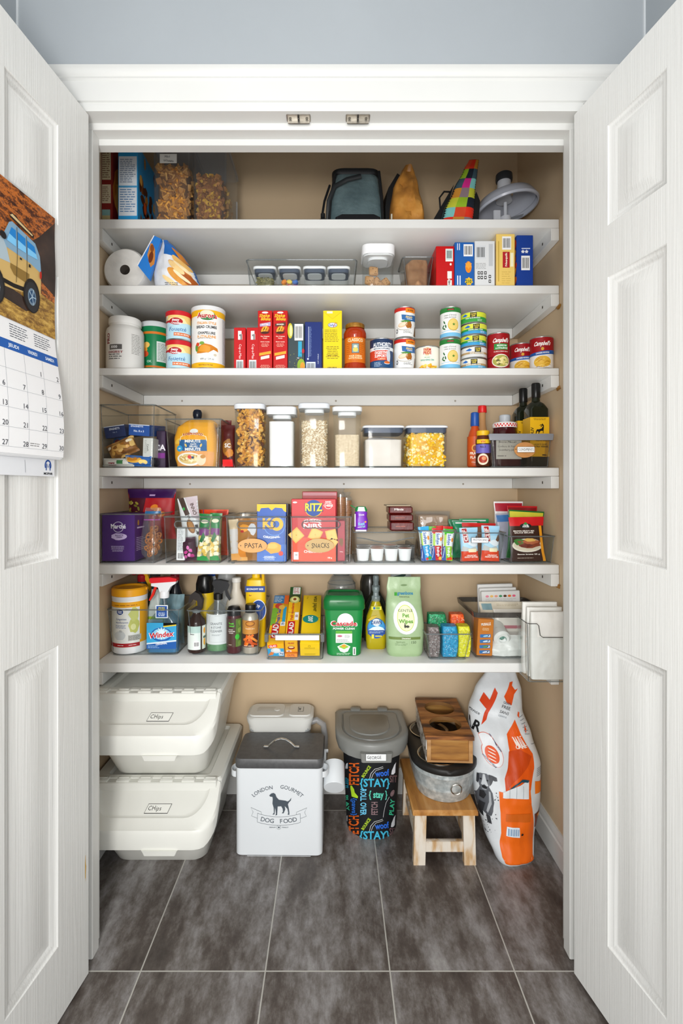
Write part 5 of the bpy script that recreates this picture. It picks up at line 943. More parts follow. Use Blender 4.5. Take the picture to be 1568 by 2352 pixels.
pouch('snack_packet', 'bright orange packet standing at the back of the second bin', .12, .155, .03, '#e8481c', lambda d, w, h: (d.line([(-.025, h), (-.02, h*.6)], .002, C('#2c3f8a')), d.rect(.02, h*.75, .055, h*.97, C('#c22a14')), d.rect(-.05, h*.4, .0, h*.62, C('#f08ab0'), 2)), loc=(bx+.028, 1.70, Z5+.010), seed=11, rough=.3)
# pasta bin
def woodtag(t, dx, z, word, col, w, dep=-.0045, h=.044):
    m = MB(); m.M = Matrix.Translation((dx, dep, z)); P = [(w/2*cos(i/30*2*pi), h/2*sin(i/30*2*pi)) for i in range(30)]; m.prism(P, 0, .0018, N('tag_'+word, [(.3, col), (.7, col)], 30, .5), 'y')
    d = Dec(m, plane_front(0)); d.text(word, .003, 0, .0145, C('#1f1b18'), 2, 0, w=w*.62, jit=.10); d.ell(-w*.40, 0, .0014, .0022, C('#4a2f22'), 2, n=10); m.build('wooden_tag', t, 'oval wooden tag reading '+word)
t = clearbin('clear bin with a cutout handle and an oval tag reading Pasta', 515, 660, 1.568, 1186, Z5, .25, taper=.004, r=.006, handle=True, lift=.004)
woodtag(t, -.010, .058, 'PASTA', '#d9a05c', .092); bx = t.location.x
for sx in (-1, 1): m = MB(); m.lathe([(.005, 0), (.006, .002), (.006, .005)], RIM, c=(sx*.075, .018), seg=12); m.build('foot', t)
def kd(d, w, h):
    d.poly([(-w/2, h), (-w/2, h*.88), (-w*.42, h*.87), (-w*.36, h*.93), (-w*.1, h*.94), (.0, h*.89), (w*.12, h*.94), (w*.36, h*.93), (w*.42, h*.88), (w/2, h*.86), (w/2, h)], C('#f2c12c')); d.poly([(-w/2, 0), (w/2, 0), (w/2, h*.3), (-w/2, h*.24)], C('#3a6fc6')); d.ring(w*.1, h*.62, w*.36, h*.17, .0018, C('#5f9ae0'))
    d.text('K', -w*.16, h*.66, .032, C('#f5b81c'), 3, w=w*.34); d.ell(w*.18, h*.65, w*.22, h*.115, C('#f5b81c'), 3); d.ell(w*.16, h*.65, w*.11, h*.06, C('#2c62b8'), 4); d.text('ORIGINAL', 0, h*.42, .0065, C('#f2f6fc'), 3, w=w*.58, arc=-.1)
    d.poly(blob(w*.05, h*.24, w*.3, h*.095, 14, .15, 3), C('#f0a528'), 3); d.poly(blob(w*.03, h*.27, w*.2, h*.05, 12, .15, 4), C('#f7bf55'), 4); d.poly(star(w*.32, h*.14, .009, 9, .7), C('#d8321e'), 4); d.lines(-w*.3, h*.02, w*.15, h*.1, 4, C('#e2ecfa'), 4, cen=True); d.text('NO ARTIFICIAL', -w*.08, h*.075, .003, C('#f2f6fc'), 5)
carton('macaroni_box', 'blue macaroni box with a yellow dripping top, in the pasta bin', 590, 657, 1.582, 1158, Z5+.006, .032, '#2457ae', kd)
carton('macaroni_box', 'dark-edged box just behind the blue macaroni box, left of a row of three', 596, 661, 1.618, 1157, Z5+.006, .030, '#8b8f96', None)
carton('macaroni_box', 'box with a brown edge, second behind the blue macaroni box', 601, 663, 1.652, 1157, Z5+.006, .028, '#7a5a30', None)
carton('macaroni_box', 'blue-edged box furthest back behind the blue macaroni box', 604, 665, 1.684, 1158, Z5+.006, .028, '#2a5aa8', None)
pouch('pasta_bag', 'orange and clear bag of dry pasta seen through the handle of the pasta bin', .075, .135, .05, '#a8702c', lambda d, w, h: (d.poly(blob(-.008, .105, .018, .012, 10, .2, 3), C('#f0a030'), 1), d.poly(blob(.018, .10, .012, .016, 10, .3, 5), C('#d8d8da'), 2), d.ell(-.015, .095, .006, .004, C('#b32018'), 3), d.rect(-.034, .01, -.005, .04, C('#e8912c'), 2), d.rect(-.036, .0, -.002, .012, C('#f2b86a'), 3)), loc=(bx-.030, 1.605, Z5+.006), rot=(0, -.02, 0), seed=15, amp=.006)
pouch('pasta_bag', 'long clear bag of pasta standing at the left in the pasta bin', .032, .13, .03, '#c9b492', lambda d, w, h: (d.rect(-.014, .02, .014, .10, C('#c8c4c0')), d.rect(-.014, 0, .014, .022, C('#e0a050'), 2)), loc=(bx-.068, 1.600, Z5+.008), rot=(0, -.07, 0), seed=16)
m = MB(); m.loft([(0, .03, .03, .006), (.148, .033, .03, .006), (.152, .033, .03, .006)], SMK); tag(m.build('plastic_tub', loc=(X(585, 1.71), 1.72, Z5+.006)), 'clear square plastic tub behind the pasta bags', 'container')
# snacks bin
t = clearbin('clear bin with a cutout handle and an oval tag reading Snacks', 664, 810, 1.568, 1186, Z5, .25, taper=.004, r=.006, handle=True, lift=.004)
woodtag(t, -.005, .058, 'SNACKS', '#c2a066', .090); bx = t.location.x
for sx in (-1, 1): m = MB(); m.lathe([(.005, 0), (.006, .002), (.006, .005)], RIM, c=(sx*.075, .018), seg=12); m.build('foot', t)
def ritz(d, w, h):
    d.rect(-w/2, 0, w/2, h*.38, C('#ea4a1c')); d.ell(.0, h*.855, w*.19, h*.13, C('#1d4c98'), 2); d.ring(.0, h*.855, w*.20, h*.14, .0018, C('#e8c22c'), 3, pi*1.15, pi*1.85); d.text('RITZ', 0, h*.865, .025, C('#1a2d5c'), 4, w=w*.42); d.text('RITZ', -.0006, h*.868, .023, C('#f4d930'), 5, w=w*.39)
    d.text('BAKED', w*.33, h*.955, .004, C('#fdf0ec'), 2); d.text('WITH REAL', w*.33, h*.93, .003, C('#fdf0ec'), 2); d.text('CHEESE', w*.33, h*.895, .006, C('#fdf0ec'), 2, w=w*.21); d.ring(w*.33, h*.9, w*.09, h*.06, .0012, C('#fdf0ec'), 2, pi*1.1, pi*1.9); d.ell(-w*.42, h*.945, w*.05, h*.014, C('#fbe2dc'), 2)
    d.text('CHEESE', -w*.03, h*.655, .0095, C('#fdf6f2'), 3, w=w*.40, arc=.09); d.text('NiBS', -w*.03, h*.565, .0145, C('#fdf6f2'), 3, w=w*.42)
    for x, y, r, q in ((-.39, .42, .13, .2), (.04, .43, .13, .6), (.4, .42, .12, -.3), (.42, .3, .1, .4)): d.rect(w*(x-r), h*y-w*r, w*(x+r), h*y+w*r, C('#f0b24c'), 3, rot=q+pi/6); d.rect(w*(x-r*.8), h*y-w*r*.8, w*(x+r*.8), h*y+w*r*.8, C('#f5c468'), 4, rot=q+pi/6); d.ell(w*x, h*y, .0015, .0015, C('#c9822a'), 5)
    d.text('CHEDDAR', -w*.02, h*.16, .008, C('#fdf0e4'), 3, w=w*.4); d.rect(-w*.45, h*.03, -w*.34, h*.15, C('#fdf6f2'), 3); d.text('150', -w*.395, h*.105, .004, C('#333333'), 4); d.text('180 g', w*.36, h*.06, .0045, C('#fdf0e4'), 3)
carton('cracker_box', 'red cheese cracker box with a yellow and blue logo, in the snacks bin', 669, 771, 1.582, 1146, Z5+.006, .045, '#c40c18', ritz)
carton('cracker_box', 'taller dark red box standing behind the red cheese cracker box', 694, 774, 1.66, 1129, Z5+.006, .045, '#a8101c', lambda d, w, h: d.rect(-w*.48, h*.94, w*.48, h*.985, C('#c98a92')))
carton('snack_box', 'narrow dark red box at the right side inside the snacks bin', 775, 792, 1.590, 1196, Z5+.006, .09, '#a81a30', lambda d, w, h: (d.text('210 g', 0, .03, .003, C('#f0d8d8')), d.poly(blob(0, .06, w*.3, .014, 9, .2, 3), C('#7a4a1c'))), lside=None)
for i, (px, zt, lb) in enumerate(((782, 1138, 'left clear sleeve of stacked round crackers behind the cracker boxes'), (796, 1146, 'right clear sleeve of stacked round crackers behind the cracker boxes'))):
    D = 1.70+.03*i; t = thing('cracker_sleeve', lb, 'crackers', (X(px, D), D, Z5+.01)); H = Z(zt, D)-Z5-.01; n_ = int(H/.006)
    m = MB(); L = []
    for k in range(n_): L += [(.0155, k*.006), (.0178, k*.006+.0015), (.0178, k*.006+.004), (.0155, k*.006+.0055)]
    m.lathe(L, N('cracker_brown', [(.3, '#a8682a'), (.7, '#c98a48')], 50, .7), seg=24); m.build('crackers', t)
    m = MB(); m.lathe([(.0188, 0), (.0188, H+.004), (.010, H+.012), (.016, H+.024)], clear('zip_bag'), seg=24, caps=(0, 0)); m.build('plastic_sleeve', t)
# pod drawer with things on top
t = thing('pod_drawer', 'clear lidded drawer box full of white coffee pods', 'bin', (X(884, 1.575), 1.572, Z5))
w = 143/F*1.572; hb = Z(1222, 1.572)-Z5; m = MB(); th = .002; dpt = .21
m.loft([(.003, w/2-.003, dpt/2-.003, .008), (hb-.004, w/2, dpt/2, .008), (hb-.004, w/2-th, dpt/2-th, .008), (.005, w/2-.003-th, dpt/2-.003-th, .008)], CLR, c=(0, dpt/2)); m.build('drawer_body', t)
m = MB(); m.loft([(hb-.003, w/2+.001, dpt/2+.001, .008), (hb, w/2+.001, dpt/2+.001, .008)], CLR, c=(0, dpt/2)); m.build('top_panel', t)
m = MB(); m.tube([(x, y, hb-.001) for x, y in rr(w/2+.002, dpt/2+.002, .008, 4, 0, dpt/2)], .002, RIM, 6, True); m.build('top_edge', t)
m = MB(); m.tube([(-w/2+.008+(w-.016)*i/20, -.0015, hb-.018-.014*sin(pi*i/20)**2*(1 if 1 else 0)) for i in range(21)], .0018, RIM, 6); m.build('front_lip', t)
m = MB(); m.tube([(x, y, .004) for x, y in rr(w/2-.003, dpt/2-.003, .008, 4, 0, dpt/2)], .0015, RIM, 6, True); m.build('base_edge', t)
bx = t.location.x; podw = C('#eceded', .4); p0 = None
for r_ in range(3):
    for k in range(4):
        xx = bx-.068+.0455*k+(.0 if r_ == 0 else .006); yy = 1.606+r_*.047
        if r_ == 0 and k == 3: xx += -.002
        c = thing('coffee_pod', 'white coffee pod with a foil top inside the clear drawer', 'coffee pod', (xx, yy, Z5+.006), group='coffee pods in the clear drawer')
        m = MB(); m.lathe([(.0165, 0), (.0175, .001), (.0215, .036), (.0228, .037), (.0228, .039), (.0215, .0395)], podw, seg=28); m.build('cup', c)
        m = MB(); m.lathe([(.0215, .0395), (.002, .0402)], C(['#2c2522', '#c8642a', '#1f1c1b', '#a8482a', '#38506a'][(k+r_*2) % 5], .3), seg=28, caps=(0, 1)); m.build('foil_top', c)
    # second layer of pods shows dark tops
t = thing('drink_mix_bottle', 'small purple squeeze bottle with a green cap standing on the clear drawer', 'bottle', (X(829, 1.60), 1.60, Z5+hb+.001))
m = MB(); m.loft([(0, .017, .012, .012), (.003, .020, .014, .013), (.015, .0215, .014, .013), (.035, .0215, .014, .013), (.048, .018, .013, .012), (.058, .020, .013, .012), (.0635, .017, .012, .011)], C('#7a2bb8', .3), n=6)
d = Dec(m, plane_front(-.0145)); d.rect(-.018, .0, .016, .005, C('#e9e6ee')); d.text('Kool', .0, .024, .0085, C('#7fd6e8'), 2, w=.020, rot=.12); d.text('Aid', .006, .0155, .006, C('#7fd6e8'), 2, rot=.12); d.line([(-.012, .012), (.012, .016)], .0012, C('#f4f4f4'), 2); d.rect(-.0215, .015, -.018, .055, C('#dfe6da'), 1); d.text('GRAPE', 0, .052, .004, C('#e9dff4'), 2); d.ell(.013, .03, .003, .003, C('#e8942c'), 2); m.build('bottle_body', t)
m = MB(); m.loft([(.0625, .018, .012, .011), (.068, .0195, .0125, .011), (.078, .014, .010, .009), (.079, .008, .006, .005)], C('#1c8a4a', .35)); m.loft([(.0635, .0135, .0140, .004), (.077, .010, .0120, .004)], C('#e9efe9', .35)); m.build('cap', t)
m = MB(); m.tube([(-.016, 0, .072), (-.026, -.002, .078), (-.034, -.003, .082)], .0015, C('#1c8a4a', .35), 6); m.build('cap_strap', t)
chc = N('chocolate_wrap', [(.3, '#4a100e'), (.7, '#7c1f1a')], 18, .25, bump=.6, bscale=40)
for k, (zz, dx, lb) in enumerate(((0, 0, 'lowest dark red foil block in the pile on the clear drawer'), (.0305, -.002, 'middle dark red foil block in the pile on the clear drawer'), (.0545, -.004, 'top dark red foil block with a pale flap, on the pile over the clear drawer'))):
    hh = (.029, .023, .024)[k]; m = MB(); m.box(-.038, .038, 0, .09, 0, hh, chc, .004); d = Dec(m, plane_front(0))
    if k == 2: d.text('Minis', -.006, hh*.6, .006, C('#f0e6e0'), 1, w=.03)
    else: d.lines(-.02, hh*.4, .02, hh*.6, 1, C('#b86a5a'))
    if k == 2: m.box(-.045, .032, .004, .09, hh, hh+.004, C('#b5a58a', .5), .001)
    o = m.build('chocolate_pack', loc=(X(923, 1.60)+dx, 1.60, Z5+hb+.001+zz)); tag(o, lb, 'chocolate')
t = thing('bread_packet', 'clear wrapped packet of thin brown biscuits behind the fruit bar bin', 'packet', (X(994, 1.74), 1.735, Z5+.001))
H = Z(1176, 1.735)-Z5-.004; m = MB(); m.box(-.05, .054, .006, .09, 0, H-.008, N('wafer_tan', [(.3, '#a8794a'), (.7, '#cfa878')], 30, .7, stretch=(.2, 1, 5)), .004); m.build('biscuits', t)
S = Sack([(0, -.056, .06, 0, .098), (H*.5, -.058, .062, -.002, .1), (H-.01, -.058, .062, 0, .098), (H+.004, -.062, .066, .02, .08)], .003, 40, 6, 5); m = MB(); S.mesh(m, clear('wrap_film', tint='#f6f7f8', base=.10, edge=.4, haze=.12)); m.build('wrapper', t, ang=60)
m = MB(); m.box(-.005, .005, .0, .14, 0, .05, C('#2d2a28', .5), .002); tag(m.build('packet', loc=(X(950, 1.66)-.002, 1.67, Z5)), 'dark packet squeezed in between the chocolate pile and the fruit bars', 'packet')
# fruit bar bin
t = clearbin('clear bin tightly packed with upright blue, red and green fruit bars', 960, 1052, 1.568, 1218, Z5, .155, taper=.014, r=.012); bx = t.location.x
def bar(top, bot, fc):
    def f(d, w, h):
        d.rect(-w*.5, h*.82, w*.5, h, C(top, .3)); d.rect(-w*.5, h*.45, w*.5, h*.82, C('#a9cf3a', .3)); d.poly([(-w*.2, h*.46), (w*.5, h*.46), (w*.5, h*.86), (-w*.2, h*.86)], C('#eef2f4', .3), 2); d.text('SunRype', w*.05, h*.66, w*.28, C('#2c5fae'), 3, rot=-pi/2, w=h*.34); d.ell(w*.36, h*.66, w*.10, w*.2, C('#f0921e'), 3)
        d.poly([(-w*.5, 0), (-w*.1, 0), (-w*.3, h*.46), (-w*.5, h*.5)], C('#20499c'), 2); d.poly([(-w*.1, 0), (w*.5, 0), (w*.5, h*.46), (-w*.3, h*.46)], C(bot, .3), 1); d.text('fruit-go', w*.12, h*.27, w*.26, C('#f2f6fa'), 3, rot=-pi/2+.12, w=h*.30)
        d.ell(w*.3, h*.07, w*.16, h*.05, C(fc), 4); d.ell(w*.05, h*.05, w*.13, h*.04, C('#d8282c'), 4); d.line([(-w*.42, h*.08), (-w*.36, h*.42)], w*.04, C('#e9eef6'), 3)
    return f
for i, (dx, top, bot, fc, rz, dy, hh, lb) in enumerate((( -.037, '#35a9e0', '#2fa2dc', '#3c9a34', -.10, .0, .108, 'blue-topped fruit bar at the left front of the fruit bar bin'), (.0, '#cf2228', '#c41f2a', '#e9b83a', .03, .004, .103, 'red-topped fruit bar in the middle of the fruit bar bin'), (.037, '#3fae2c', '#8fc63a', '#d84a1c', .07, .0, .100, 'bright green fruit bar at the right front of the fruit bar bin'), (-.018, '#5cc03a', '#2fa2dc', '#8a2c7a', .02, .026, .106, 'green-topped fruit bar half hidden behind the blue one'), (.018, '#d82a20', '#c41f2a', '#d8a02c', -.05, .028, .108, 'red fruit bar behind the middle of the fruit bar bin'), (.042, '#d8281f', '#e2712a', '#d8a02c', .06, .032, .106, 'orange-red fruit bar at the back right of the fruit bar bin'))):
    pouch('fruit_bar', lb, .034, hh, .013, '#dfe6e8', bar(top, bot, fc), 'snack bar', loc=(bx+dx*.86, 1.588+dy, Z5+.008), rot=(-.05, rz, 0), seed=20+i, crimp=.008)
# protein bar bin
t = clearbin('clear bin of blue and orange protein bars with a white handwritten label', 1050, 1166, 1.568, 1223, Z5, .22, taper=.012, r=.012); bx = t.location.x
m = MB(); m.box(-.036, .018, -.001, .0005, .066, .083, C('#2a3440')); m.box(-.035, .017, -.0016, -.001, .067, .082, C('#f0f0f0')); d = Dec(m, plane_front(-.0016)); d.text('PROTEiN BARS', -.008, .0755, .006, C('#1a2a4a'), 1, 0, w=.045, jit=.1); m.build('label', t, 'white handwritten label')
def clif(d, w, h):
    d.rect(-w*.5, h*.72, w*.5, h, C('#9fd0ec')); d.rect(-w*.5, h*.3, w*.5, h*.72, C('#b5dcf0')); d.poly(blob(w*.2, h*.52, w*.28, h*.08, 10, .2, 5), C('#e6eef4'), 2); d.poly([(-w*.5, h*.3), (w*.5, h*.3), (w*.3, h*.44), (-.0, h*.38), (-w*.4, h*.46)], C('#c2c6c4'), 2); d.rect(-w*.5, 0, w*.5, h*.3, C('#d8431c'), 3); d.rect(-w*.38, h*.55, -w*.08, h*.985, C('#f0e6e2'), 4, rot=.08); d.rect(-w*.36, h*.56, -w*.10, h*.975, C('#a81c24'), 5, rot=.08); d.text('CLIF', -w*.23, h*.76, w*.20, C('#f6f0ea'), 6, rot=pi/2+.08, w=h*.34)
    d.rect(-w*.1, h*.27, w*.36, h*.37, C('#efe6c0'), 5); d.text('CRUNCHY', w*.08, h*.17, .0045, C('#fdf2e8'), 5); d.text('PEANUT BUTTER', w*.06, h*.12, .0045, C('#fdf2e8'), 5, w=w*.74); d.poly([(w*.26, h*.6), (w*.42, h*.78), (w*.5, h*.6), (w*.4, h*.55)], C('#6a4a34'), 4)
for dx, hh, lb, rz in ((-.034, .106, 'left light blue and orange peanut butter bar in the protein bin', -.03), (.030, .112, 'right light blue and orange peanut butter bar in the protein bin', .03)): pouch('protein_bar', lb, .058, hh, .02, '#9fd0ec', clif, 'snack bar', loc=(bx+dx, 1.592, Z5+.006), rot=(-.04, rz, 0), seed=int(hh*1000))
pouch('protein_bar', 'brown and red bar just behind the two blue protein bars', .11, .118, .02, '#7a5a44', lambda d, w, h: (d.rect(-w*.5, h*.9, w*.5, h, C('#c81f1a')), [d.poly(blob(w*x, h*.78, .008, .009, 8, .3, i), C(c), 2) for i, (x, c) in enumerate([(-.2, '#d8a86a'), (.2, '#c89a5c'), (.34, '#e3bd8a'), (.42, '#8a5a34')])]), 'snack bar', loc=(bx+.004, 1.628, Z5+.006), rot=(-.04, .02, 0), seed=31)
for i, (dx, dy, hh, w_, lb) in enumerate(((-.045, .07, .122, .09, 'front green packet at the back left of the protein bar bin'), (-.01, .10, .128, .10, 'middle green packet standing in the protein bar bin'), (-.03, .13, .124, .12, 'rear green packet in the protein bar bin'))): pouch('snack_packet', lb, w_, hh, .02, ['#1c8a5c', '#23935c', '#147a4a'][i], lambda d, w, h: d.rect(-w*.4, h*.93, w*.4, h*.97, C('#d6ddd8')), loc=(bx+dx+.02, 1.60+dy, Z5+.006), seed=33+i)
# gravy bin
t = clearbin('clear bin of upright sauce mix sachets, rightmost on the bins shelf', 1168, 1278, 1.568, 1231, Z5, .22, taper=.008, r=.006); bx = t.location.x
def gravy(d, w, h):
    d.rect(-w*.5, h*.80, w*.5, h, C('#c8171c')); d.ell(-w*.04, h*.80, w*.17, h*.055, C('#16201c'), 2); d.text('CLUB', -w*.04, h*.815, .0045, C('#f2f4f0'), 3); d.text('HOUSE', -w*.04, h*.783, .0045, C('#f2f4f0'), 3); d.ell(-w*.04, h*.85, .005, .004, C('#2c8a3a'), 3)
    d.text('BROWN GRAVY MIX', -w*.1, h*.685, .0038, C('#f4ece2'), 2, w=w*.62); d.text('SAUCE BRUNE', -w*.1, h*.645, .0038, C('#f4ece2'), 2, w=w*.56)
    d.ell(.0, h*.36, w*.46, h*.155, C('#e8e0cf'), 2); d.ell(.0, h*.37, w*.42, h*.13, C('#d9cdb5'), 3); d.poly(blob(-w*.26, h*.44, w*.18, h*.07, 10, .2, 3), C('#3c7a2c'), 4); d.poly(blob(.05*w, h*.40, w*.34, h*.11, 14, .18, 8), C('#8a3c22'), 4); d.poly(blob(.1*w, h*.44, w*.24, h*.06, 12, .2, 9), C('#b5623c'), 5); d.poly(blob(.06*w, h*.48, w*.16, h*.04, 12, .2, 10), C('#e3b45a'), 6); d.poly(blob(-.05*w, h*.35, w*.2, h*.04, 12, .2, 11), C('#6e2a18'), 6)
    d.text('Sauce brune 25 g', .02*w, h*.16, .0038, C('#f4ece2'), 2, w=w*.66); d.lines(-w*.3, h*.06, w*.3, h*.09, 1, C('#c9bba8'), 2); d.poly([(w*.34, h*.80), (w*.42, h*.80), (w*.5, 0), (w*.42, 0)], C('#e89a1c'), 7)
pouch('sauce_sachet', 'brown gravy sachet picturing a plate of meat, front of the rightmost bin', .112, .140, .010, '#3c241c', gravy, 'sachet', loc=(bx-.008, 1.588, Z5+.006), rot=(-.05, -.02, 0), seed=40, crimp=.004)
for i, (dx, dy, hh, w_, cc, fc, lb, rz) in enumerate(((.0, .05, .158, .118, '#1f6a2c', '#d8cf3c', 'green sachet just behind the brown gravy sachet', .06), (.006, .085, .172, .10, '#c41c22', '#8a1015', 'red sachet behind the green one in the rightmost bin', .02), (-.025, .12, .186, .10, '#e3dfe0', '#a8142a', 'tall white sachet with a crimson top at the back of the rightmost bin', 0), (-.045, .065, .148, .07, '#9a9aa8', '#3a6aa0', 'grey and blue sachet at the left of the rightmost bin', -.05))):
    pouch('sauce_sachet', lb, w_, hh, .012, cc, (lambda d, w, h, fc=fc: d.rect(-w*.47, h*.82, w*.47, h*.97, C(fc))), 'sachet', loc=(bx+dx, 1.59+dy, Z5+.006), rot=(-.03, rz, 0), seed=41+i)
# ============================ LOWEST SHELF (cleaning) =======================
Z6 = S6
def sprayer(t, z, body, trig, k=1.0, dx=0, nozzle=None, flip=False):
    """spray trigger head: collar, angled shroud, trigger and nozzle; local, nozzle towards -x unless flip"""
    f = -1 if not flip else 1
    m = MB(); m.lathe([(.0135*k, z-.004), (.0145*k, z), (.0145*k, z+.014*k), (.010*k, z+.018*k)], C(body, .35), c=(dx, 0), seg=20)
    P = [(-.012, .014), (.010, .014), (.016, .030), (.020, .046), (.014, .054), (-.030, .052), (-.040, .044), (-.038, .036), (-.014, .034)]
    m.prism([(dx-f*a*k*-1 if f > 0 else dx-a*k*-1, z+b*k) for a, b in P] if f > 0 else [(dx+a*k, z+b*k) for a, b in P], -.010*k, .010*k, C(body, .35), 'y'); m.build('spray_head', t)
    sg = 1 if f < 0 else 1
    m = MB(); q = [(-.020, .036), (-.026, .034), (-.030, .016), (-.026, .004), (-.021, .006), (-.024, .018)]; m.prism([(dx+a*k, z+b*k) for a, b in q], -.005*k, .005*k, C(trig, .35), 'y'); m.build('trigger', t)
    m = MB(); m.box(dx-.048*k, dx-.038*k, -.007*k, .007*k, z+.036*k, z+.050*k, C(nozzle or trig, .35), .001); m.build('nozzle', t)
t = clearbin('clear bin of cleaning sprays and wipes at the left end of the lowest shelf', 241, 414, 1.612, 1400, Z6, .23, taper=.012, r=.012); bx = t.location.x
# wipes canister
def a(d, R, H):
    d.rect(-R*1.6, H*.02, R*1.6, H*.86, C('#e9ebe6')); d.rect(R*.62, H*.1, R*1.6, H*.86, C('#eda81a'), 2); d.rect(-R*1.6, H*.86, R*1.6, H*.97, C('#eda81a'), 1); d.lines(-R*.9, H*.88, R*.9, H*.93, 1, C('#a86a12'), 2)
    d.ell(-.028, H*.77, .011, .009, C('#1d3f86'), 3); d.text('Great', -.028, H*.785, .004, C('#f0f4fa'), 4); d.text('Value', -.028, H*.755, .004, C('#f0f4fa'), 4); d.text('Lingettes', -.024, H*.62, .0065, C('#2c4a8c'), 3, 0); d.text('désinfectantes', -.022, H*.55, .0055, C('#2c4a8c'), 3, 0, w=.042); d.lines(-.044, H*.42, .0, H*.5, 3, C('#556aa0'), 3); d.text('75', -.026, H*.365, .006, C('#444444'), 3, 0)
    d.poly(blob(.016, H*.72, .016, .022, 14, .2, 3), C('#cfd27a'), 3); d.poly(blob(.016, H*.48, .016, .024, 14, .2, 6), C('#c5c86a'), 3); d.ell(.014, H*.45, .008, .010, C('#e3e3a2'), 4); d.poly(blob(-.028, H*.28, .02, .016, 12, .15, 4), C('#cdd3d4'), 3); d.rect(-.002, H*.16, .04, H*.28, C('#b9b9b2'), 3); d.lines(.0, H*.17, .038, H*.27, 4, C('#6a6a66'), 4)
    d.rect(-R*1.6, H*.03, R*.62, H*.11, C('#a81c24'), 4); d.lines(-.036, H*.055, -.01, H*.085, 1, C('#f0dcdc'), 5); d.lines(.0, H*.055, .03, H*.085, 1, C('#f0dcdc'), 5)
t = thing('wipes_canister', 'tall white and yellow wipes canister in the left spray bin', 'canister', (-.6785, 1.672, Z6+.006))
R0 = .0560; m = MB(); m.lathe([(R0-.003, 0), (R0, .004), (R0, .018), (R0-.0008, .019), (R0-.0008, .172), (R0, .174), (R0, .184)], C('#e6e8ea', .35), seg=44); m.build('canister_body', t)
m = MB(); m.lathe([(R0-.0007, .018), (R0-.0004, .172)], C('#e9ebe6', .4), seg=44, caps=(0, 0)); a(Dec(m, cylmap(R0-.0003, rot=.32, z0=.018), .008), R0, .154); m.build('label', t)
m = MB(); m.lathe([(R0-.001, .184), (R0+.001, .185), (R0+.001, .206), (R0-.003, .210), (R0-.010, .210), (R0-.016, .205), (.002, .205)], C('#eda61c', .35), seg=44); m.box(.044, .060, -.008, .008, .198, .209, C('#eda61c', .35), .002); m.build('lid', t)
# window cleaner
t = thing('spray_bottle', 'blue window cleaner spray bottle with a red and white head', 'spray bottle', (X(377, 1.65), 1.652, Z6+.006))
blu = clear('blue_liquid_plastic', tint='#4aa6d0', base=.10, edge=.4, haze=.45, body='#1f86b8')
m = MB(); m.loft([(0, .049, .024, .014), (.004, .052, .027, .016), (.085, .051, .027, .016), (.105, .046, .025, .018), (.130, .026, .020, .018), (.155, .016, .015, .014), (.175, .0135, .0135, .0135), (.182, .0135, .0135, .0135)], clear('blue_tinted_clear', tint='#d4e6ee', base=.06, edge=.45, haze=.08, body='#9fc4d6'), n=6); m.build('bottle_body', t)
m = MB(); m.loft([(.003, .048, .0235, .013), (.085, .0475, .0235, .013), (.0855, .047, .023, .013)], C('#1580b2', .3), n=6); m.build('blue_liquid', t)
m = MB(); m.box(-.048, .048, -.0284, -.0276, .016, .100, C('#3aa9dc', .35)); d = Dec(m, plane_front(-.0284)); d.poly([(-.048, .016), (.048, .016), (.048, .040), (-.048, .030)], C('#1c5aa8')); d.poly([(-.048, .030), (.048, .040), (.048, .045), (-.048, .035)], C('#d4e4ee'), 2); d.ell(0, .062, .034, .023, C('#1f62b0'), 1); d.ell(0, .064, .028, .018, C('#8fd0ee'), 2); d.poly(star(0, .066, .022, 12, .5), C('#dff2fa'), 3)
d.text('Windex', 0, .062, .0185, C('#f6f8fa'), 4, w=.082, rot=.11, shear=.15); d.text('Windex', 0, .062, .0160, C('#c9202c'), 5, w=.077, rot=.11, shear=.15); d.poly([(.006, .090), (.048, .095), (.048, .100), (.006, .100)], C('#f2cf2c'), 2); d.poly([(.006, .086), (.048, .091), (.048, .1), (.006, .1)], C('#f2cf2c'), 2); d.text('ORIGINAL', 0, .033, .0055, C('#f4f8fc'), 4, rot=.1); d.lines(-.044, .018, .0, .028, 3, C('#9fc6e8'), 3); m.build('label', t)
m = MB(); m.box(-.020, .020, -.0262, -.0254, .115, .157, C('#e6edf2')); m.box(-.017, .017, -.0268, -.0262, .118, .154, C('#1c4fa0')); d = Dec(m, plane_front(-.0268)); d.lines(-.013, .138, .013, .151, 3, C('#e6d84c'), 1, .5, cen=True); d.lines(-.013, .121, .013, .134, 3, C('#d6e2f2'), 1, .5, cen=True)
o = m.build('neck_label', t)
m = MB(); m.lathe([(.0145, .176), (.0155, .180), (.0155, .196), (.013, .200)], C('#e9ebee', .35), seg=22); m.prism([(-.012, .196), (.014, .196), (.024, .214), (.040, .224), (.042, .232), (-.040, .226), (-.040, .216), (-.018, .212)], -.011, .011, C('#e6e9ec', .35), 'y'); m.build('spray_head', t)
m = MB(); m.prism([(-.040, .225), (.042, .231), (.044, .240), (.020, .2455), (-.044, .242), (-.046, .232)], -.0125, .0125, C('#d8202a', .35), 'y'); m.build('red_shroud', t)
m = MB(); m.prism([(-.022, .216), (-.030, .216), (-.040, .190), (-.050, .168), (-.046, .166), (-.034, .184)], -.005, .005, C('#dc2a1c', .35), 'y'); m.build('trigger', t)
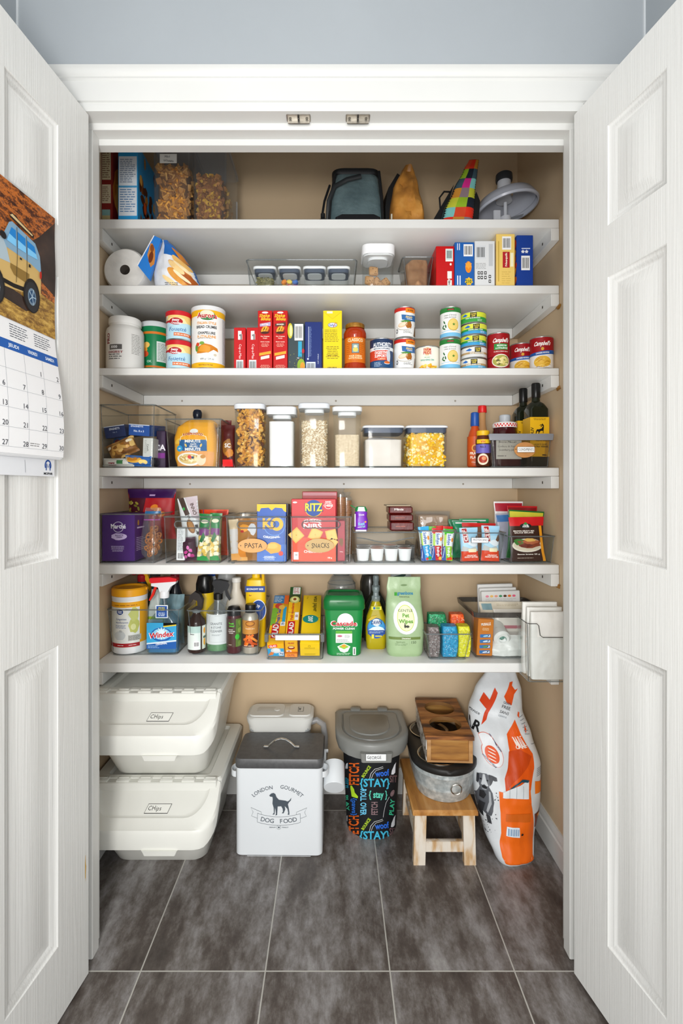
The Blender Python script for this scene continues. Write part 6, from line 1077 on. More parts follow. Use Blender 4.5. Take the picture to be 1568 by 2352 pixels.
t = thing('spray_bottle', 'pale grey spray bottle with a black neck ring behind the window cleaner', 'spray bottle', (X(357, 1.72), 1.730, Z6+.006)); m = MB(); m.loft([(0, .036, .024, .012), (.1, .036, .024, .012), (.14, .022, .018, .014), (.17, .018, .015, .014), (.19, .016, .014, .013)], C('#c3ccc8', .35)); d = Dec(m, plane_front(-.024)); d.rect(-.034, .02, .034, .1, C('#a3bf2c')); d.rect(-.02, .07, .03, .09, C('#d8dde0'), 2); m.build('bottle_body', t); m = MB(); m.lathe([(.015, .19), (.016, .192), (.016, .214), (.013, .218)], C('#1c3a44', .3), seg=20); m.build('neck_ring', t); sprayer(t, .215, '#1b1c1f', '#1b1c1f', .8)
t = thing('spray_bottle', 'spray bottle with a long yellow trigger at the back of the left bin', 'spray bottle', (X(325, 1.78), 1.785, Z6+.006)); m = MB(); m.loft([(0, .032, .024, .012), (.14, .032, .024, .012), (.19, .020, .017, .014), (.205, .014, .014, .013)], C('#3d4a52', .25)); m.build('bottle_body', t); m = MB(); m.prism([(-.034, .236), (-.012, .25), (.018, .240), (.034, .20), (.028, .17), (.020, .20), (.006, .228), (-.012, .232)], -.008, .008, C('#eeb21c', .35), 'y'); m.build('trigger', t); m = MB(); m.lathe([(.014, .205), (.016, .208), (.016, .226), (.01, .232)], C('#b3202a', .35), seg=18); m.box(-.034, -.02, -.01, .01, .228, .25, C('#b3202a', .35), .002); m.build('spray_head', t)
bottle('cleaner_bottle', 'dark bottle with red shoulder at the right back of the left spray bin', X(402, 1.79), 1.79, Z6+.006, [(.024, 0), (.026, .004), (.026, .16), (.016, .19), (.014, .21)], C('#24282e', .2), [(.015, .205), (.016, .207), (.016, .23), (.013, .232)], C('#8c2430', .3))
pouch('cleaning_cloth', 'rumpled grey blue cloth stuffed at the right side of the left spray bin', .06, .17, .07, '#7e9aa2', None, loc=(X(408, 1.73)-.008, 1.735, Z6+.006), amp=.012, fr=34, seed=51, rough=.8)
# second bin
t = clearbin('clear bin of brown and black cleaning bottles, second on the lowest shelf', 425, 602, 1.612, 1402, Z6, .23, taper=.012, r=.012); bx = t.location.x
def a(d, R, H): d.rect(-R*1.2, 0, R*.55, H, C('#e0e9e4')); d.rect(-R*1.2, H*.72, R*.55, H, C('#b9d3cc'), 2); d.lines(-.018, H*.62, .0, H*.7, 1, C('#666666'), 3); d.barcode(-.006, H*.12, .012, H*.36, 3); d.rect(R*.75, 0, R*1.6, H, C('#e8ecdf'), 1); d.ell(R*1.1, H*.78, .005, .010, C('#e8a01c'), 2); d.ell(R*1.1, H*.3, .005, .012, C('#e8a81c'), 2); d.rect(R*.9, H*.45, R*1.4, H*.55, C('#4a6a5a'), 2)
amb = C('#2e1a15', .12)
t = bottle('cleaner_bottle', 'small brown glass bottle with a white label and dark trigger head', X(451, 1.65), 1.652, Z6+.006, [(.026, 0), (.0285, .004), (.0285, .092), (.026, .104), (.016, .118), (.012, .124), (.012, .132)], amb, lab=a, base='#3a2a24', R=.0285, z0=.012, z1=.088, rot=.15)
m = MB(); m.lathe([(.013, .128), (.0145, .130), (.0145, .138), (.012, .140)], C('#8f989c', .3, .5), seg=20); m.build('neck_collar', t)
m = MB(); m.prism([(-.016, .138), (.018, .138), (.022, .17), (.012, .19), (-.004, .198), (-.020, .185), (-.024, .165), (-.018, .16), (-.008, .172), (.004, .168), (.006, .152)], -.012, .012, C('#2a2322', .3), 'y'); m.build('trigger_head', t)
# granite cleaner
t = thing('spray_bottle', 'clear granite cleaner spray bottle with a white label and black sprayer', 'spray bottle', (X(500, 1.665), 1.672, Z6+.006))
m = MB(); m.lathe([(.036, 0), (.0385, .004), (.0385, .122), (.034, .136), (.022, .150), (.013, .158), (.013, .170)], clear('clear_bottle', tint='#f0f4f6', base=.07, edge=.5, haze=.06), seg=36); m.build('bottle_body', t)
m = MB(); m.lathe([(.0365, .004), (.0365, .03), (.001, .03)], C('#5a9a5a', .4), seg=30); m.build('green_liquid', t)
m = MB(); m.skin([[(.0389*sin(q), -.0389*cos(q), z) for q in [-1.2+2.4*i/20 for i in range(21)]] for z in (.026, .124)], C('#dfe3e4', .4), (0, 0), closed=False); d = Dec(m, cylmap(.0390, rot=.18, z0=.026), .008)
d.line([(-.026, .094), (-.030, .088), (-.030, .008), (.026, .008), (.026, .094), (-.010, .094)], .0006, C('#8a8f92'), 1); d.text('GRANITE', -.006, .068, .0075, C('#5a6064'), 2, 0, w=.040); d.text('& STONE', -.006, .056, .0065, C('#5a6064'), 2, 0, w=.034); d.text('CLEANER', -.006, .044, .0075, C('#5a6064'), 2, 0, w=.040); d.lines(-.02, .028, .01, .034, 2, C('#9aa0a3'), 2); m.build('label', t)
m = MB(); m.tube([(0, 0, .16), (-.003, 0, .09), (-.004, 0, .02)], .0022, C('#e4e8ea', .3), 6); m.build('dip_tube', t)
m = MB(); m.lathe([(.0135, .166), (.0155, .168), (.0155, .186), (.012, .190)], C('#161617', .3), seg=22); m.prism([(-.012, .186), (.014, .186), (.020, .196), (.034, .200), (.040, .214), (.034, .226), (.006, .232), (-.014, .230), (-.018, .220), (-.010, .205)], -.011, .011, C('#19191b', .25), 'y'); m.build('spray_head', t)
m = MB(); m.prism([(.022, .204), (.030, .204), (.036, .186), (.044, .168), (.038, .162), (.026, .180)], -.006, .006, C('#19191b', .25), 'y'); m.build('trigger', t)
def a(d, R, H): d.rect(R*.35, 0, R*1.5, H, C('#5a7a2c')); [d.poly(blob(R*.9, H*v, .006, .010, 9, .3, i), C(['#7d9a3c', '#3f5a20', '#8aa84c'][i % 3]), 2) for i, v in enumerate((.12, .35, .6, .85))]; d.ell(R*.55, H*.36, .0075, .0085, C('#3fbf3a'), 4); d.text('fresh', -.006, H*.85, .006, C('#5fd03a'), 3, 1, w=.017, jit=.1); d.text('wood', -.005, H*.76, .006, C('#5fd03a'), 3, 1, w=.017, jit=.1); d.text('WOOD', -.008, H*.62, .003, C('#e6ddd4'), 3); d.text('FURNITURE', -.006, H*.56, .003, C('#e6ddd4'), 3); d.text('POLISH', -.007, H*.5, .003, C('#e6ddd4'), 3); d.lines(-.016, H*.05, .0, H*.1, 1, C('#cbbfb0'), 3)
bottle('cleaner_bottle', 'slim dark brown polish bottle with a rounded black cap, front of the second bin', X(537, 1.645), 1.647, Z6+.006, [(.0225, 0), (.024, .003), (.024, .115), (.022, .122)], C('#4a1f24', .2), [(.021, .120), (.0225, .121), (.0225, .138), (.018, .148), (.004, .151)], C('#141416', .25), a, '#4a3229', .024, .022, .112, rot=.08)
def a(d, R, H): d.rect(-R*1.3, H*.02, R*1.3, H*.98, C('#c98a3c')); d.ell(0, H*.88, .016, .009, C('#8a4a1c'), 2); d.ell(0, H*.885, .013, .006, C('#c9852c'), 3); d.text('Pumpkin Spice', 0, H*.70, .005, C('#f6e6c4'), 3, 0, w=.030, shear=.2); d.rect(-R*1.3, 0, R*1.3, H*.48, C('#4a2418'), 2); [d.rect(u-.0035, H*.02+v, u+.0035, H*.46+v, C(c), 3+i, rot=r) for i, (u, v, r, c) in enumerate([(-.014, .0, -.25, '#d9601c'), (-.004, .0, -.5, '#e8802c'), (.004, -.002, .3, '#d0561a'), (.010, .006, .9, '#f0913c'), (-.006, .01, -1.1, '#e2722a'), (.008, -.008, 1.2, '#c24e18')])]; d.lines(-.02, .002, .02, .007, 1, C('#e9d6c0'), 10)
bottle('spray_can', 'tan aerosol can with carrots or cinnamon printed on it and a black cap', X(575, 1.645), 1.647, Z6+.006, [(.0245, 0), (.026, .002), (.026, .116), (.020, .126), (.018, .130)], C('#b9b3a6', .3, .5), [(.016, .126), (.0175, .128), (.0175, .153), (.016, .156), (.002, .156)], C('#161618', .35), a, '#c98a3c', .026, .022, .108, rot=.1, cat='aerosol can')
t = bottle('spray_can', 'black-capped aerosol with a yellow body behind the small brown bottle', X(470, 1.74), 1.745, Z6+.006, [(.030, 0), (.031, .003), (.031, .17), (.028, .18)], C('#e9c41c', .35), [(.029, .175), (.031, .178), (.031, .205), (.024, .232), (.01, .236)], C('#131314', .25), cat='aerosol can')
bottle('cleaner_bottle', 'white bottle with a blue cap at the back of the second bin', X(482, 1.79), 1.80, Z6+.006, [(.022, 0), (.024, .004), (.024, .2), (.017, .22), (.015, .225)], C('#dfe3e8', .35), [(.016, .222), (.0175, .224), (.0175, .240), (.008, .254)], C('#1c4fb0', .3))
bottle('cleaner_bottle', 'cream white round-shouldered bottle behind the sprayer in the second bin', X(542, 1.735), 1.74, Z6+.006, [(.036, 0), (.038, .004), (.038, .12), (.032, .145), (.020, .17), (.014, .19), (.014, .215)], C('#ddd6c8', .35), [(.014, .21), (.016, .212), (.016, .226), (.013, .228)], C('#e4e2dc', .35))
bottle('cleaner_bottle', 'large pale grey bottle at the back of the second bin', X(521, 1.80), 1.804, Z6+.006, [(.040, 0), (.042, .004), (.042, .18), (.036, .2), (.030, .23), (.028, .245)], C('#aeb0b0', .35), [(.026, .243), (.028, .246), (.028, .262), (.024, .264)], C('#8e9092', .35))
t = thing('polish_bottle', 'tall yellow polish bottle with a blue band, in the right back of the second bin', 'bottle', (X(585, 1.70)+.002, 1.715, Z6+.006))
m = MB(); m.loft([(0, .032, .022, .014), (.004, .034, .024, .016), (.20, .034, .024, .016), (.225, .030, .020, .014), (.232, .014, .012, .011), (.250, .013, .012, .011), (.258, .008, .008, .008)], C('#f0c414', .3), n=5); d = Dec(m, plane_front(-.0242)); d.rect(-.034, .186, .034, .206, C('#1d3f8c')); d.text('ECONOMY SIZE', 0, .196, .0058, C('#f0f4fa'), 2, w=.056); d.text('for', -.016, .175, .005, C('#8c1d1d'), 2); d.ell(.012, .125, .026, .036, C('#e8e8ea'), 2); d.ell(.012, .125, .024, .033, C('#1c4a9a'), 3); d.text('Up', .008, .14, .010, C('#f4f4f6'), 4); m.build('bottle_body', t)
m = MB(); m.loft([(.215, .004, .021, .003, .027), (.25, .005, .010, .003, .024)], C('#e8b90f', .3)); m.build('moulded_handle', t)
# wrap box bin
t = clearbin('low clear bin with a white front bar holding leaning rolls of food wrap', 606, 746, 1.574, 1456, Z6, .24, taper=.004, r=.010); bx = t.location.x; hb = Z(1456, 1.574)-Z6
m = MB(); m.box(-.060, .078, -.002, .0025, hb-.020, hb-.004, C('#eef0f1', .3), .001); m.build('front_bar', t, label='opaque white front bar')
m = MB(); m.box(-.094, -.082, -.003, .016, hb-.026, hb, RIM, .002); m.build('side_latch', t)
m = MB(); m.box(.082, .094, -.003, .016, hb-.026, hb, RIM, .002); m.build('side_latch', t)
GLr = '#c41a24'
def endA(d, w, h): d.rect(-w/2, h*.0, w/2, h*.62, C('#35a4d8')); d.rect(-w*.42, h*.70, w*.1, h*.92, C('#e83a2c'), 2, rot=.15); d.text('GLAD', -w*.16, h*.81, .0075, C('#f6f6f6'), 3, w=w*.42, rot=.15); d.ell(0, h*.45, w*.3, h*.22, C('#d9dde0'), 2); d.ell(.002, h*.48, w*.2, h*.13, C('#eceff0'), 3); d.rect(w*.18, h*.06, w*.46, h*.36, C('#f4f6f8'), 3); d.text('70', w*.32, h*.2, .009, C('#1c3f7a'), 4); d.poly([(-w*.5, h*.05), (-w*.2, h*.1), (-w*.1, h*.3), (-w*.3, h*.36)], C('#e8823c'), 4)
def topA(d, w, L):
    d.rect(-w/2, 0, w/2, L*.30, C('#f0b41c')); d.rect(-w*.35, L*.10, w*.12, L*.38, C(GLr), 2); d.text('GLAD', -w*.12, L*.24, w*.34, C('#f6f6f6'), 3, rot=pi/2, w=L*.26); d.text("Press'n Seal", -w*.05, L*.54, w*.22, C('#1f4f9c'), 3, rot=pi/2, w=L*.32); d.poly([(-w*.5, L*.35), (-w*.2, L*.35), (-w*.1, L*.75), (-w*.5, L*.7)], C('#7db43a'), 1); d.rect(w*.22, L*.42, w*.42, L*.74, C('#2fa0cc'), 2); d.rect(w*.15, L*.34, w*.44, L*.42, C('#eef2f4'), 3)
    d.text('70', w*.3, L*.38, .008, C('#1c3f7a'), 4, rot=pi/2); d.rect(-w*.5, L*.82, w*.2, L, C('#3a7ab0'), 1); d.lines(-w*.45, L*.84, w*.15, L*.98, 5, C('#dfe9f2'), 2); d.ell(-w*.1, L*.76, w*.26, L*.06, C('#c8463a'), 3); d.ell(w*.1, L*.73, w*.2, L*.05, C('#e8b44a'), 4); d.rect(w*.2, L*.8, w*.5, L, C('#e06a2c'), 3)
def endB(d, w, h): d.text('GLAD', 0, h*.82, .006, C(GLr), 2, w=w*.5); d.ell(0, h*.42, w*.28, h*.15, C('#8c1a22'), 2); d.ell(0, h*.47, w*.2, h*.08, C('#f0d9a0'), 3); d.rect(-w*.4, h*.04, w*.0, h*.18, C('#f4f4f6'), 2); d.text('30', -w*.2, h*.11, .005, C('#5a2a6a'), 3)
def topB(d, w, L):
    d.rect(-w*.38, L*.04, w*.2, L*.34, C(GLr), 2); d.text('GLAD', -w*.08, L*.19, w*.34, C('#f6f6f6'), 3, rot=pi/2, w=L*.26); d.text('Pelli moulante', -w*.12, L*.52, w*.22, C('#c8442a'), 3, rot=pi/2, w=L*.32); d.rect(w*.12, L*.36, w*.44, L*.5, C('#f2f2f4'), 2); d.text('30', w*.28, L*.43, .008, C('#8c1a2a'), 3, rot=pi/2); d.rect(-w/2, L*.70, w/2, L*.84, C('#3a4a2a'), 1); d.ell(0, L*.74, w*.42, L*.07, C('#c3c46a'), 2); d.ell(0, L*.745, w*.3, L*.05, C('#e6e0a2'), 3); d.ell(.0, L*.75, w*.14, L*.025, C('#8a4a1c'), 4); d.rect(-w*.5, L*.84, w*.5, L, C('#2f5a2c'), 1); d.rect(-w*.22, L*.85, w*.42, L*.99, C('#eceee8'), 2); d.lines(-w*.18, L*.86, w*.38, L*.98, 4, C('#b32a2a'), 3)
def endC(d, w, h): d.ring(-w*.02, h*.78, .004, .004, .001, C('#8a7a14'), 2); d.lines(-w*.35, h*.55, w*.35, h*.68, 3, C('#a8960f'), 2, cen=True); d.lines(-w*.35, h*.08, w*.35, h*.22, 3, C('#a8960f'), 2, cen=True)
def topC(d, w, L): d.text('wax paper', w*.22, L*.80, w*.22, C('#5a5214'), 2, rot=-pi/2, w=L*.34, bold=1); d.ell(-w*.03, L*.47, w*.42, L*.085, C('#1c8a80'), 2); d.text("200'", -w*.03, L*.47, w*.24, C('#f0f6ee'), 3, rot=-pi/2, w=L*.12); d.line([(-w*.48, .0), (-w*.48, L)], .0008, C('#b39a12'), 2); d.lines(-w*.3, L*.90, -w*.22, L*.97, 2, C('#8a7a14'))
def wrap(lb, cx, w, th, L, col, top, end, ang=27, dy=.012, dz=.0):
    return carton('food_wrap_box', lb, 0, 1, 1.6, 0, 0, L, col, end, loc=(bx+cx, 1.574+dy, Z6+.008+dz), w=w, h=th, rot=(radians(ang), 0, 0), top=top)
wrap('yellow and blue food wrap box leaning at the left of the wrap bin', -.060, .052, .052, .235, '#f0b41c', topA, endA, dy=.022)
wrap('yellow cling film box with an avocado, in the middle of the wrap bin', -.012, .040, .050, .255, '#f2ba1e', topB, endB, ang=30, dy=.034, dz=.008)
wrap('plain yellow wax paper box, right one leaning in the wrap bin', .048, .062, .054, .235, '#f0c81a', topC, endC, dy=.022)
m = MB(); m.box(-.020, .020, 0, .16, 0, .012, C('#e88a1c', .35), .001); d = Dec(m, plane_front(0)); d.text('OUTIL', 0, .006, .006, C('#b3401a'), 1); tag(m.build('food_wrap_box', loc=(bx-.012, 1.590, Z6+.006)), 'flat orange box lying under the middle wrap box', 'box')
# dishwasher tub
t = thing('detergent_tub', 'dark green dishwasher tablet tub with red and white lettering', 'tub', (X(790, 1.615), 1.612, Z6))
gr = C('#12843c', .32); m = MB(); m.loft([(0, .051, .046, .02), (.004, .055, .050, .022), (.150, .063, .055, .02), (.156, .063, .055, .02)], gr, c=(0, .055), n=6)
fy = lambda v: (.055-(.050+(.005)*v/.15))
d = Dec(m, lambda u, v, h: (u, fy(v)-h-.0003, v)); d.ell(.004, .116, .026, .024, C('#e9ecec'), 1, a0=0, a1=pi); d.rect(-.022, .104, .03, .116, C('#e9ecec'), 1); d.text('Cascade', -.001, .107, .0165, C('#f6f6f4'), 2, w=.088); d.text('Cascade', -.001, .107, .0140, C('#c8202c'), 3, w=.083); d.text('POWER CLEAN', -.001, .0905, .0062, C('#f2f6f2'), 3, w=.070, shear=.2)
d.rect(-.027, .044, .026, .083, C('#dfe3e0'), 1); d.rect(-.027, .074, .026, .083, C('#5fae3a'), 2); d.lines(-.024, .047, .022, .056, 3, C('#8a8f8a'), 2); d.ell(-.014, .066, .008, .003, C('#c05a7a'), 2); d.lines(.002, .06, .022, .07, 3, C('#9aa09a'), 2)
d.poly([(-.022, .032), (0, .042), (.020, .032), (.012, .016), (.0, .012), (-.012, .016)], C('#e9eee6'), 1); d.poly([(-.018, .031), (0, .040), (.016, .031), (0, .023)], C('#8cc63a'), 2); d.ell(-.001, .034, .007, .005, C('#f0982c'), 3); d.rect(.028, .004, .038, .030, C('#e3e8e3'), 1); d.line([(.033, .007), (.033, .026)], .003, C('#3a3a3a'), 2); d.lines(-.024, .004, .02, .012, 2, C('#cfe3d3'), 1); m.build('tub_body', t)
m = MB(); m.loft([(.150, .066, .058, .022), (.154, .068, .060, .022), (.178, .067, .059, .022), (.190, .063, .056, .022), (.196, .058, .050, .022), (.196, .052, .044, .02), (.192, .050, .042, .02)], C('#0f6e33', .28), c=(0, .055), n=6); m.prism([(-.024, .176), (.024, .176), (.016, .170), (-.016, .170)], -.0065, -.004, C('#0f6e33', .3), 'y'); m.build('lid', t)
t = thing('glass_bowl', 'clear upturned plastic bowl behind the green tablet tub', 'bowl', (X(784, 1.79), 1.80, Z6)); H = Z(1320, 1.79)-Z6; m = MB(); m.lathe([(.050, 0), (.052, .003), (.052, H-.045), (.050, H-.03), (.036, H-.006), (.028, H), (.002, H), (.002, H-.002), (.027, H-.002), (.034, H-.008), (.048, H-.03), (.050, H-.045), (.050, .005)], clear('clear_bowl', tint='#f0f0ee', base=.05, edge=.6, haze=.10), seg=36, caps=(0, 0)); m.build('bowl_body', t); m = MB(); m.tube([(.028*cos(2*pi*i/24), .028*sin(2*pi*i/24), H) for i in range(24)], .0016, RIM, 6, True); m.tube([(.049*cos(2*pi*i/24), .049*sin(2*pi*i/24), H-.030) for i in range(24)], .0014, RIM, 6, True); m.build('moulded_ring', t)
# dish soap
def soap(name, lb, px, D, ytop, liquid, gls, lab, k):
    H = Z(ytop, D)-Z6; t = thing(name, lb, 'bottle', (X(px, D), D+.02, Z6)); s = H/.19
    m = MB(); m.loft([(0, .028*k, .018, .012), (.004, .031*k, .021, .014), (.03*s, .033*k, .022, .016), (.07*s, .034*k, .022, .018), (.10*s, .030*k, .020, .016), (.125*s, .020*k, .017, .014), (.145*s, .013, .013, .013), (.150*s, .0125, .0125, .0125)], liquid, n=6); m.build('bottle_body', t)
    if lab:
        m = MB(); lab(Dec(m, lambda u, v, h: (u, -.0226-h, v))); m.build('label', t)
    m = MB(); m.lathe([(.0135, .146*s), (.0145, .148*s), (.0145, .160*s), (.010, .163*s), (.009, .172*s), (.0105, .174*s), (.0105, .188*s), (.008, .19*s)], clear('pale_cap', tint='#dce4e6', base=.1, edge=.4, haze=.35, body='#b9c6c8'), seg=22); m.build('cap', t); return t
def a(d):
    d.ell(0, .072, .031, .034, C('#1c57b0'), 1); d.ell(0, .078, .028, .026, C('#3a9ad8'), 2); d.poly([(-.028, .066), (.028, .066), (.022, .074), (.006, .080), (-.012, .076)], C('#dfeef8'), 3); d.rect(-.029, .052, .029, .066, C('#1c4a9c'), 3); d.ell(0, .092, .014, .012, C('#eef4fa'), 4); d.text('DAWN', 0, .092, .0125, C('#163a7c'), 6, w=.036); d.text('OXY', .0, .069, .007, C('#eef4fa'), 5); d.lines(-.024, .055, .024, .062, 2, C('#cfe0f4'), 4); d.rect(-.004, .044, .018, .048, C('#e8d83a'), 4); d.rect(-.016, .038, -.008, .052, C('#f0e04a'), 4); d.poly([(-.028, .1), (-.016, .112), (.004, .116), (-.004, .106), (-.024, .096)], C('#d8b83a'), 3); d.rect(-.017, .134, .017, .146, C('#e8e23a'), 5); d.rect(-.011, .136, -.003, .144, C('#2f6ab0'), 6); d.rect(.0, .136, .004, .144, C('#3a8a3a'), 6); d.rect(.006, .136, .010, .144, C('#3a8a3a'), 6)
soap('dish_soap_bottle', 'yellow-green dish soap bottle with a blue label beside the green tub', 864, 1.685, 1350, C('#b7a516', .08), None, a, 1.05)
soap('dish_soap_bottle', 'larger dark soap bottle with a clear cap right behind the yellow-green one', 864, 1.765, 1324, C('#22281f', .1), None, None, 1.35)
m = MB(); m.lathe([(.036, 0), (.037, .003), (.037, .2), (.030, .225), (.016, .23)], C('#2c2a26', .15), seg=26); tag(m.build('cleaner_bottle', loc=(X(850, 1.83), 1.840, Z6)), 'dark rounded bottle furthest back behind the soap bottles', 'bottle')
m = MB(); m.lathe([(.036, 0), (.037, .003), (.037, .245), (.033, .252), (.030, .2525)], C('#c9cfd2', .3), seg=30); d = Dec(m, cylmap(.037, rot=-.2), .008); d.poly([(-.04, .225), (.02, .245), (.02, .235), (-.04, .205)], C('#2c4a44'), 1); d.ell(.0, .215, .02, .012, C('#b3202a'), 2); tag(m.build('spray_can', loc=(X(922, 1.78), 1.80, Z6)), 'white and red can standing behind the green pet wipes packet', 'aerosol can')
def wipes(d, w, h):
    dk = '#4c6a34'
    d.ell(0, h*.895, .012, .003, C('#6f8a5a'), 1); d.text('greenbone', .004, h*.800, .0095, C('#1f7fa8'), 2, w=.058); d.text('green', -.013, h*.800, .0095, C('#3a9a2c'), 3, w=.028)if 0 else None; d.rect(-.036, h*.77, -.026, h*.81, C('#3a9a2c'), 3); d.text('the best care for pets', .0, h*.757, .0028, C('#4a5a3a'), 2)
    d.ell(0, h*.50, .0405, .053, C('#d9dde2'), 2); d.ell(0, h*.50, .0385, .051, C('#f1f3f5'), 3); d.ell(0, h*.50, .0285, .042, C('#c6d84a'), 4); d.ell(0, h*.50, .0265, .040, C('#e6efc0'), 5); d.text('GENTLE', 0, h*.595, .0078, C('#3d4a2c'), 6, 0, w=.050); d.text('Pet', 0, h*.535, .0115, C('#5a9a1c'), 6); d.text('Wipes', 0, h*.462, .0115, C('#5a9a1c'), 6, w=.046); d.ell(-.004, h*.40, .003, .006, C('#3a3a34'), 6); d.ell(.004, h*.395, .006, .004, C('#3a3a34'), 6); d.ell(-.004, h*.43, .002, .002, C('#3a3a34'), 6)
    d.rect(-w*.45, h*.225, w*.38, h*.258, C('#6a8040'), 1); d.text('Unscented', 0, h*.242, .0045, C('#f2f6e6'), 2); d.text('Hypoallergenic', -.018, h*.195, .004, C(dk), 1, 0, w=.030); d.lines(-.036, h*.145, .006, h*.178, 2, C('#7a946a')); d.text('150', .024, h*.19, .0085, C('#45583a'), 1, 0); d.line([(.011, h*.15), (.011, h*.22)], .0005, C('#7a946a'))
lev = [(0, -.052, .054, -.006, .05), (.012, -.058, .060, -.012, .058), (.09, -.060, .064, -.014, .06), (.17, -.060, .056, -.006, .05), (.205, -.056, .052, .012, .030), (.215, -.058, .054, .018, .022), (.252, -.052, .054, .022, .026)]
grn = N('soft_green_film', [(.3, '#97b284'), (.7, '#abc398')], 10, .35, bump=.5, bscale=26, dist=.004)
sack('wipes_packet', 'pale green packet of pet wipes with a white oval lid', lev, grn, wipes, 'packet', loc=(X(931, 1.61), 1.620, Z6), amp=.002, fr=26, p=3.2, seed=4, lay=.0007, rot=(0, -.0, 0))
# sponge bin
t = clearbin('small clear bin of glittery scouring sponges', 976, 1086, 1.566, 1456, Z6, .14, taper=.014, r=.008); bx = t.location.x
def sponge(lb, c1, c2, c3, px, D, w, h, dep, z, rz=0):
    mt = N('sponge_'+c2.strip('#'), [(.35, c1), (.55, c2), (.78, c3)], 130, .45, bump=.8, bscale=150, dist=.003)
    m = MB(); L = []
    for i in range(9):
        a_ = i/8; m_ = 1-.10*abs(2*a_-1)**3; L.append([(x*1.0+.003*sin(a_*pi), y, a_*h) for x, y in rr(w/2*m_, dep/2*m_, .006, 3)])
    m.skin(L, mt); R_ = random.Random(int(px)); d = Dec(m, lambda u, v, hh: (u+.003*sin(v/h*pi), -dep/2-hh-.0004, v))
    [d.ell(R_.uniform(-.42, .42)*w, R_.uniform(.05, .95)*h, .0009, .0009, C('#eef2f2', .3), 1, n=6) for _ in range(46)]
    tag(m.build('scouring_sponge', loc=(X(px, D), D+dep/2, z), rot=(0, 0, rz), ang=50), lb, 'sponge')
zb = Z6+.006
sponge('grey sponge, leftmost at the front of the sponge bin', '#5e5452', '#7a6e6c', '#a89e9c', 996, 1.592, .038, .094, .045, zb)
sponge('blue sponge in the middle front of the sponge bin', '#0f7cab', '#1c98c8', '#55bfe2', 1033, 1.592, .050, .096, .045, zb)
sponge('yellow sponge at the right front of the sponge bin', '#c8c412', '#dfdc1c', '#f4f26a', 1066, 1.592, .040, .096, .045, zb)
sponge('green sponge standing behind the grey and blue ones', '#0c6a3c', '#12935a', '#4cc48c', 1004, 1.645, .062, .122, .04, zb)
sponge('orange sponge standing behind the blue and yellow ones', '#c8400c', '#ea5a16', '#ff9a5c', 1050, 1.645, .048, .122, .04, zb)
# napkins bin
t = thing('storage_bin', 'wide clear bin at the right end of the lowest shelf with napkins and zip bags', 'bin', (.567, 1.578, Z6))
W_, D_, H_ = .246, .23, .150; m = MB(); m.loft([(.002, W_/2-.012, D_/2-.012, .014), (H_, W_/2-.002, D_/2-.002, .016), (H_, W_/2-.004, D_/2-.004, .016), (.005, W_/2-.014, D_/2-.014, .014)], CLR, c=(0, D_/2)); m.build('bin_body', t)
m = MB(); m.loft([(H_-.016, W_/2-.002, D_/2-.002, .016), (H_, W_/2+.001, D_/2+.001, .017), (H_, W_/2-.004, D_/2-.004, .016), (H_-.016, W_/2-.005, D_/2-.005, .016), (H_-.016, W_/2-.002, D_/2-.002, .016)], clear('grey_band', tint='#a8a5a2', base=.08, edge=.5, haze=.25, body='#6e6a66'), c=(0, D_/2), caps=(0, 0)); m.build('rim', t)
m = MB(); m.tube([(x, y, .004) for x, y in rr(W_/2-.012, D_/2-.012, .014, 4, 0, D_/2)], .0015, RIM, 6, True); m.build('foot_edge', t)
def a(d, w, h):
    d.text('MURALLE', .0, h*.86, .008, C('#f4f0e6'), 2, w=w*.62, rot=.14); d.lines(-w*.25, h*.68, w*.25, h*.76, 3, C('#f0dcae'), 1, cen=True)
    for i in range(4): v = h*(.54-.145*i); d.rect(-w*.34, v-h*.045, w*.34, v+h*.045, C('#2c6fb0'), 1, rot=.07); d.ell(w*.05, v, w*.2, h*.022, C(['#9fd0ec', '#d0e2f0', '#5a9a4a', '#cfd6e6'][i]), 2, rot=.2); d.rect(w*.16, v-h*.02, w*.30, v+h*.03, C('#e6eef4'), 2)
carton('orange_box', 'narrow orange box with blue pictures standing at the left in the napkin bin', 0, 1, 1.6, 0, 0, .05, '#c9761c', a, loc=(X(1110, 1.60)+.004, 1.604, Z6+.006), w=.050, h=.118, rot=(0, .05, 0))
bagw = N('white_plastic_bag', [(.3, '#d9dbd6'), (.7, '#eceeea')], 12, .35, bump=.6, bscale=30, dist=.004)
t = thing('bag_roll', 'rolled white plastic bag with a green centre in the napkin bin', 'bag roll', (X(1150, 1.62), 1.602, Z6+.058)); m = MB(); m.M = Matrix.Rotation(-pi/2+.25, 4, 'X'); m.lathe([(.012, 0), (.020, -.001), (.027, .006), (.028, .10), (.02, .105)], bagw, seg=26, caps=(0, 1)); m.build('roll', t); m = MB(); m.M = Matrix.Rotation(-pi/2+.25, 4, 'X'); m.lathe([(.0155, .002), (.011, .012), (.001, .004)], N('green_crinkle', [(.3, '#2c6a58'), (.7, '#9fc9ba')], 60, .4), seg=16, caps=(0, 0)); m.build('green_core', t)
sack('plastic_bag', 'white plastic bags folded under the roll in the napkin bin', [(0, -.065, .055, 0, .12), (.02, -.068, .058, -.004, .12), (.05, -.05, .055, .01, .12), (.062, -.02, .05, .02, .11)], bagw, None, 'bag', loc=(X(1165, 1.63), 1.600, Z6+.006), amp=.006, fr=40, p=4, seed=8)
zipc = clear('zip_bag', base=.06)
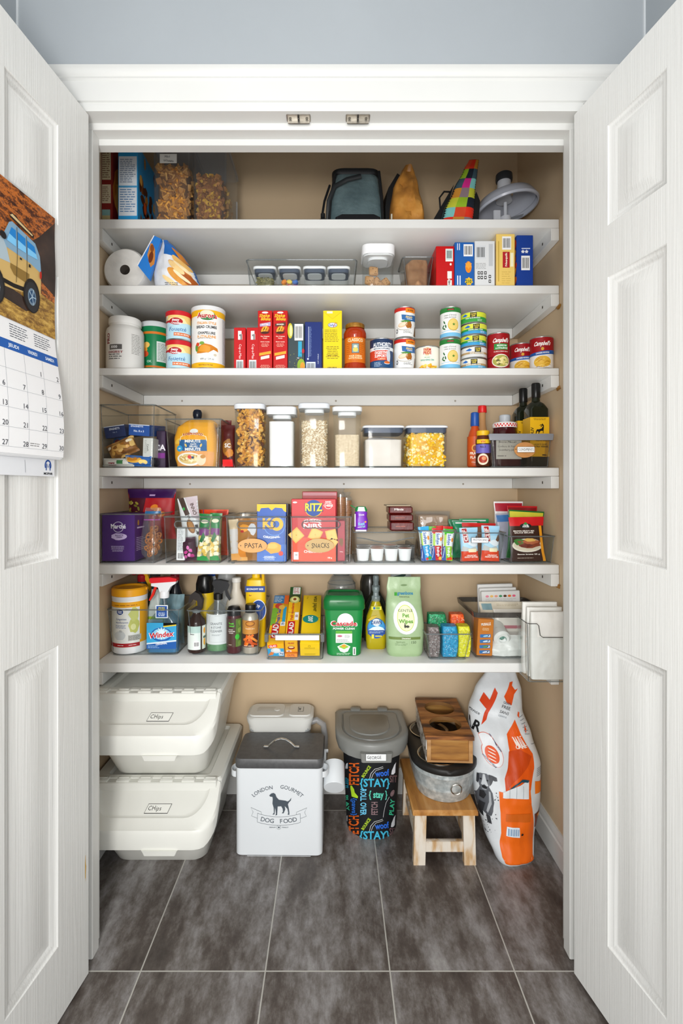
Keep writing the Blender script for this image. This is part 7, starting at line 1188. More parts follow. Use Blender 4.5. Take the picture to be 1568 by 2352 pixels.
pouch('zip_bag', 'flat clear zip bag with a dusty red seal in the napkin bin', .10, .112, .012, '#d9d4cb', lambda d, w, h: (d.rect(-w*.48, h*.44, w*.48, h*.53, C('#b5727a', .35)),), loc=(X(1172, 1.66), 1.655, Z6+.028), rot=(-.25, 0, 0), mat=C('#d8d3ca', .3), seed=3, amp=.004)
pouch('zip_bag', 'stack of cream folded bags lying across the middle of the napkin bin', .15, .145, .03, '#ddd3bd', lambda d, w, h: (d.rect(-w*.45, h*.82, -w*.22, h*.96, C('#7f9fa6')), d.lines(-w*.1, h*.9, w*.4, h*.96, 2, C('#b9ac92'))), loc=(.573, 1.70, Z6+.010), rot=(-.1, 0, 0), mat=C('#ddd4c0', .6), seed=6, amp=.006)
for i, (lb, dy, hh, w_) in enumerate((('front pack of white napkins with a row of coloured dots', 0, .178, .135), ('middle pack of white napkins with coloured dots', .016, .186, .13), ('rear pack of plain white napkins', .032, .196, .125))):
    m = MB(); m.box(-w_/2, w_/2, 0, .012, 0, hh, C('#e4e4e2', .6), .002); d = Dec(m, plane_front(0))
    if i < 2: [d.ell(-w_*.35+k*w_*.115, hh*.90, .006, .004, C(['#e88aa0', '#f0c06a', '#e8a08a', '#4a9a6a', '#5a3a24', '#ec7a2c', '#ec6a8a'][k]), 1) for k in range(7)]
    d.lines(-w_*.4, hh*.8, w_*.4, hh*.86, 2, C('#c9c9c6'))
    tag(m.build('napkin_pack', loc=(.590-.004*i, 1.745+dy, Z6+.006), rot=(-.03, -.03, 0)), lb, 'napkins')
# bin hooked on the shelf front
t = thing('hanging_bin', 'clear bin of white bags hanging on the shelf front beside the right jamb', 'bin', (.629, 1.462, .590))
W_, D_, H_ = .122, .088, .172; m = MB(); z3 = H_-.024
m.loft([(0, W_/2-.004, D_/2-.004, .008), (z3-.016, W_/2, D_/2, .009), (z3-.016, W_/2-.002, D_/2-.002, .009), (.003, W_/2-.006, D_/2-.006, .008)], CLR, c=(0, D_/2))
m.box(-W_/2, -W_/2+.002, .008, D_, z3-.016, H_, CLR); m.box(W_/2-.002, W_/2, .008, D_, z3-.016, H_, CLR); m.box(-W_/2, W_/2, D_-.002, D_, z3-.016, H_+.0, CLR); m.box(-W_/2+.004, -W_/2+.028, .0, .002, z3-.016, H_, CLR); m.build('bin_body', t)
m = MB(); dkl = clear('dark_edge', tint='#8a8c8c', base=.2, edge=.7, haze=.35, body='#5c5e5e'); m.tube([(-W_/2, D_, H_), (-W_/2, .008, H_), (-W_/2+.006, 0, H_), (-W_/2+.026, 0, H_), (-W_/2+.032, 0, H_-.006), (-W_/2+.036, 0, z3-.010), (-W_/2+.044, 0, z3-.016), (W_/2, 0, z3-.016)], .0012, dkl, 6); m.tube([(-W_/2+.001, .004, H_-.002), (-W_/2+.003, .004, .004)], .001, dkl, 5); m.build('rim', t)
m = MB(); m.tube([(x, y, .001) for x, y in rr(W_/2-.005, D_/2-.005, .008, 4, 0, D_/2)], .0013, RIM, 6, True); m.build('foot_edge', t)
m = MB()
for sx in (-1, 1): m.box(sx*.04-.006, sx*.04+.006, D_-.002, D_+.006, .08, H_, CLR)
ppr = N('white_paper_bag', [(.3, '#e2e0da'), (.7, '#efeee9')], 10, .65, bump=.7, bscale=28, dist=.004)
for i, (lb, dy, hh, cx) in enumerate((('front white paper bag filling the hanging bin', .010, .198, .006), ('middle white paper bag in the hanging bin', .034, .206, .004), ('rear white paper bag, tallest in the hanging bin', .058, .216, .0))):
    sack('paper_bag', lb, [(0, -.050, .050, 0, .02), (.03, -.053, .053, -.002, .022), (.15, -.053, .053, -.002, .022), (hh, -.052, .053, .002, .016)], ppr, (lambda d, w, h: d.line([(-w*.44, h*.93), (w*.46, h*.925)], .001, C('#c9c6bd')))if 0 else None, 'bag', loc=(.629+cx, 1.462+dy, .595), amp=.003, fr=24, p=6, seed=60+i)
# ============================ FLOOR THINGS ==================================
tubw = N('offwhite_tub_plastic', [(.3, '#dfdfd8'), (.7, '#e5e5de')], 5, .36)
def flip_tub(label, z, note):
    """stacking tub with a slanted, hinged front lid; local x centred, y=0 front lip"""
    xc = -.5385; t = thing('recycling_tub', label, 'tub', (xc, 1.420, z)); HX = .198
    m = MB()   # body: base inset, walls flare up to the rim
    L = [(0, .135, .155, .035, 0, .295), (.006, .142, .162, .04, 0, .295), (.10, .160, .196, .05, 0, .268), (.165, .172, .217, .055, 0, .252), (.245, .186, .19, .05, 0, .278), (.245, .181, .185, .05, 0, .278), (.165, .167, .212, .055, 0, .252)]
    m.loft(L, tubw, n=7, caps=(1, 0)); m.build('tub_body', t)
    # rear fixed lid with a sunken centre
    m = MB(); yh = .107; yb = .470; zt = .272
    m.loft([(zt-.052, HX-.004, (yb-yh)/2, .012), (zt-.008, HX, (yb-yh)/2, .014), (zt, HX-.006, (yb-yh)/2-.006, .012), (zt, HX-.040, (yb-yh)/2-.022, .012), (zt-.010, HX-.046, (yb-yh)/2-.028, .010)], tubw, c=(0, (yh+yb)/2), n=5); m.build('rear_lid', t)
    # front flap: slanted, rounded front corners
    def flap(k, drop, ins):
        # outline in (x,y): straight sides then rounded front corners; height follows slope
        hx = HX-ins; r = .062; y0 = ins; y1 = yh-.003; P = [(hx, y1)]
        P += [(hx, y0+r+.0)]; P += [(hx-r+r*cos(a), y0+r-r*sin(a)) for a in [pi/2*i/8 for i in range(1, 9)]]
        P += [(-p[0], p[1]) for p in reversed(P)]
        def zz(y): return .187+(.270-.187)*min(max((y-.012)/(yh-.012), 0), 1)
        return [(x, y, zz(y)-drop) for x, y in P]
    loops = [flap(0, .058, .003), flap(0, .012, 0), flap(0, .003, .003), flap(0, 0, .010), flap(0, 0, .030), flap(0, .006, .036), flap(0, .008, .042)]
    m = MB(); m.skin(loops, tubw, (0, 1)); 
    fz = lambda y: .187+.083*min(max((y-.012)/(yh-.012), 0), 1)-.008
    m.box(-HX+.012, HX-.012, yh-.018, yh+.006, .240, .2700, tubw, .002); m.build('front_flap', t, ang=32)
    m = MB(); m.loft([(.115, .045, .004, .004), (.130, .052, .006, .005)], tubw, c=(.045, .003)); m.build('pull_lip', t)
    for i in range(6):
        x = -.165+i*.066; m = MB(); m.box(x-.020, x+.020, yh-.014, yh+.012, .264, .2745, tubw, .0015); m.box(x-.015, x+.015, yh-.002, yh+.006, .2745, .2765, tubw, .0005); m.build('hinge', t)
    # handwritten label drawn on the flap
    m = MB(); sl = atan2(.083, yh-.012); d = Dec(m, lambda u, v, h: (u, .052+v*cos(sl), fz(.052)+v*sin(sl)+h+.0006))
    u0, u1 = note; d.poly([(u0, -.012), (u1-.008, -.012), (u1, .014), (u0+.008, .014)], C('#2c2c2c'), 1); d.poly([(u0+.0015, -.0105), (u1-.0088, -.0105), (u1-.0018, .0125), (u0+.0088, .0125)], C('#e2e2db'), 2); d.text('CHips', u0+(u1-u0)*.38, .001, .012, C('#1f1f1f'), 3, 0, w=(u1-u0)*.52, jit=.12, shear=.2); m.build('label', t, 'handwritten rectangle label reading Chips')
    return t
flip_tub('lower off-white flip-lid tub standing on the floor under its twin, marked Chips', 0, (-.015, .062))
flip_tub('upper off-white flip-lid tub stacked on its twin, marked Chips', .2695, (-.008, .066))
# dry food dispenser
wp = C('#dcdcd7', .35)
t = thing('food_dispenser', 'grey-white pour-lid food dispenser with a side handle, behind the dog food tin', 'container', (X(642, 1.79)+.002, 1.757, 0))
m = MB(); m.loft([(0, .095, .05, .02), (.005, .10, .055, .02), (.315, .108, .058, .022), (.318, .108, .058, .022)], MILK, c=(0, .062), n=5); m.build('container_body', t)
m = MB(); m.loft([(.30, .110, .060, .03), (.318, .112, .061, .03), (.330, .117, .062, .03), (.345, .119, .063, .03), (.350, .114, .058, .03)], wp, c=(0, .063), n=6); m.build('lid', t)
m = MB(); m.loft([(.350, .062, .050, .02), (.354, .060, .048, .02)], wp, c=(-.048, .063), n=5); m.loft([(.354, .036, .022, .012), (.3545, .034, .020, .012)], C('#cfcfca', .35), c=(-.050, .063)); m.loft([(.352, .012, .014, .012), (.356, .010, .012, .010)], wp, c=(-.014, .064)); m.build('pour_flap', t)
m = MB(); m.loft([(.350, .040, .048, .018), (.354, .038, .046, .018)], wp, c=(.070, .063), n=5); d = Dec(m, lambda u, v, h: (u, v, .354+h)); d.rect(.062, .045, .082, .085, C('#2a2a2a')); d.rect(.0635, .0465, .0805, .0835, C('#dcdcd7'), 2); d.text('Just', .070, .065, .008, C('#222222'), 3, rot=-pi/2); m.build('rear_flap', t)
m = MB(); m.tube([(.100, .050, .312), (.130, .050, .322), (.154, .050, .305), (.160, .050, .26), (.158, .050, .17), (.146, .050, .13), (.10, .050, .12)], .011, MILK, 10, flat=1.0); m.build('handle', t)
# dog food tin
t = thing('dog_food_tin', 'white dog food tin with a dark grey lid and chrome handle', 'tin', (-.171, 1.573, 0), rz=-.012)
wt = C('#dfe3e6', .32); m = MB(); m.loft([(0, .132, .082, .016), (.003, .137, .085, .018), (.282, .137, .085, .018)], wt, c=(0, .088), n=5)
m.prism([(.1, .0), (-.1, .0), (-.1, .001), (.1, .001)], .002, .003, wt, 'y')
g = C('#4a535c', .5); d = Dec(m, lambda u, v, h: (u*.92, .0024-h, .128+(v-.1)*.8875))
d.text('LONDON', -.058, .190, .013, g, 1, 0, w=.078, arc=.118*1.0, rot=.42); d.text('GOURMET', .046, .192, .013, g, 1, 0, w=.086, arc=.118, rot=-.42)
dog = [(-.033, .171), (-.026, .178), (-.018, .180), (-.012, .176), (-.008, .165), (.0, .156), (.022, .153), (.030, .150), (.036, .154), (.043, .164), (.041, .154), (.034, .146), (.031, .140), (.034, .126), (.036, .112), (.036, .103), (.030, .103), (.032, .110), (.029, .124), (.020, .134), (.022, .122), (.018, .112), (.016, .108), (.010, .108), (.014, .114), (.013, .124), (.008, .133), (-.004, .132), (-.005, .118), (-.006, .102), (-.012, .100), (-.010, .106), (-.011, .118), (-.013, .128), (-.014, .112), (-.015, .104), (-.022, .103), (-.017, .110), (-.018, .128), (-.022, .142), (-.021, .158), (-.022, .166), (-.030, .167)]
d.poly([(a_, b_) for a_, b_ in dog][::-1], g, 1)
def arcpts(r, cy, a0, a1, n=16): return [(r*sin(a0+(a1-a0)*i/n), cy-r*cos(a0+(a1-a0)*i/n)) for i in range(n+1)]
d.line(arcpts(.22, .315, -.34, .34), .0009, g, 1); d.line(arcpts(.25, .315, -.30, .30), .0009, g, 1); d.line([(-.073, .108), (-.074, .077)], .0009, g, 1); d.line([(.073, .108), (.074, .077)], .0009, g, 1)
for s in (-1, 1): d.line([(s*.074, .090), (s*.094, .098), (s*.088, .112), (s*.096, .128), (s*.060, .112), (s*.060, .104)], .0009, g, 1)
for i, ch in enumerate('DOG FOOD'):
    th = -.235+.067*i; d.text(ch if ch != ' ' else '.', .235*sin(th), .315-.235*cos(th), .015 if ch != ' ' else .0001, g, 2, 0, rot=th)
d.ring(.0, .058, .0075, .0075, .0007, g, 1); d.poly(star(0, .058, .0045, 5, .45), g, 1); d.text('PREMIUM', -.022, .058, .0045, g, 1, 0, w=.022); d.text('PRODUCT', .022, .058, .0045, g, 1, 0, w=.022); m.build('tin_body', t)
m = MB(); m.loft([(.276, .1385, .0865, .018), (.279, .1400, .088, .02), (.300, .1400, .088, .02), (.305, .137, .085, .018)], N('charcoal_enamel', [(.3, '#4a4a4b'), (.7, '#575758')], 80, .38), c=(0, .088), n=5); m.build('lid', t)
ch = C('#d8d6d2', .12, 1.0); m = MB(); P = [(a_, .075, b_) for a_, b_ in ((-.058, .308), (-.044, .308), (-.030, .321), (-.014, .331), (0, .334), (.014, .331), (.030, .321), (.044, .308), (.058, .308))]; m.tube(P, .0048, ch, 8, flat=.6); m.build('handle', t)
for s in (-1, 1):
    m = MB(); m.skin([[(s*(.137+.019*sin(q)*1.0), .036-.026*cos(q), z) for q in [pi*i/12 for i in range(13)]]+[(s*(.137+.017*sin(q)), .036-.024*cos(q), z) for q in [pi*i/12 for i in range(12, -1, -1)]] for z in (.244, .262)], wt, (1, 1)); m.build('side_handle', t)
t = thing('food_scoop', 'white metal scoop cup hanging from the handle of the dog food tin', 'scoop', (.003, 1.605, .198), rot=(radians(-58), 0, 0))
m = MB(); m.lathe([(.0325, -.0), (.034, .002), (.0345, .075), (.0335, .075), (.032, .004)], wt, seg=36, caps=(1, 1)); m.build('cup', t)
m = MB(); m.box(-.036, -.027, -.004, .004, .06, .125, wt, .001); m.box(-.036, -.020, -.002, .012, .121, .127, wt, .001); m.build('hook_handle', t)
# pet food bin
t = thing('pet_food_bin', 'grey-lidded bin in black fabric with colourful dog words and a name label', 'bin', (.132, 1.735, 0))
m = MB(); Rb = lambda z: .086+.013*z/.28; m.lathe([(.083, 0), (.0855, .003), (.0855, .006), (.099, .285)], C('#17191d', .6), seg=56)
d = Dec(m, cylmap(.0925, rot=-.08, Rf=lambda v: Rb(v)+.0004), .008, .0003)
def W_(x, y):   # photo-crop coordinates -> (arc length, height) on the drum
    px, py = 750+x/4.48, 1580+y/4.48; z = .12
    for _ in range(3):
        r = Rb(z); q = max(min((px-857)/F*(1.735-r*.9)/r, .97), -.97); th = math.asin(q); Dd = 1.735-r*cos(th); z = CZ-(py-VY)/F*Dd
    return (th+.08)*.0925, z
def word(s_, cx, cy, hp, wp, c, rot=0, b=1):
    class T(Dec):
        def tris(q, vs, fs, mt, lay):
            P = [W_(cx+v[0]*cos(rot)+v[1]*sin(rot), cy+v[0]*sin(rot)-v[1]*cos(rot)) for v in vs]; m.add([d.fn(p[0], p[1], .0007) for p in P], fs, mt, False)
    T(m, None).text(s_, 0, 0, hp, C(c, .6), 1, b, w=wp)
def shp(pts, c, lay=2): d.poly([W_(*p) for p in pts], C(c, .6), lay)
def pth(pts, w, c): d.line([W_(*p) for p in pts], w, C(c, .6), 2)
for dy in (0, 540):
    word('FETCH', 285, 885+dy, 92, 235, '#e2641c', -pi/2); word('{STAY}', 495, 975+dy, 78, 305, '#43b5d6'); word('woof', 568, 875+dy, 62, 140, '#2f6fe0', -.12)
    word('SIT', 690, 935+dy, 66, 90, '#6f5558'); word('BOUNCE', 405, 860+dy, 30, 135, '#b9d83a', -1.0); word('SLEEP', 213, 975+dy, 30, 110, '#2a9ab8', -pi/2)
    pth([(440, 930+dy), (452, 880+dy), (490, 835+dy), (575, 808+dy)], .0014, '#e9e9ea'); pth([(458, 930+dy), (472, 888+dy), (505, 848+dy), (580, 822+dy)], .0012, '#e9e9ea')
    shp([(665, 890+dy), (672, 850+dy), (700, 790+dy), (722, 765+dy), (715, 800+dy), (712, 870+dy), (690, 890+dy)], '#e6e8ee'); shp([(195, 830+dy), (205, 780+dy), (222, 770+dy), (222, 830+dy)], '#dfe6ee')
word('{ stay }', 528, 1095, 66, 190, '#5fd0b8'); word('ROLL OVER', 378, 1172, 56, 270, '#6fc4e8', pi/2); word('FETCH', 490, 1238, 60, 138, '#8a7074', -pi/2); word('PLAY', 676, 1228, 48, 165, '#3fbf92', -pi/2+.1); word('{paws}', 288, 1222, 44, 180, '#2a6ac8', pi/2); word('PLAY', 215, 1180, 36, 160, '#3fbf92', pi/2-.1)
shp([(248, 1008), (262, 1002), (285, 1040), (292, 1075), (325, 1115), (322, 1134), (262, 1115), (256, 1070), (250, 1040)], '#b6e02c')
q = W_(682, 1082); d.ell(q[0], q[1], .011, .010, C('#8f7478'), 2); d.ring(q[0], q[1], .008, .007, .0009, C('#2a2326'), 3); pth([(580, 1330), (590, 1260), (610, 1180), (645, 1120)], .0014, '#dcdce0')
m.build('bin_body', t)
gl_ = N('grey_lid_plastic', [(.3, '#7d7e7a'), (.7, '#888985')], 8, .38)
def dshape(hx, yf, yb, r, n=12):
    P = [(hx, yb-.012), (hx-.012, yb), (-hx+.012, yb), (-hx, yb-.012)]
    cy = yf+hx*.92
    P += [(-hx*cos(q), cy-(cy-yf)*sin(q)) for q in [pi*i/(2*n)*2 for i in range(0, n+1)]]
    return P
def dl(z, k, dy=0): return [(x, y+dy, z) for x, y in dshape(.125-k, -.132+k, .130-k, 0)]
m = MB(); m.skin([dl(.278, .020), dl(.282, .008), dl(.300, .002), dl(.328, 0), dl(.335, .004), dl(.337, .010), dl(.337, .022), dl(.332, .026)], gl_, (1, 1)); m.build('lid', t, ang=50)
m = MB(); m.skin([dl(.332, .028), dl(.337, .030), dl(.338, .034), dl(.336, .046), dl(.336, .052)], gl_, (0, 1)); m.skin([[(x-.006, y+.004, z) for x, y, z in dl(.336, k)] for k in (.0555,)]+[[(x-.006, y+.004, .3395) for x, y, z in dl(0, .058)]], gl_, (0, 1)); m.build('flip_panel', t, ang=50)
for x in (-.05, .05): m = MB(); m.box(x-.018, x+.018, .112, .136, .330, .343, gl_, .003); m.build('hinge', t)
m = MB(); m.loft([(.283, .048, .006, .006), (.312, .052, .007, .006)], gl_, c=(.006, -.134)); m.build('front_latch', t)
m = MB(); m.box(-.029, .037, -.1425, -.1412, .290, .313, C('#3a3a3a', .4)); m.box(-.028, .036, -.1431, -.1425, .291, .312, C('#eef0f0', .35)); d = Dec(m, plane_front(-.1431)); d.text('GEORGE', -.002, .3015, .0095, C('#202024'), 1, 0, w=.046, jit=.10); m.build('name_label', t, 'white handwritten name label')
# stool
rust = N('whitewashed_wood', [(.30, '#a8743e'), (.45, '#c9a77c'), (.55, '#ddd2c2'), (.8, '#e6e0d6')], 11, .6, detail=7, stretch=(3, 3, .7), bump=.4, bscale=60)
topw = N('honey_wood', [(.25, '#8a5522'), (.5, '#b9813f'), (.7, '#cfa066'), (.85, '#e0c49a')], 7, .5, detail=7, stretch=(5, .8, 5), bump=.3, bscale=50)
t = thing('step_stool', 'small whitewashed wooden step stool carrying the galvanised feeder tub', 'stool', (.3425, 1.525, 0))
m = MB(); m.loft([(.157, .094, .144, .002), (.160, .100, .150, .002), (.170, .100, .150, .002), (.175, .096, .146, .002)], topw, c=(0, .150), n=1, sm=False); m.build('seat', t)
for sx in (-1, 1):
    for y in (.022, .258):
        m = MB(); m.skin([[(sx*(.078+b)+a_, y+c_, z) for a_, c_ in ((-.018, -.010), (.018, -.010), (.018, .014), (-.018, .014))] for z, b in ((0, .0), (.157, -.004))], rust, sm=False); m.build('leg', t)
    m = MB(); m.box(sx*.078-.008, sx*.078+.008, .034, .25, .050, .078, rust); m.build('side_rail', t); m = MB(); m.box(sx*.085-.006, sx*.085+.006, .034, .25, .118, .157, rust); m.build('apron', t)
m = MB(); m.box(-.061, .061, .018, .034, .036, .068, rust, .001); m.build('front_stretcher', t); m = MB(); m.box(-.061, .061, .256, .270, .036, .068, rust, .001); m.build('rear_stretcher', t)
# galvanised oval feeder
gal = N('galvanised_steel', [(.3, '#9fa8aa'), (.5, '#bcc4c4'), (.7, '#dce1e0')], 60, .42, metal=.35, bump=.5, dist=.003)
def oval(hx, hy, z, dy=0): return [(x, y+dy, z) for x, y in rr(hx, hy, hx, 12)]
t = thing('elevated_pet_feeder', 'oval galvanised tub feeder with a black top, standing on the stool', 'pet feeder', (.362, 1.714, .176))
m = MB(); m.skin([oval(.086, .150, 0), oval(.088, .152, .004), oval(.092, .157, .030), oval(.094, .159, .034), oval(.094, .159, .038), oval(.0985, .163, .074), oval(.1005, .165, .077), oval(.1005, .165, .081), oval(.103, .168, .104)], gal); m.build('tub_body', t, ang=30)
blk2 = C('#201e1c', .45); m = MB(); m.skin([oval(.1045, .1695, .092), oval(.1065, .1715, .094), oval(.1065, .1715, .108), oval(.103, .168, .112)], blk2, (0, 1)); m.build('black_top', t, ang=50)
stl = C('#b8b4aa', .18, 1.0)
for y in (.085, -.080):
    m = MB(); m.lathe([(.040, .100), (.060, .1125), (.066, .1165), (.069, .1155), (.069, .1125), (.063, .1125)], stl, c=(-.018, y), seg=36, caps=(1, 0)); m.build('bowl', t)
m = MB(); m.M = Matrix.Translation((-.012+.03, -.1655, .052)) @ Matrix.Rotation(radians(6), 4, 'X'); m.tube([(.0165*cos(2*pi*i/24), -.003, .0165*sin(2*pi*i/24)) for i in range(24)], .0018, stl, 6, True); m.build('ring_handle', t)
# wooden two-bowl feeder
bw = N('burnt_wood', [(.25, '#2e180a'), (.42, '#6a3c16'), (.56, '#a3662c'), (.75, '#bd8446')], 8, .5, detail=7, stretch=(1, 5, 7), bump=.35, bscale=40)
bw2 = N('brown_wood_grain', [(.3, '#7a4c1e'), (.5, '#a06e30'), (.7, '#b98a48')], 6, .45, detail=6, stretch=(1.2, 4, 9), bump=.3)
wsh = N('chipped_white_side', [(.4, '#e2e0dc'), (.5, '#cfcac2'), (.56, '#4a3a2a'), (.7, '#d8d4cd')], 40, .6, detail=8)
t = thing('wooden_bowl_stand', 'burnt brown wooden bowl stand with two round holes on top of the black feeder', 'pet feeder', (.366, 1.572, .2965), rz=-.05)
# top board with two holes
m = MB(); hx, L_ = .076, .290; z0_, z1_ = .070, .082; holes = [(0, .085), (0, .205)]; R_ = .052
def topmesh(z, up):
    for (cx_, cy_), (ya, yb_) in zip(holes, ((0, .145), (.145, L_))):
        A_ = sorted([2*pi*i/36+.01 for i in range(36)]+[atan2(cy-cy_, cx-cx_) % (2*pi) for cx in (hx, -hx) for cy in (ya, yb_)]); n_ = len(A_)
        ring_ = [(cx_+R_*cos(a_), cy_+R_*sin(a_)) for a_ in A_]; out = []
        for x, y in ring_:
            dx, dy = x-cx_, y-cy_; s_ = 1e9
            if abs(dx) > 1e-9: s_ = min(s_, hx/abs(dx))
            if dy > 1e-9: s_ = min(s_, (yb_-cy_)/dy)
            if dy < -1e-9: s_ = min(s_, (ya-cy_)/dy)
            out.append((cx_+dx*s_, cy_+dy*s_))
        m.add([(x, y, z) for x, y in ring_]+[(x, y, z) for x, y in out], [((i, n_+i, n_+(i+1) % n_, (i+1) % n_) if up else ((i+1) % n_, n_+(i+1) % n_, n_+i, i)) for i in range(n_)], bw)
        if up: m.add([(x, y, z0_) for x, y in ring_]+[(x, y, z1_) for x, y in ring_], [((i+1) % n_, i, n_+i, n_+(i+1) % n_) for i in range(n_)], C('#8a6238', .5), True)
topmesh(z1_, True); topmesh(z0_, False)
m.add([(-hx, 0, z0_), (hx, 0, z0_), (hx, L_, z0_), (-hx, L_, z0_), (-hx, 0, z1_), (hx, 0, z1_), (hx, L_, z1_), (-hx, L_, z1_)], [(0, 1, 5, 4), (1, 2, 6, 5), (2, 3, 7, 6), (3, 0, 4, 7)], bw); m.build('top_board', t)
m = MB(); m.box(-.070, .070, .006, .016, 0, z0_, bw2); m.build('front_panel', t)
fr = N('frame_wood', [(.3, '#9a6a38'), (.7, '#c79a66')], 12, .5, stretch=(1, 1, 4))
for x in (-.065, .065): m = MB(); m.box(x-.006, x+.006, -.001, .007, 0, z0_, fr); m.build('corner_post', t)
m = MB(); m.box(-.059, .059, -.001, .007, 0, .006, fr); m.build('bottom_rail', t)
m = MB(); m.box(-.073, -.066, .008, L_-.006, 0, z0_, wsh); m.build('side_panel', t, 'chipped white side board'); m = MB(); m.box(.066, .073, .008, L_-.006, 0, z0_, bw2); m.build('side_panel', t); m = MB(); m.box(-.066, .066, L_-.016, L_-.006, 0, z0_, bw2); m.build('back_panel', t)
# dog food bag
def LV(py, xl, xr, Df, th):  # outline row of the bag measured at its front distance
    return (CZ+(VY-py)/F*Df, X(xl, Df), X(xr, Df), Df, Df+th)
lev = [(0.0, .505, .612, 1.536, 1.60), (.012, .497, .618, 1.528, 1.62), LV(1935, 1118, 1233, 1.545, .11), LV(1850, 1096, 1250, 1.560, .13), LV(1770, 1088, 1251, 1.585, .13), LV(1700, 1082, 1228, 1.615, .12), LV(1640, 1080, 1204, 1.660, .10), LV(1590, 1092, 1199, 1.700, .07), (.520, .53, .630, 1.74, 1.775), (.548, .540, .625, 1.76, 1.782)]
S = Sack(lev, .010, 11, 2.5, 6)
t = thing('dog_food_bag', 'tall slumped white and orange dog food bag leaning in the right corner', 'bag', (.008, 0, 0))
wbag = N('white_woven_bag', [(.3, '#cfd5d9'), (.7, '#dde1e4')], 9, .38, bump=.5, bscale=16, dist=.006)
m = MB(); S.mesh(m, wbag, 40, 60)
d = Dec(m, lambda u, v, h: S.at(u, v, 1, h), .05, .0009)   # u in [-1,1] across, v = height
def sp(px, py, Df):  # surface params of a place on the bag
    z = CZ+(VY-py)/F*Df; l = S.l; i = 0
    while i < len(l)-2 and z > l[i+1][0]: i += 1
    a_, b_ = l[i], l[i+1]; q = min(max((z-a_[0])/(b_[0]-a_[0]), 0), 1); q = q*q*(3-2*q)*.5+q*.5; xl, xr = a_[1]+(b_[1]-a_[1])*q, a_[2]+(b_[2]-a_[2])*q
    return ((X(px, Df)-(xl+xr)/2)/((xr-xl)/2), z)
def dp(py): return 1.535+max(0, (1985-py))/440*.17 if py > 1700 else 1.60+ (1700-py)/150*.11
def gp_(x, y): px, py = 1040+x/4.9, 1530+y/4.9; return sp(px, py, dp(py))
def P_(pts, col, lay=1): d.step = .02; d.poly([gp_(*p) for p in pts], C(col, .4), lay)
og = '#ec6a14'
P_([(450, 1340), (520, 1345), (800, 1330), (815, 1500), (860, 1700), (880, 1900), (875, 2130), (900, 2230), (560, 2215), (520, 2140), (500, 1850), (480, 1600), (460, 1450)], og)
P_([(690, 630), (760, 800), (835, 940), (835, 1150), (805, 1330), (480, 1400), (520, 1330), (512, 1200), (540, 1080), (580, 950), (600, 800)], '#e65a12')
P_([(560, 900), (690, 880), (820, 960), (700, 1140), (560, 1280), (520, 1330), (516, 1180)], '#c8460e', 2)
P_([(490, 1340), (780, 1215), (775, 1415), (490, 1405)], '#dde3e6', 3); P_([(560, 1300), (700, 1195), (785, 1215), (770, 1240), (690, 1225), (600, 1290)], '#1f4a5a', 4)
for k in range(3): P_([(560+k*75, 1270), (564+k*75, 1270), (564+k*75, 1408), (560+k*75, 1408)], '#8a949a', 4)
P_([(305, 435), (350, 335), (412, 415), (468, 268), (500, 330), (440, 480), (380, 650), (320, 710), (375, 520)], '#cf3f12')
P_([(570, 370), (640, 215), (680, 208), (665, 250), (700, 300), (735, 285), (690, 350), (655, 468), (600, 440)], '#e0541c')
P_([(730, 540), (750, 560), (745, 620), (722, 590)], '#e0541c', 2); P_([(815, 700), (840, 770), (825, 800), (808, 760)], '#e0541c', 2)
P_([(860, 1245), (930, 1270), (1035, 1265), (1045, 1400), (860, 1385)], '#ee7a1c', 2); P_([(965, 1365), (1000, 1330), (1030, 1280), (1045, 1380)], '#2a1c18', 3)
P_([(870, 1635), (1020, 1600), (985, 1790), (885, 1810)], '#6a3220', 2); P_([(910, 1650), (960, 1630), (970, 1680), (920, 1690)], '#e89a2c', 3)
# the dog picture: head and chest in greys
P_([(262, 1330), (345, 1300), (385, 1370), (405, 1480), (400, 1590), (385, 1650), (330, 1640), (255, 1590), (236, 1440)], '#53565c')
P_([(238, 1190), (262, 1168), (320, 1162), (352, 1180), (360, 1225), (352, 1290), (330, 1340), (296, 1350), (262, 1330), (246, 1270)], '#63666c', 2)
P_([(340, 1165), (372, 1168), (425, 1190), (431, 1226), (405, 1232), (388, 1222), (374, 1262), (356, 1290), (350, 1240)], '#3a3c41', 3)
P_([(232, 1185), (250, 1175), (256, 1240), (244, 1300), (233, 1290)], '#34363b', 3)
P_([(284, 1168), (304, 1168), (318, 1235), (340, 1290), (322, 1300), (300, 1280), (284, 1296), (270, 1290), (280, 1235)], '#c3c7cb', 4)
PEL = lambda cx, cy, rx, ry, col, lay: P_([(cx+rx*cos(2*pi*i/16), cy+ry*sin(2*pi*i/16)) for i in range(16)], col, lay)
PEL(302, 1312, 24, 18, '#1d1e21', 5); PEL(266, 1232, 8, 9, '#15161a', 5); PEL(330, 1232, 8, 9, '#15161a', 5); PEL(302, 1340, 22, 10, '#8c9096', 3)
P_([(262, 1370), (300, 1360), (322, 1400), (300, 1460), (262, 1450)], '#232428', 2); P_([(345, 1350), (362, 1360), (380, 1500), (350, 1620), (334, 1600), (352, 1480)], '#a6aaaf', 2); P_([(262, 1500), (318, 1500), (306, 1640), (272, 1620)], '#2e3034', 3)
P_([(270, 1610), (310, 1630), (322, 1700), (290, 1690)], '#2a2c30', 2); P_([(335, 1640), (372, 1650), (400, 1760), (360, 1752)], '#3c3e42', 2)
R = random.Random(9)
for i in range(46):
    x, y = R.uniform(330, 450), R.uniform(1350, 1900)
    if x < 400 and y < 1650: continue
    s_ = R.uniform(3, 9); P_([(x-s_, y), (x, y+s_), (x+s_*.8, y), (x, y-s_*1.2)], '#2c2e33', 2)
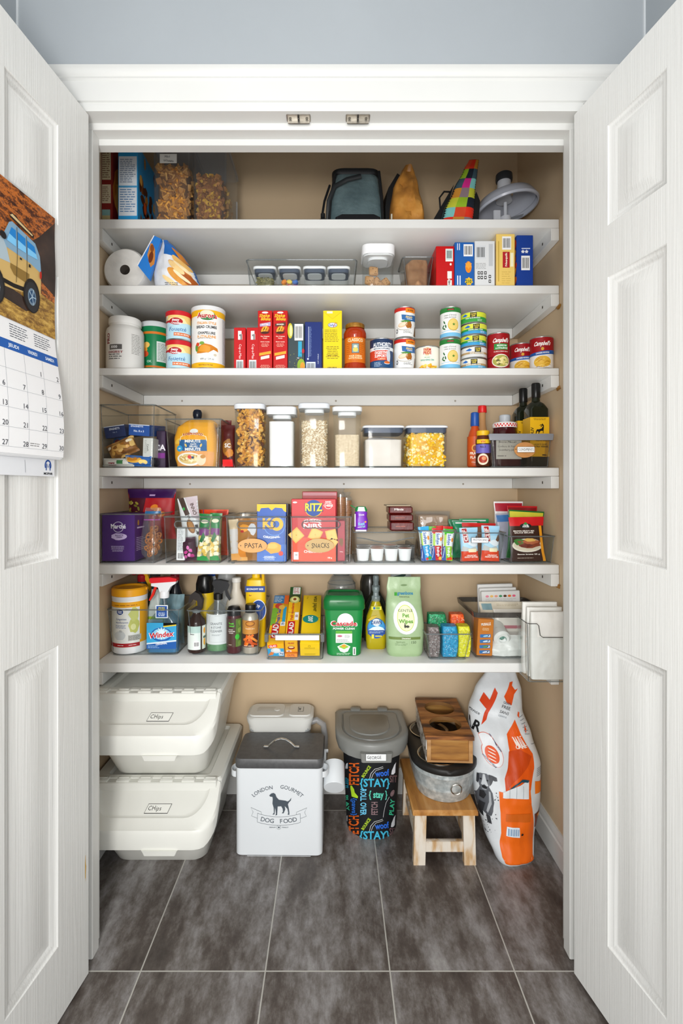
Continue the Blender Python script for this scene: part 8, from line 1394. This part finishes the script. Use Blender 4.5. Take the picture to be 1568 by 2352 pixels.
def PE(cx, cy, rx, ry, rot, col, lay): P_([(cx+rx*cos(q)*cos(rot)-ry*sin(q)*sin(rot), cy+rx*cos(q)*sin(rot)+ry*sin(q)*cos(rot)) for q in [2*pi*i/28 for i in range(28)]], col, lay)
PE(382, 925, 100, 148, -.55, '#e0541c', 2); PE(382, 925, 95, 143, -.55, '#e2e6e9', 3); PE(375, 930, 66, 100, -.55, '#e0541c', 4)
for k in range(4): PE(372, 880+k*34, 48, 6, .45, '#f4ded2', 5)
P_([(550, 1750), (690, 1765), (700, 1885), (548, 1865)], '#dce8f0', 3)
for k in range(9): x = 565+k*14; P_([(x, 1770+k*1.5), (x+(4 if k % 2 else 7), 1770+k*1.5), (x+(4 if k % 2 else 7), 1860), (x, 1858)], '#3a6a9a', 4)
PE(725, 1850, 14, 14, 0, '#1c1c1e', 4); P_([(535, 1600), (810, 1600), (812, 1700), (535, 1690)], '#cf6216', 3)
for k in range(7): P_([(745+k*13, 610+k*38), (800+k*16, 600+k*44), (803+k*16, 608+k*44), (748+k*13, 618+k*38)], '#8f9499', 2)
for k in range(5): P_([(885, 1105+k*22), (1000, 1095+k*22), (1000, 1103+k*22), (885, 1113+k*22)], '#8f9499', 2)
def bagtext(s_, x, y, hpx, wpx, rot, col, bold=1):
    """lettering placed in the flattened picture of the bag front"""
    sz = hpx; sc = Dec(m, None); tmp = []
    class T(Dec):
        def tris(q, vs, fs, mt, lay):
            pts = [gp_(x+v[0]*cos(rot)-(-v[1])*sin(rot), y+v[0]*sin(rot)+(-v[1])*cos(rot)) for v in vs]
            m.add([S.at(p[0], p[1], 1, .0009*4) for p in pts], fs, mt, True)
    T(m, None).text(s_, 0, 0, hpx, C(col, .4), 1, bold, w=wpx)
bagtext('ience', 255, 560, 40, 110, .35, '#22252a', 0); bagtext('AR', 235, 720, 120, 150, .25, '#17181b'); bagtext('GRAIN', 600, 440, 26, 90, .3, '#3a4a5c', 0); bagtext('FREE', 585, 485, 34, 100, .3, '#22262c', 0); bagtext('SANS', 565, 545, 34, 105, .3, '#22262c', 0); bagtext('GRAINS', 550, 595, 22, 100, .3, '#8a949c', 0)
bagtext('CARE', 700, 845, 44, 130, -.1, '#f4e6dc'); bagtext('HYPOALLERGENIC', 440, 850, 14, 130, .95, '#2c4a6a'); bagtext('HYPOALLERGÉNIQUE', 345, 1000, 15, 190, .75, '#2c4a6a')
m.build('bag_body', t, ang=60)
m = MB(); m.box(.520, .612, 1.762, 1.772, .545, .560, wbag, .002); m.build('sealed_top', t)
# ============================ CALENDAR ======================================
t = thing('wall_calendar', 'wall calendar with an off-road car photo hanging on the left door', 'calendar', (-.579, 1.185, 0), rz=atan2(ld.y, ld.x)-pi/2*0)
# local frame: +x along the leaf towards the camera, +y away from the door face into the opening
def cmap(y0=.0012, bulge=None):
    return lambda u, v, h: (.126+(.345-u), (bulge(v, u) if bulge else y0)+h, v)
Zt, Zm, Zb, Zl = 1.728, 1.472, 1.222, 1.182
bu = lambda v, u: .0035+.001*sin(v*40)
pw_ = C('#e9e9ea', .35)
def sheet(name, v0, v1, fn, col, draw, label=None, u0=0, u1=.345):
    m = MB(); N_ = 14
    def g(a_, b_, off): return fn(u0+(u1-u0)*a_, v0+(v1-v0)*b_, off)
    m.grid(lambda a_, b_: g(a_, b_, 0), 10, N_, C(col, .35), flip=False); m.grid(lambda a_, b_: g(a_, b_, -.0012), 10, N_, C(col, .35), flip=True)
    ed = [(a_, 0) for a_ in (0, 1)]
    m.add([g(0, k/N_, o_) for k in range(N_+1) for o_ in (0, -.0012)]+[g(1, k/N_, o_) for k in range(N_+1) for o_ in (0, -.0012)], [(2*k, 2*k+1, 2*k+3, 2*k+2) for k in range(N_)]+[(2*(N_+1)+2*k, 2*(N_+1)+2*k+2, 2*(N_+1)+2*k+3, 2*(N_+1)+2*k+1) for k in range(N_)], C(col, .35))
    if draw: draw(Dec(m, fn, .03, .0003))
    return m.build(name, t, label)
rock = N('rock_print', [(.28, '#17100d'), (.42, '#3a2018'), (.49, '#6a3a22'), (.54, '#d8792c'), (.60, '#5c4038'), (.75, '#231c1a')], 38, .3, detail=12, stretch=(1, 1, 2.2), nrough=.85)
rockd = N('rock_shadow_print', [(.3, '#17110f'), (.55, '#3a2a24'), (.75, '#6a4632')], 14, .3, detail=8)
sand = N('sand_print', [(.25, '#4a3018'), (.44, '#7a5624'), (.56, '#c29a48'), (.72, '#e6cc84')], 30, .3, detail=12, nrough=.8, stretch=(1, 1, 2.5))
def pic(d):
    W0 = .345
    d.rect(0, Zm, W0, Zt, rock); d.poly([(.262, Zm+.12), (W0, Zm+.09), (W0, Zt-.01), (.30, Zt-.06), (.255, Zt-.10)], rockd, 2)
    d.poly([(0, Zm), (W0, Zm), (W0, Zm+.075), (.27, Zm+.085), (.15, Zm+.07), (0, Zm+.065)], sand, 2); d.poly([(.0, Zm+.03), (.12, Zm+.045), (.26, Zm+.03), (.30, Zm+.05), (.15, Zm+.07), (0, Zm+.055)], rockd, 3)
    y = Zm+.055; K = lambda a_: .300-(.300-a_)*.52; T = lambda pts: [(K(a_), y+b_) for a_, b_ in pts]
    body = [(.02, .03), (.03, .075), (.10, .09), (.135, .125), (.15, .13), (.268, .118), (.290, .10), (.300, .065), (.302, .022), (.285, .015), (.16, .005), (.05, .0), (.02, .01)]
    d.poly(T(body), C('#c9a868'), 4); d.poly(T([(.10, .09), (.135, .125), (.15, .13), (.268, .118), (.292, .098), (.300, .065), (.24, .072), (.12, .075)]), C('#7fa3bd'), 5)
    d.poly(T([(.02, .03), (.03, .075), (.10, .09), (.12, .075), (.14, .05), (.05, .045)]), C('#a8b9c2'), 5)
    for q in ([(.120, .088), (.145, .118), (.166, .117), (.166, .086)], [(.174, .086), (.174, .117), (.214, .114), (.216, .086)], [(.224, .086), (.223, .113), (.262, .110), (.278, .088)]): d.poly(T(q), C('#1f7fc8'), 6); d.poly(T([q[0], ((q[0][0]+q[1][0])/2, (q[0][1]+q[1][1])/2), ((q[-1][0]+q[-2][0])/2, (q[-1][1]+q[-2][1])/2-.002), q[-1]]), C('#7cc4f0'), 7)
    d.poly(T([(.14, .05), (.235, .050), (.235, .026), (.21, .03), (.16, .032), (.14, .042)]), C('#8a6c34'), 6); d.line(T([(.171, .125), (.170, .02)]), .0012, C('#5a4a2c'), 8); d.line(T([(.219, .12), (.222, .03)]), .0012, C('#5a4a2c'), 8); d.line(T([(.02, .012), (.16, .012), (.285, .02)]), .008, C('#1c1a18'), 6)
    d.poly(T([(.135, .137), (.15, .146), (.262, .132), (.258, .125), (.15, .134)]), C('#2a241f'), 7); d.poly(T([(.138, .139), (.15, .144), (.255, .131), (.25, .128), (.15, .138)]), C('#cfb98a'), 8)
    for cx, cy, r_ in ((.180, -.004, .030), (.274, .010, .029)): d.ell(cx, y+cy, r_*.8, r_*1.15, C('#1f1d1c'), 8); d.ell(cx, y+cy-.002, r_*.68, r_, C('#2a2b2e'), 9); d.ell(cx, y+cy-.002, r_*.40, r_*.58, C('#6f8496'), 10); d.ell(cx, y+cy-.002, r_*.29, r_*.42, C('#27486a'), 11); [d.line([(cx, y+cy-.002), (cx+r_*.38*cos(k), y+cy-.002+r_*.55*sin(k))], .002, C('#9fb6c6'), 12) for k in (0, 1.26, 2.5, 3.77, 5.03)]
    d.ell(.196, y+.092, .008, .007, C('#1c1c1e'), 12); d.rect(.262, y+.062, .267, y+.068, C('#1c1c1e'), 12); d.rect(.238, y+.066, .243, y+.070, C('#1c1c1e'), 12); d.ell(.296, y+.06, .003, .008, C('#b3281c'), 12)
sheet('photo_page', Zm, Zt, cmap(bulge=bu), '#dcdcda', pic, 'photo of a two-tone off-road car climbing rocks')
bv = lambda v, u: .0035+.021*sin(min(max((Zm-v)/(Zm-Zb), 0), 1)*pi*.62)**1.3*(.25+.75*u/.345)
def grid(d):
    ln = C('#9a9fa6', .5); d.rect(0, Zm-.058, .345, Zm-.040, C('#1f5aa8'), 1)
    d.lines(.02, Zm-.033, .15, Zm-.008, 5, C('#777777'), 1); 
    for k in range(2): d.lines(.215+k*.065, Zm-.033, .265+k*.065, Zm-.006, 6, C('#555b66'), 1)
    cw = .345/7; r0 = Zm-.058; rh = (r0-Zb-.012)/5
    for i, nm in enumerate(('SUNDAY', 'MONDAY', 'TUESDAY', 'MERCREDI', 'JEUDI', 'VENDREDI', 'SAMEDI')): d.text(nm, cw*(i+.5), Zm-.049, .006, C('#dfe9f6'), 2, w=.026)
    for i in range(1, 7): d.line([(cw*i, r0), (cw*i, Zb+.012)], .0005, ln, 1)
    for j in range(1, 6): d.line([(0, r0-rh*j), (.345, r0-rh*j)], .0005, ln, 1)
    for n_ in range(1, 31): k = n_+4; d.text(str(n_), cw*(k % 7)+cw*.84, r0-rh*(k//7)-rh*.80, .0095, C('#3c4048'), 2, 0)
    d.lines(.25, Zb+.016, .275, Zb+.024, 2, C('#777777'), 1)
# numbering: the 1st falls on the sixth column, the 2nd on the seventh
sheet('month_page', Zb, Zm, cmap(bulge=bv), '#e9e9ea', grid)
for k in range(2): sheet('under_page', Zb-.003-.002*k, Zb+.03, (lambda u, v, h, k=k: (.126+(.345-u), bv(v, u)-.0016*(k+1)+h, v)), '#d9dadc', None, u1=.343-.002*k)
def foot(d):
    d.ring(.315, Zl+.022, .010, .012, .0035, C('#1c4a94'), 1, a0=-.5, a1=pi+.5); d.line([(.309, Zl+.012), (.311, Zl+.026), (.315, Zl+.018), (.319, Zl+.026), (.321, Zl+.012)], .0025, C('#1c4a94'), 2); d.text('MOPAR', .315, Zl+.0055, .0045, C('#20242c'), 2, w=.026); d.line([(.25, Zl+.03), (.252, Zl+.006)], .0006, C('#555b66'), 1)
sheet('back_page', Zl, Zb+.02, cmap(bulge=lambda v, u: .004+.006*u/.345), '#dddfe3', foot, u1=.335)

# ---- pieces of a part hang under that part (thing > part > sub-part) --------
SUB = {'spray_head': ('trigger', 'nozzle'), 'lid': ('inner_lid', 'seal_ring', 'flip_panel', 'pour_flap', 'rear_flap', 'front_latch', 'name_label'), 'front_flap': ('pull_lip', 'hinge', 'label'), 'front_panel': ('corner_post', 'bottom_rail'), 'lid_dome': ('feed_tube', 'spindle')}
for root in [o for o in COL.objects if o.parent is None and o.type == 'EMPTY']:
    kids = {}
    for c_ in root.children: kids.setdefault(c_.name.split('.')[0], []).append(c_)
    for pn, subs in SUB.items():
        if pn not in kids: continue
        if pn == 'lid' and root.name.startswith('dog_food_tin') and 'handle' in kids: subs = subs+('handle',)
        if pn == 'lid' and root.name.startswith('pet_food_bin'): subs = subs+('hinge',)
        for sn in subs:
            for c_ in kids.get(sn, []): c_.parent = kids[pn][0]
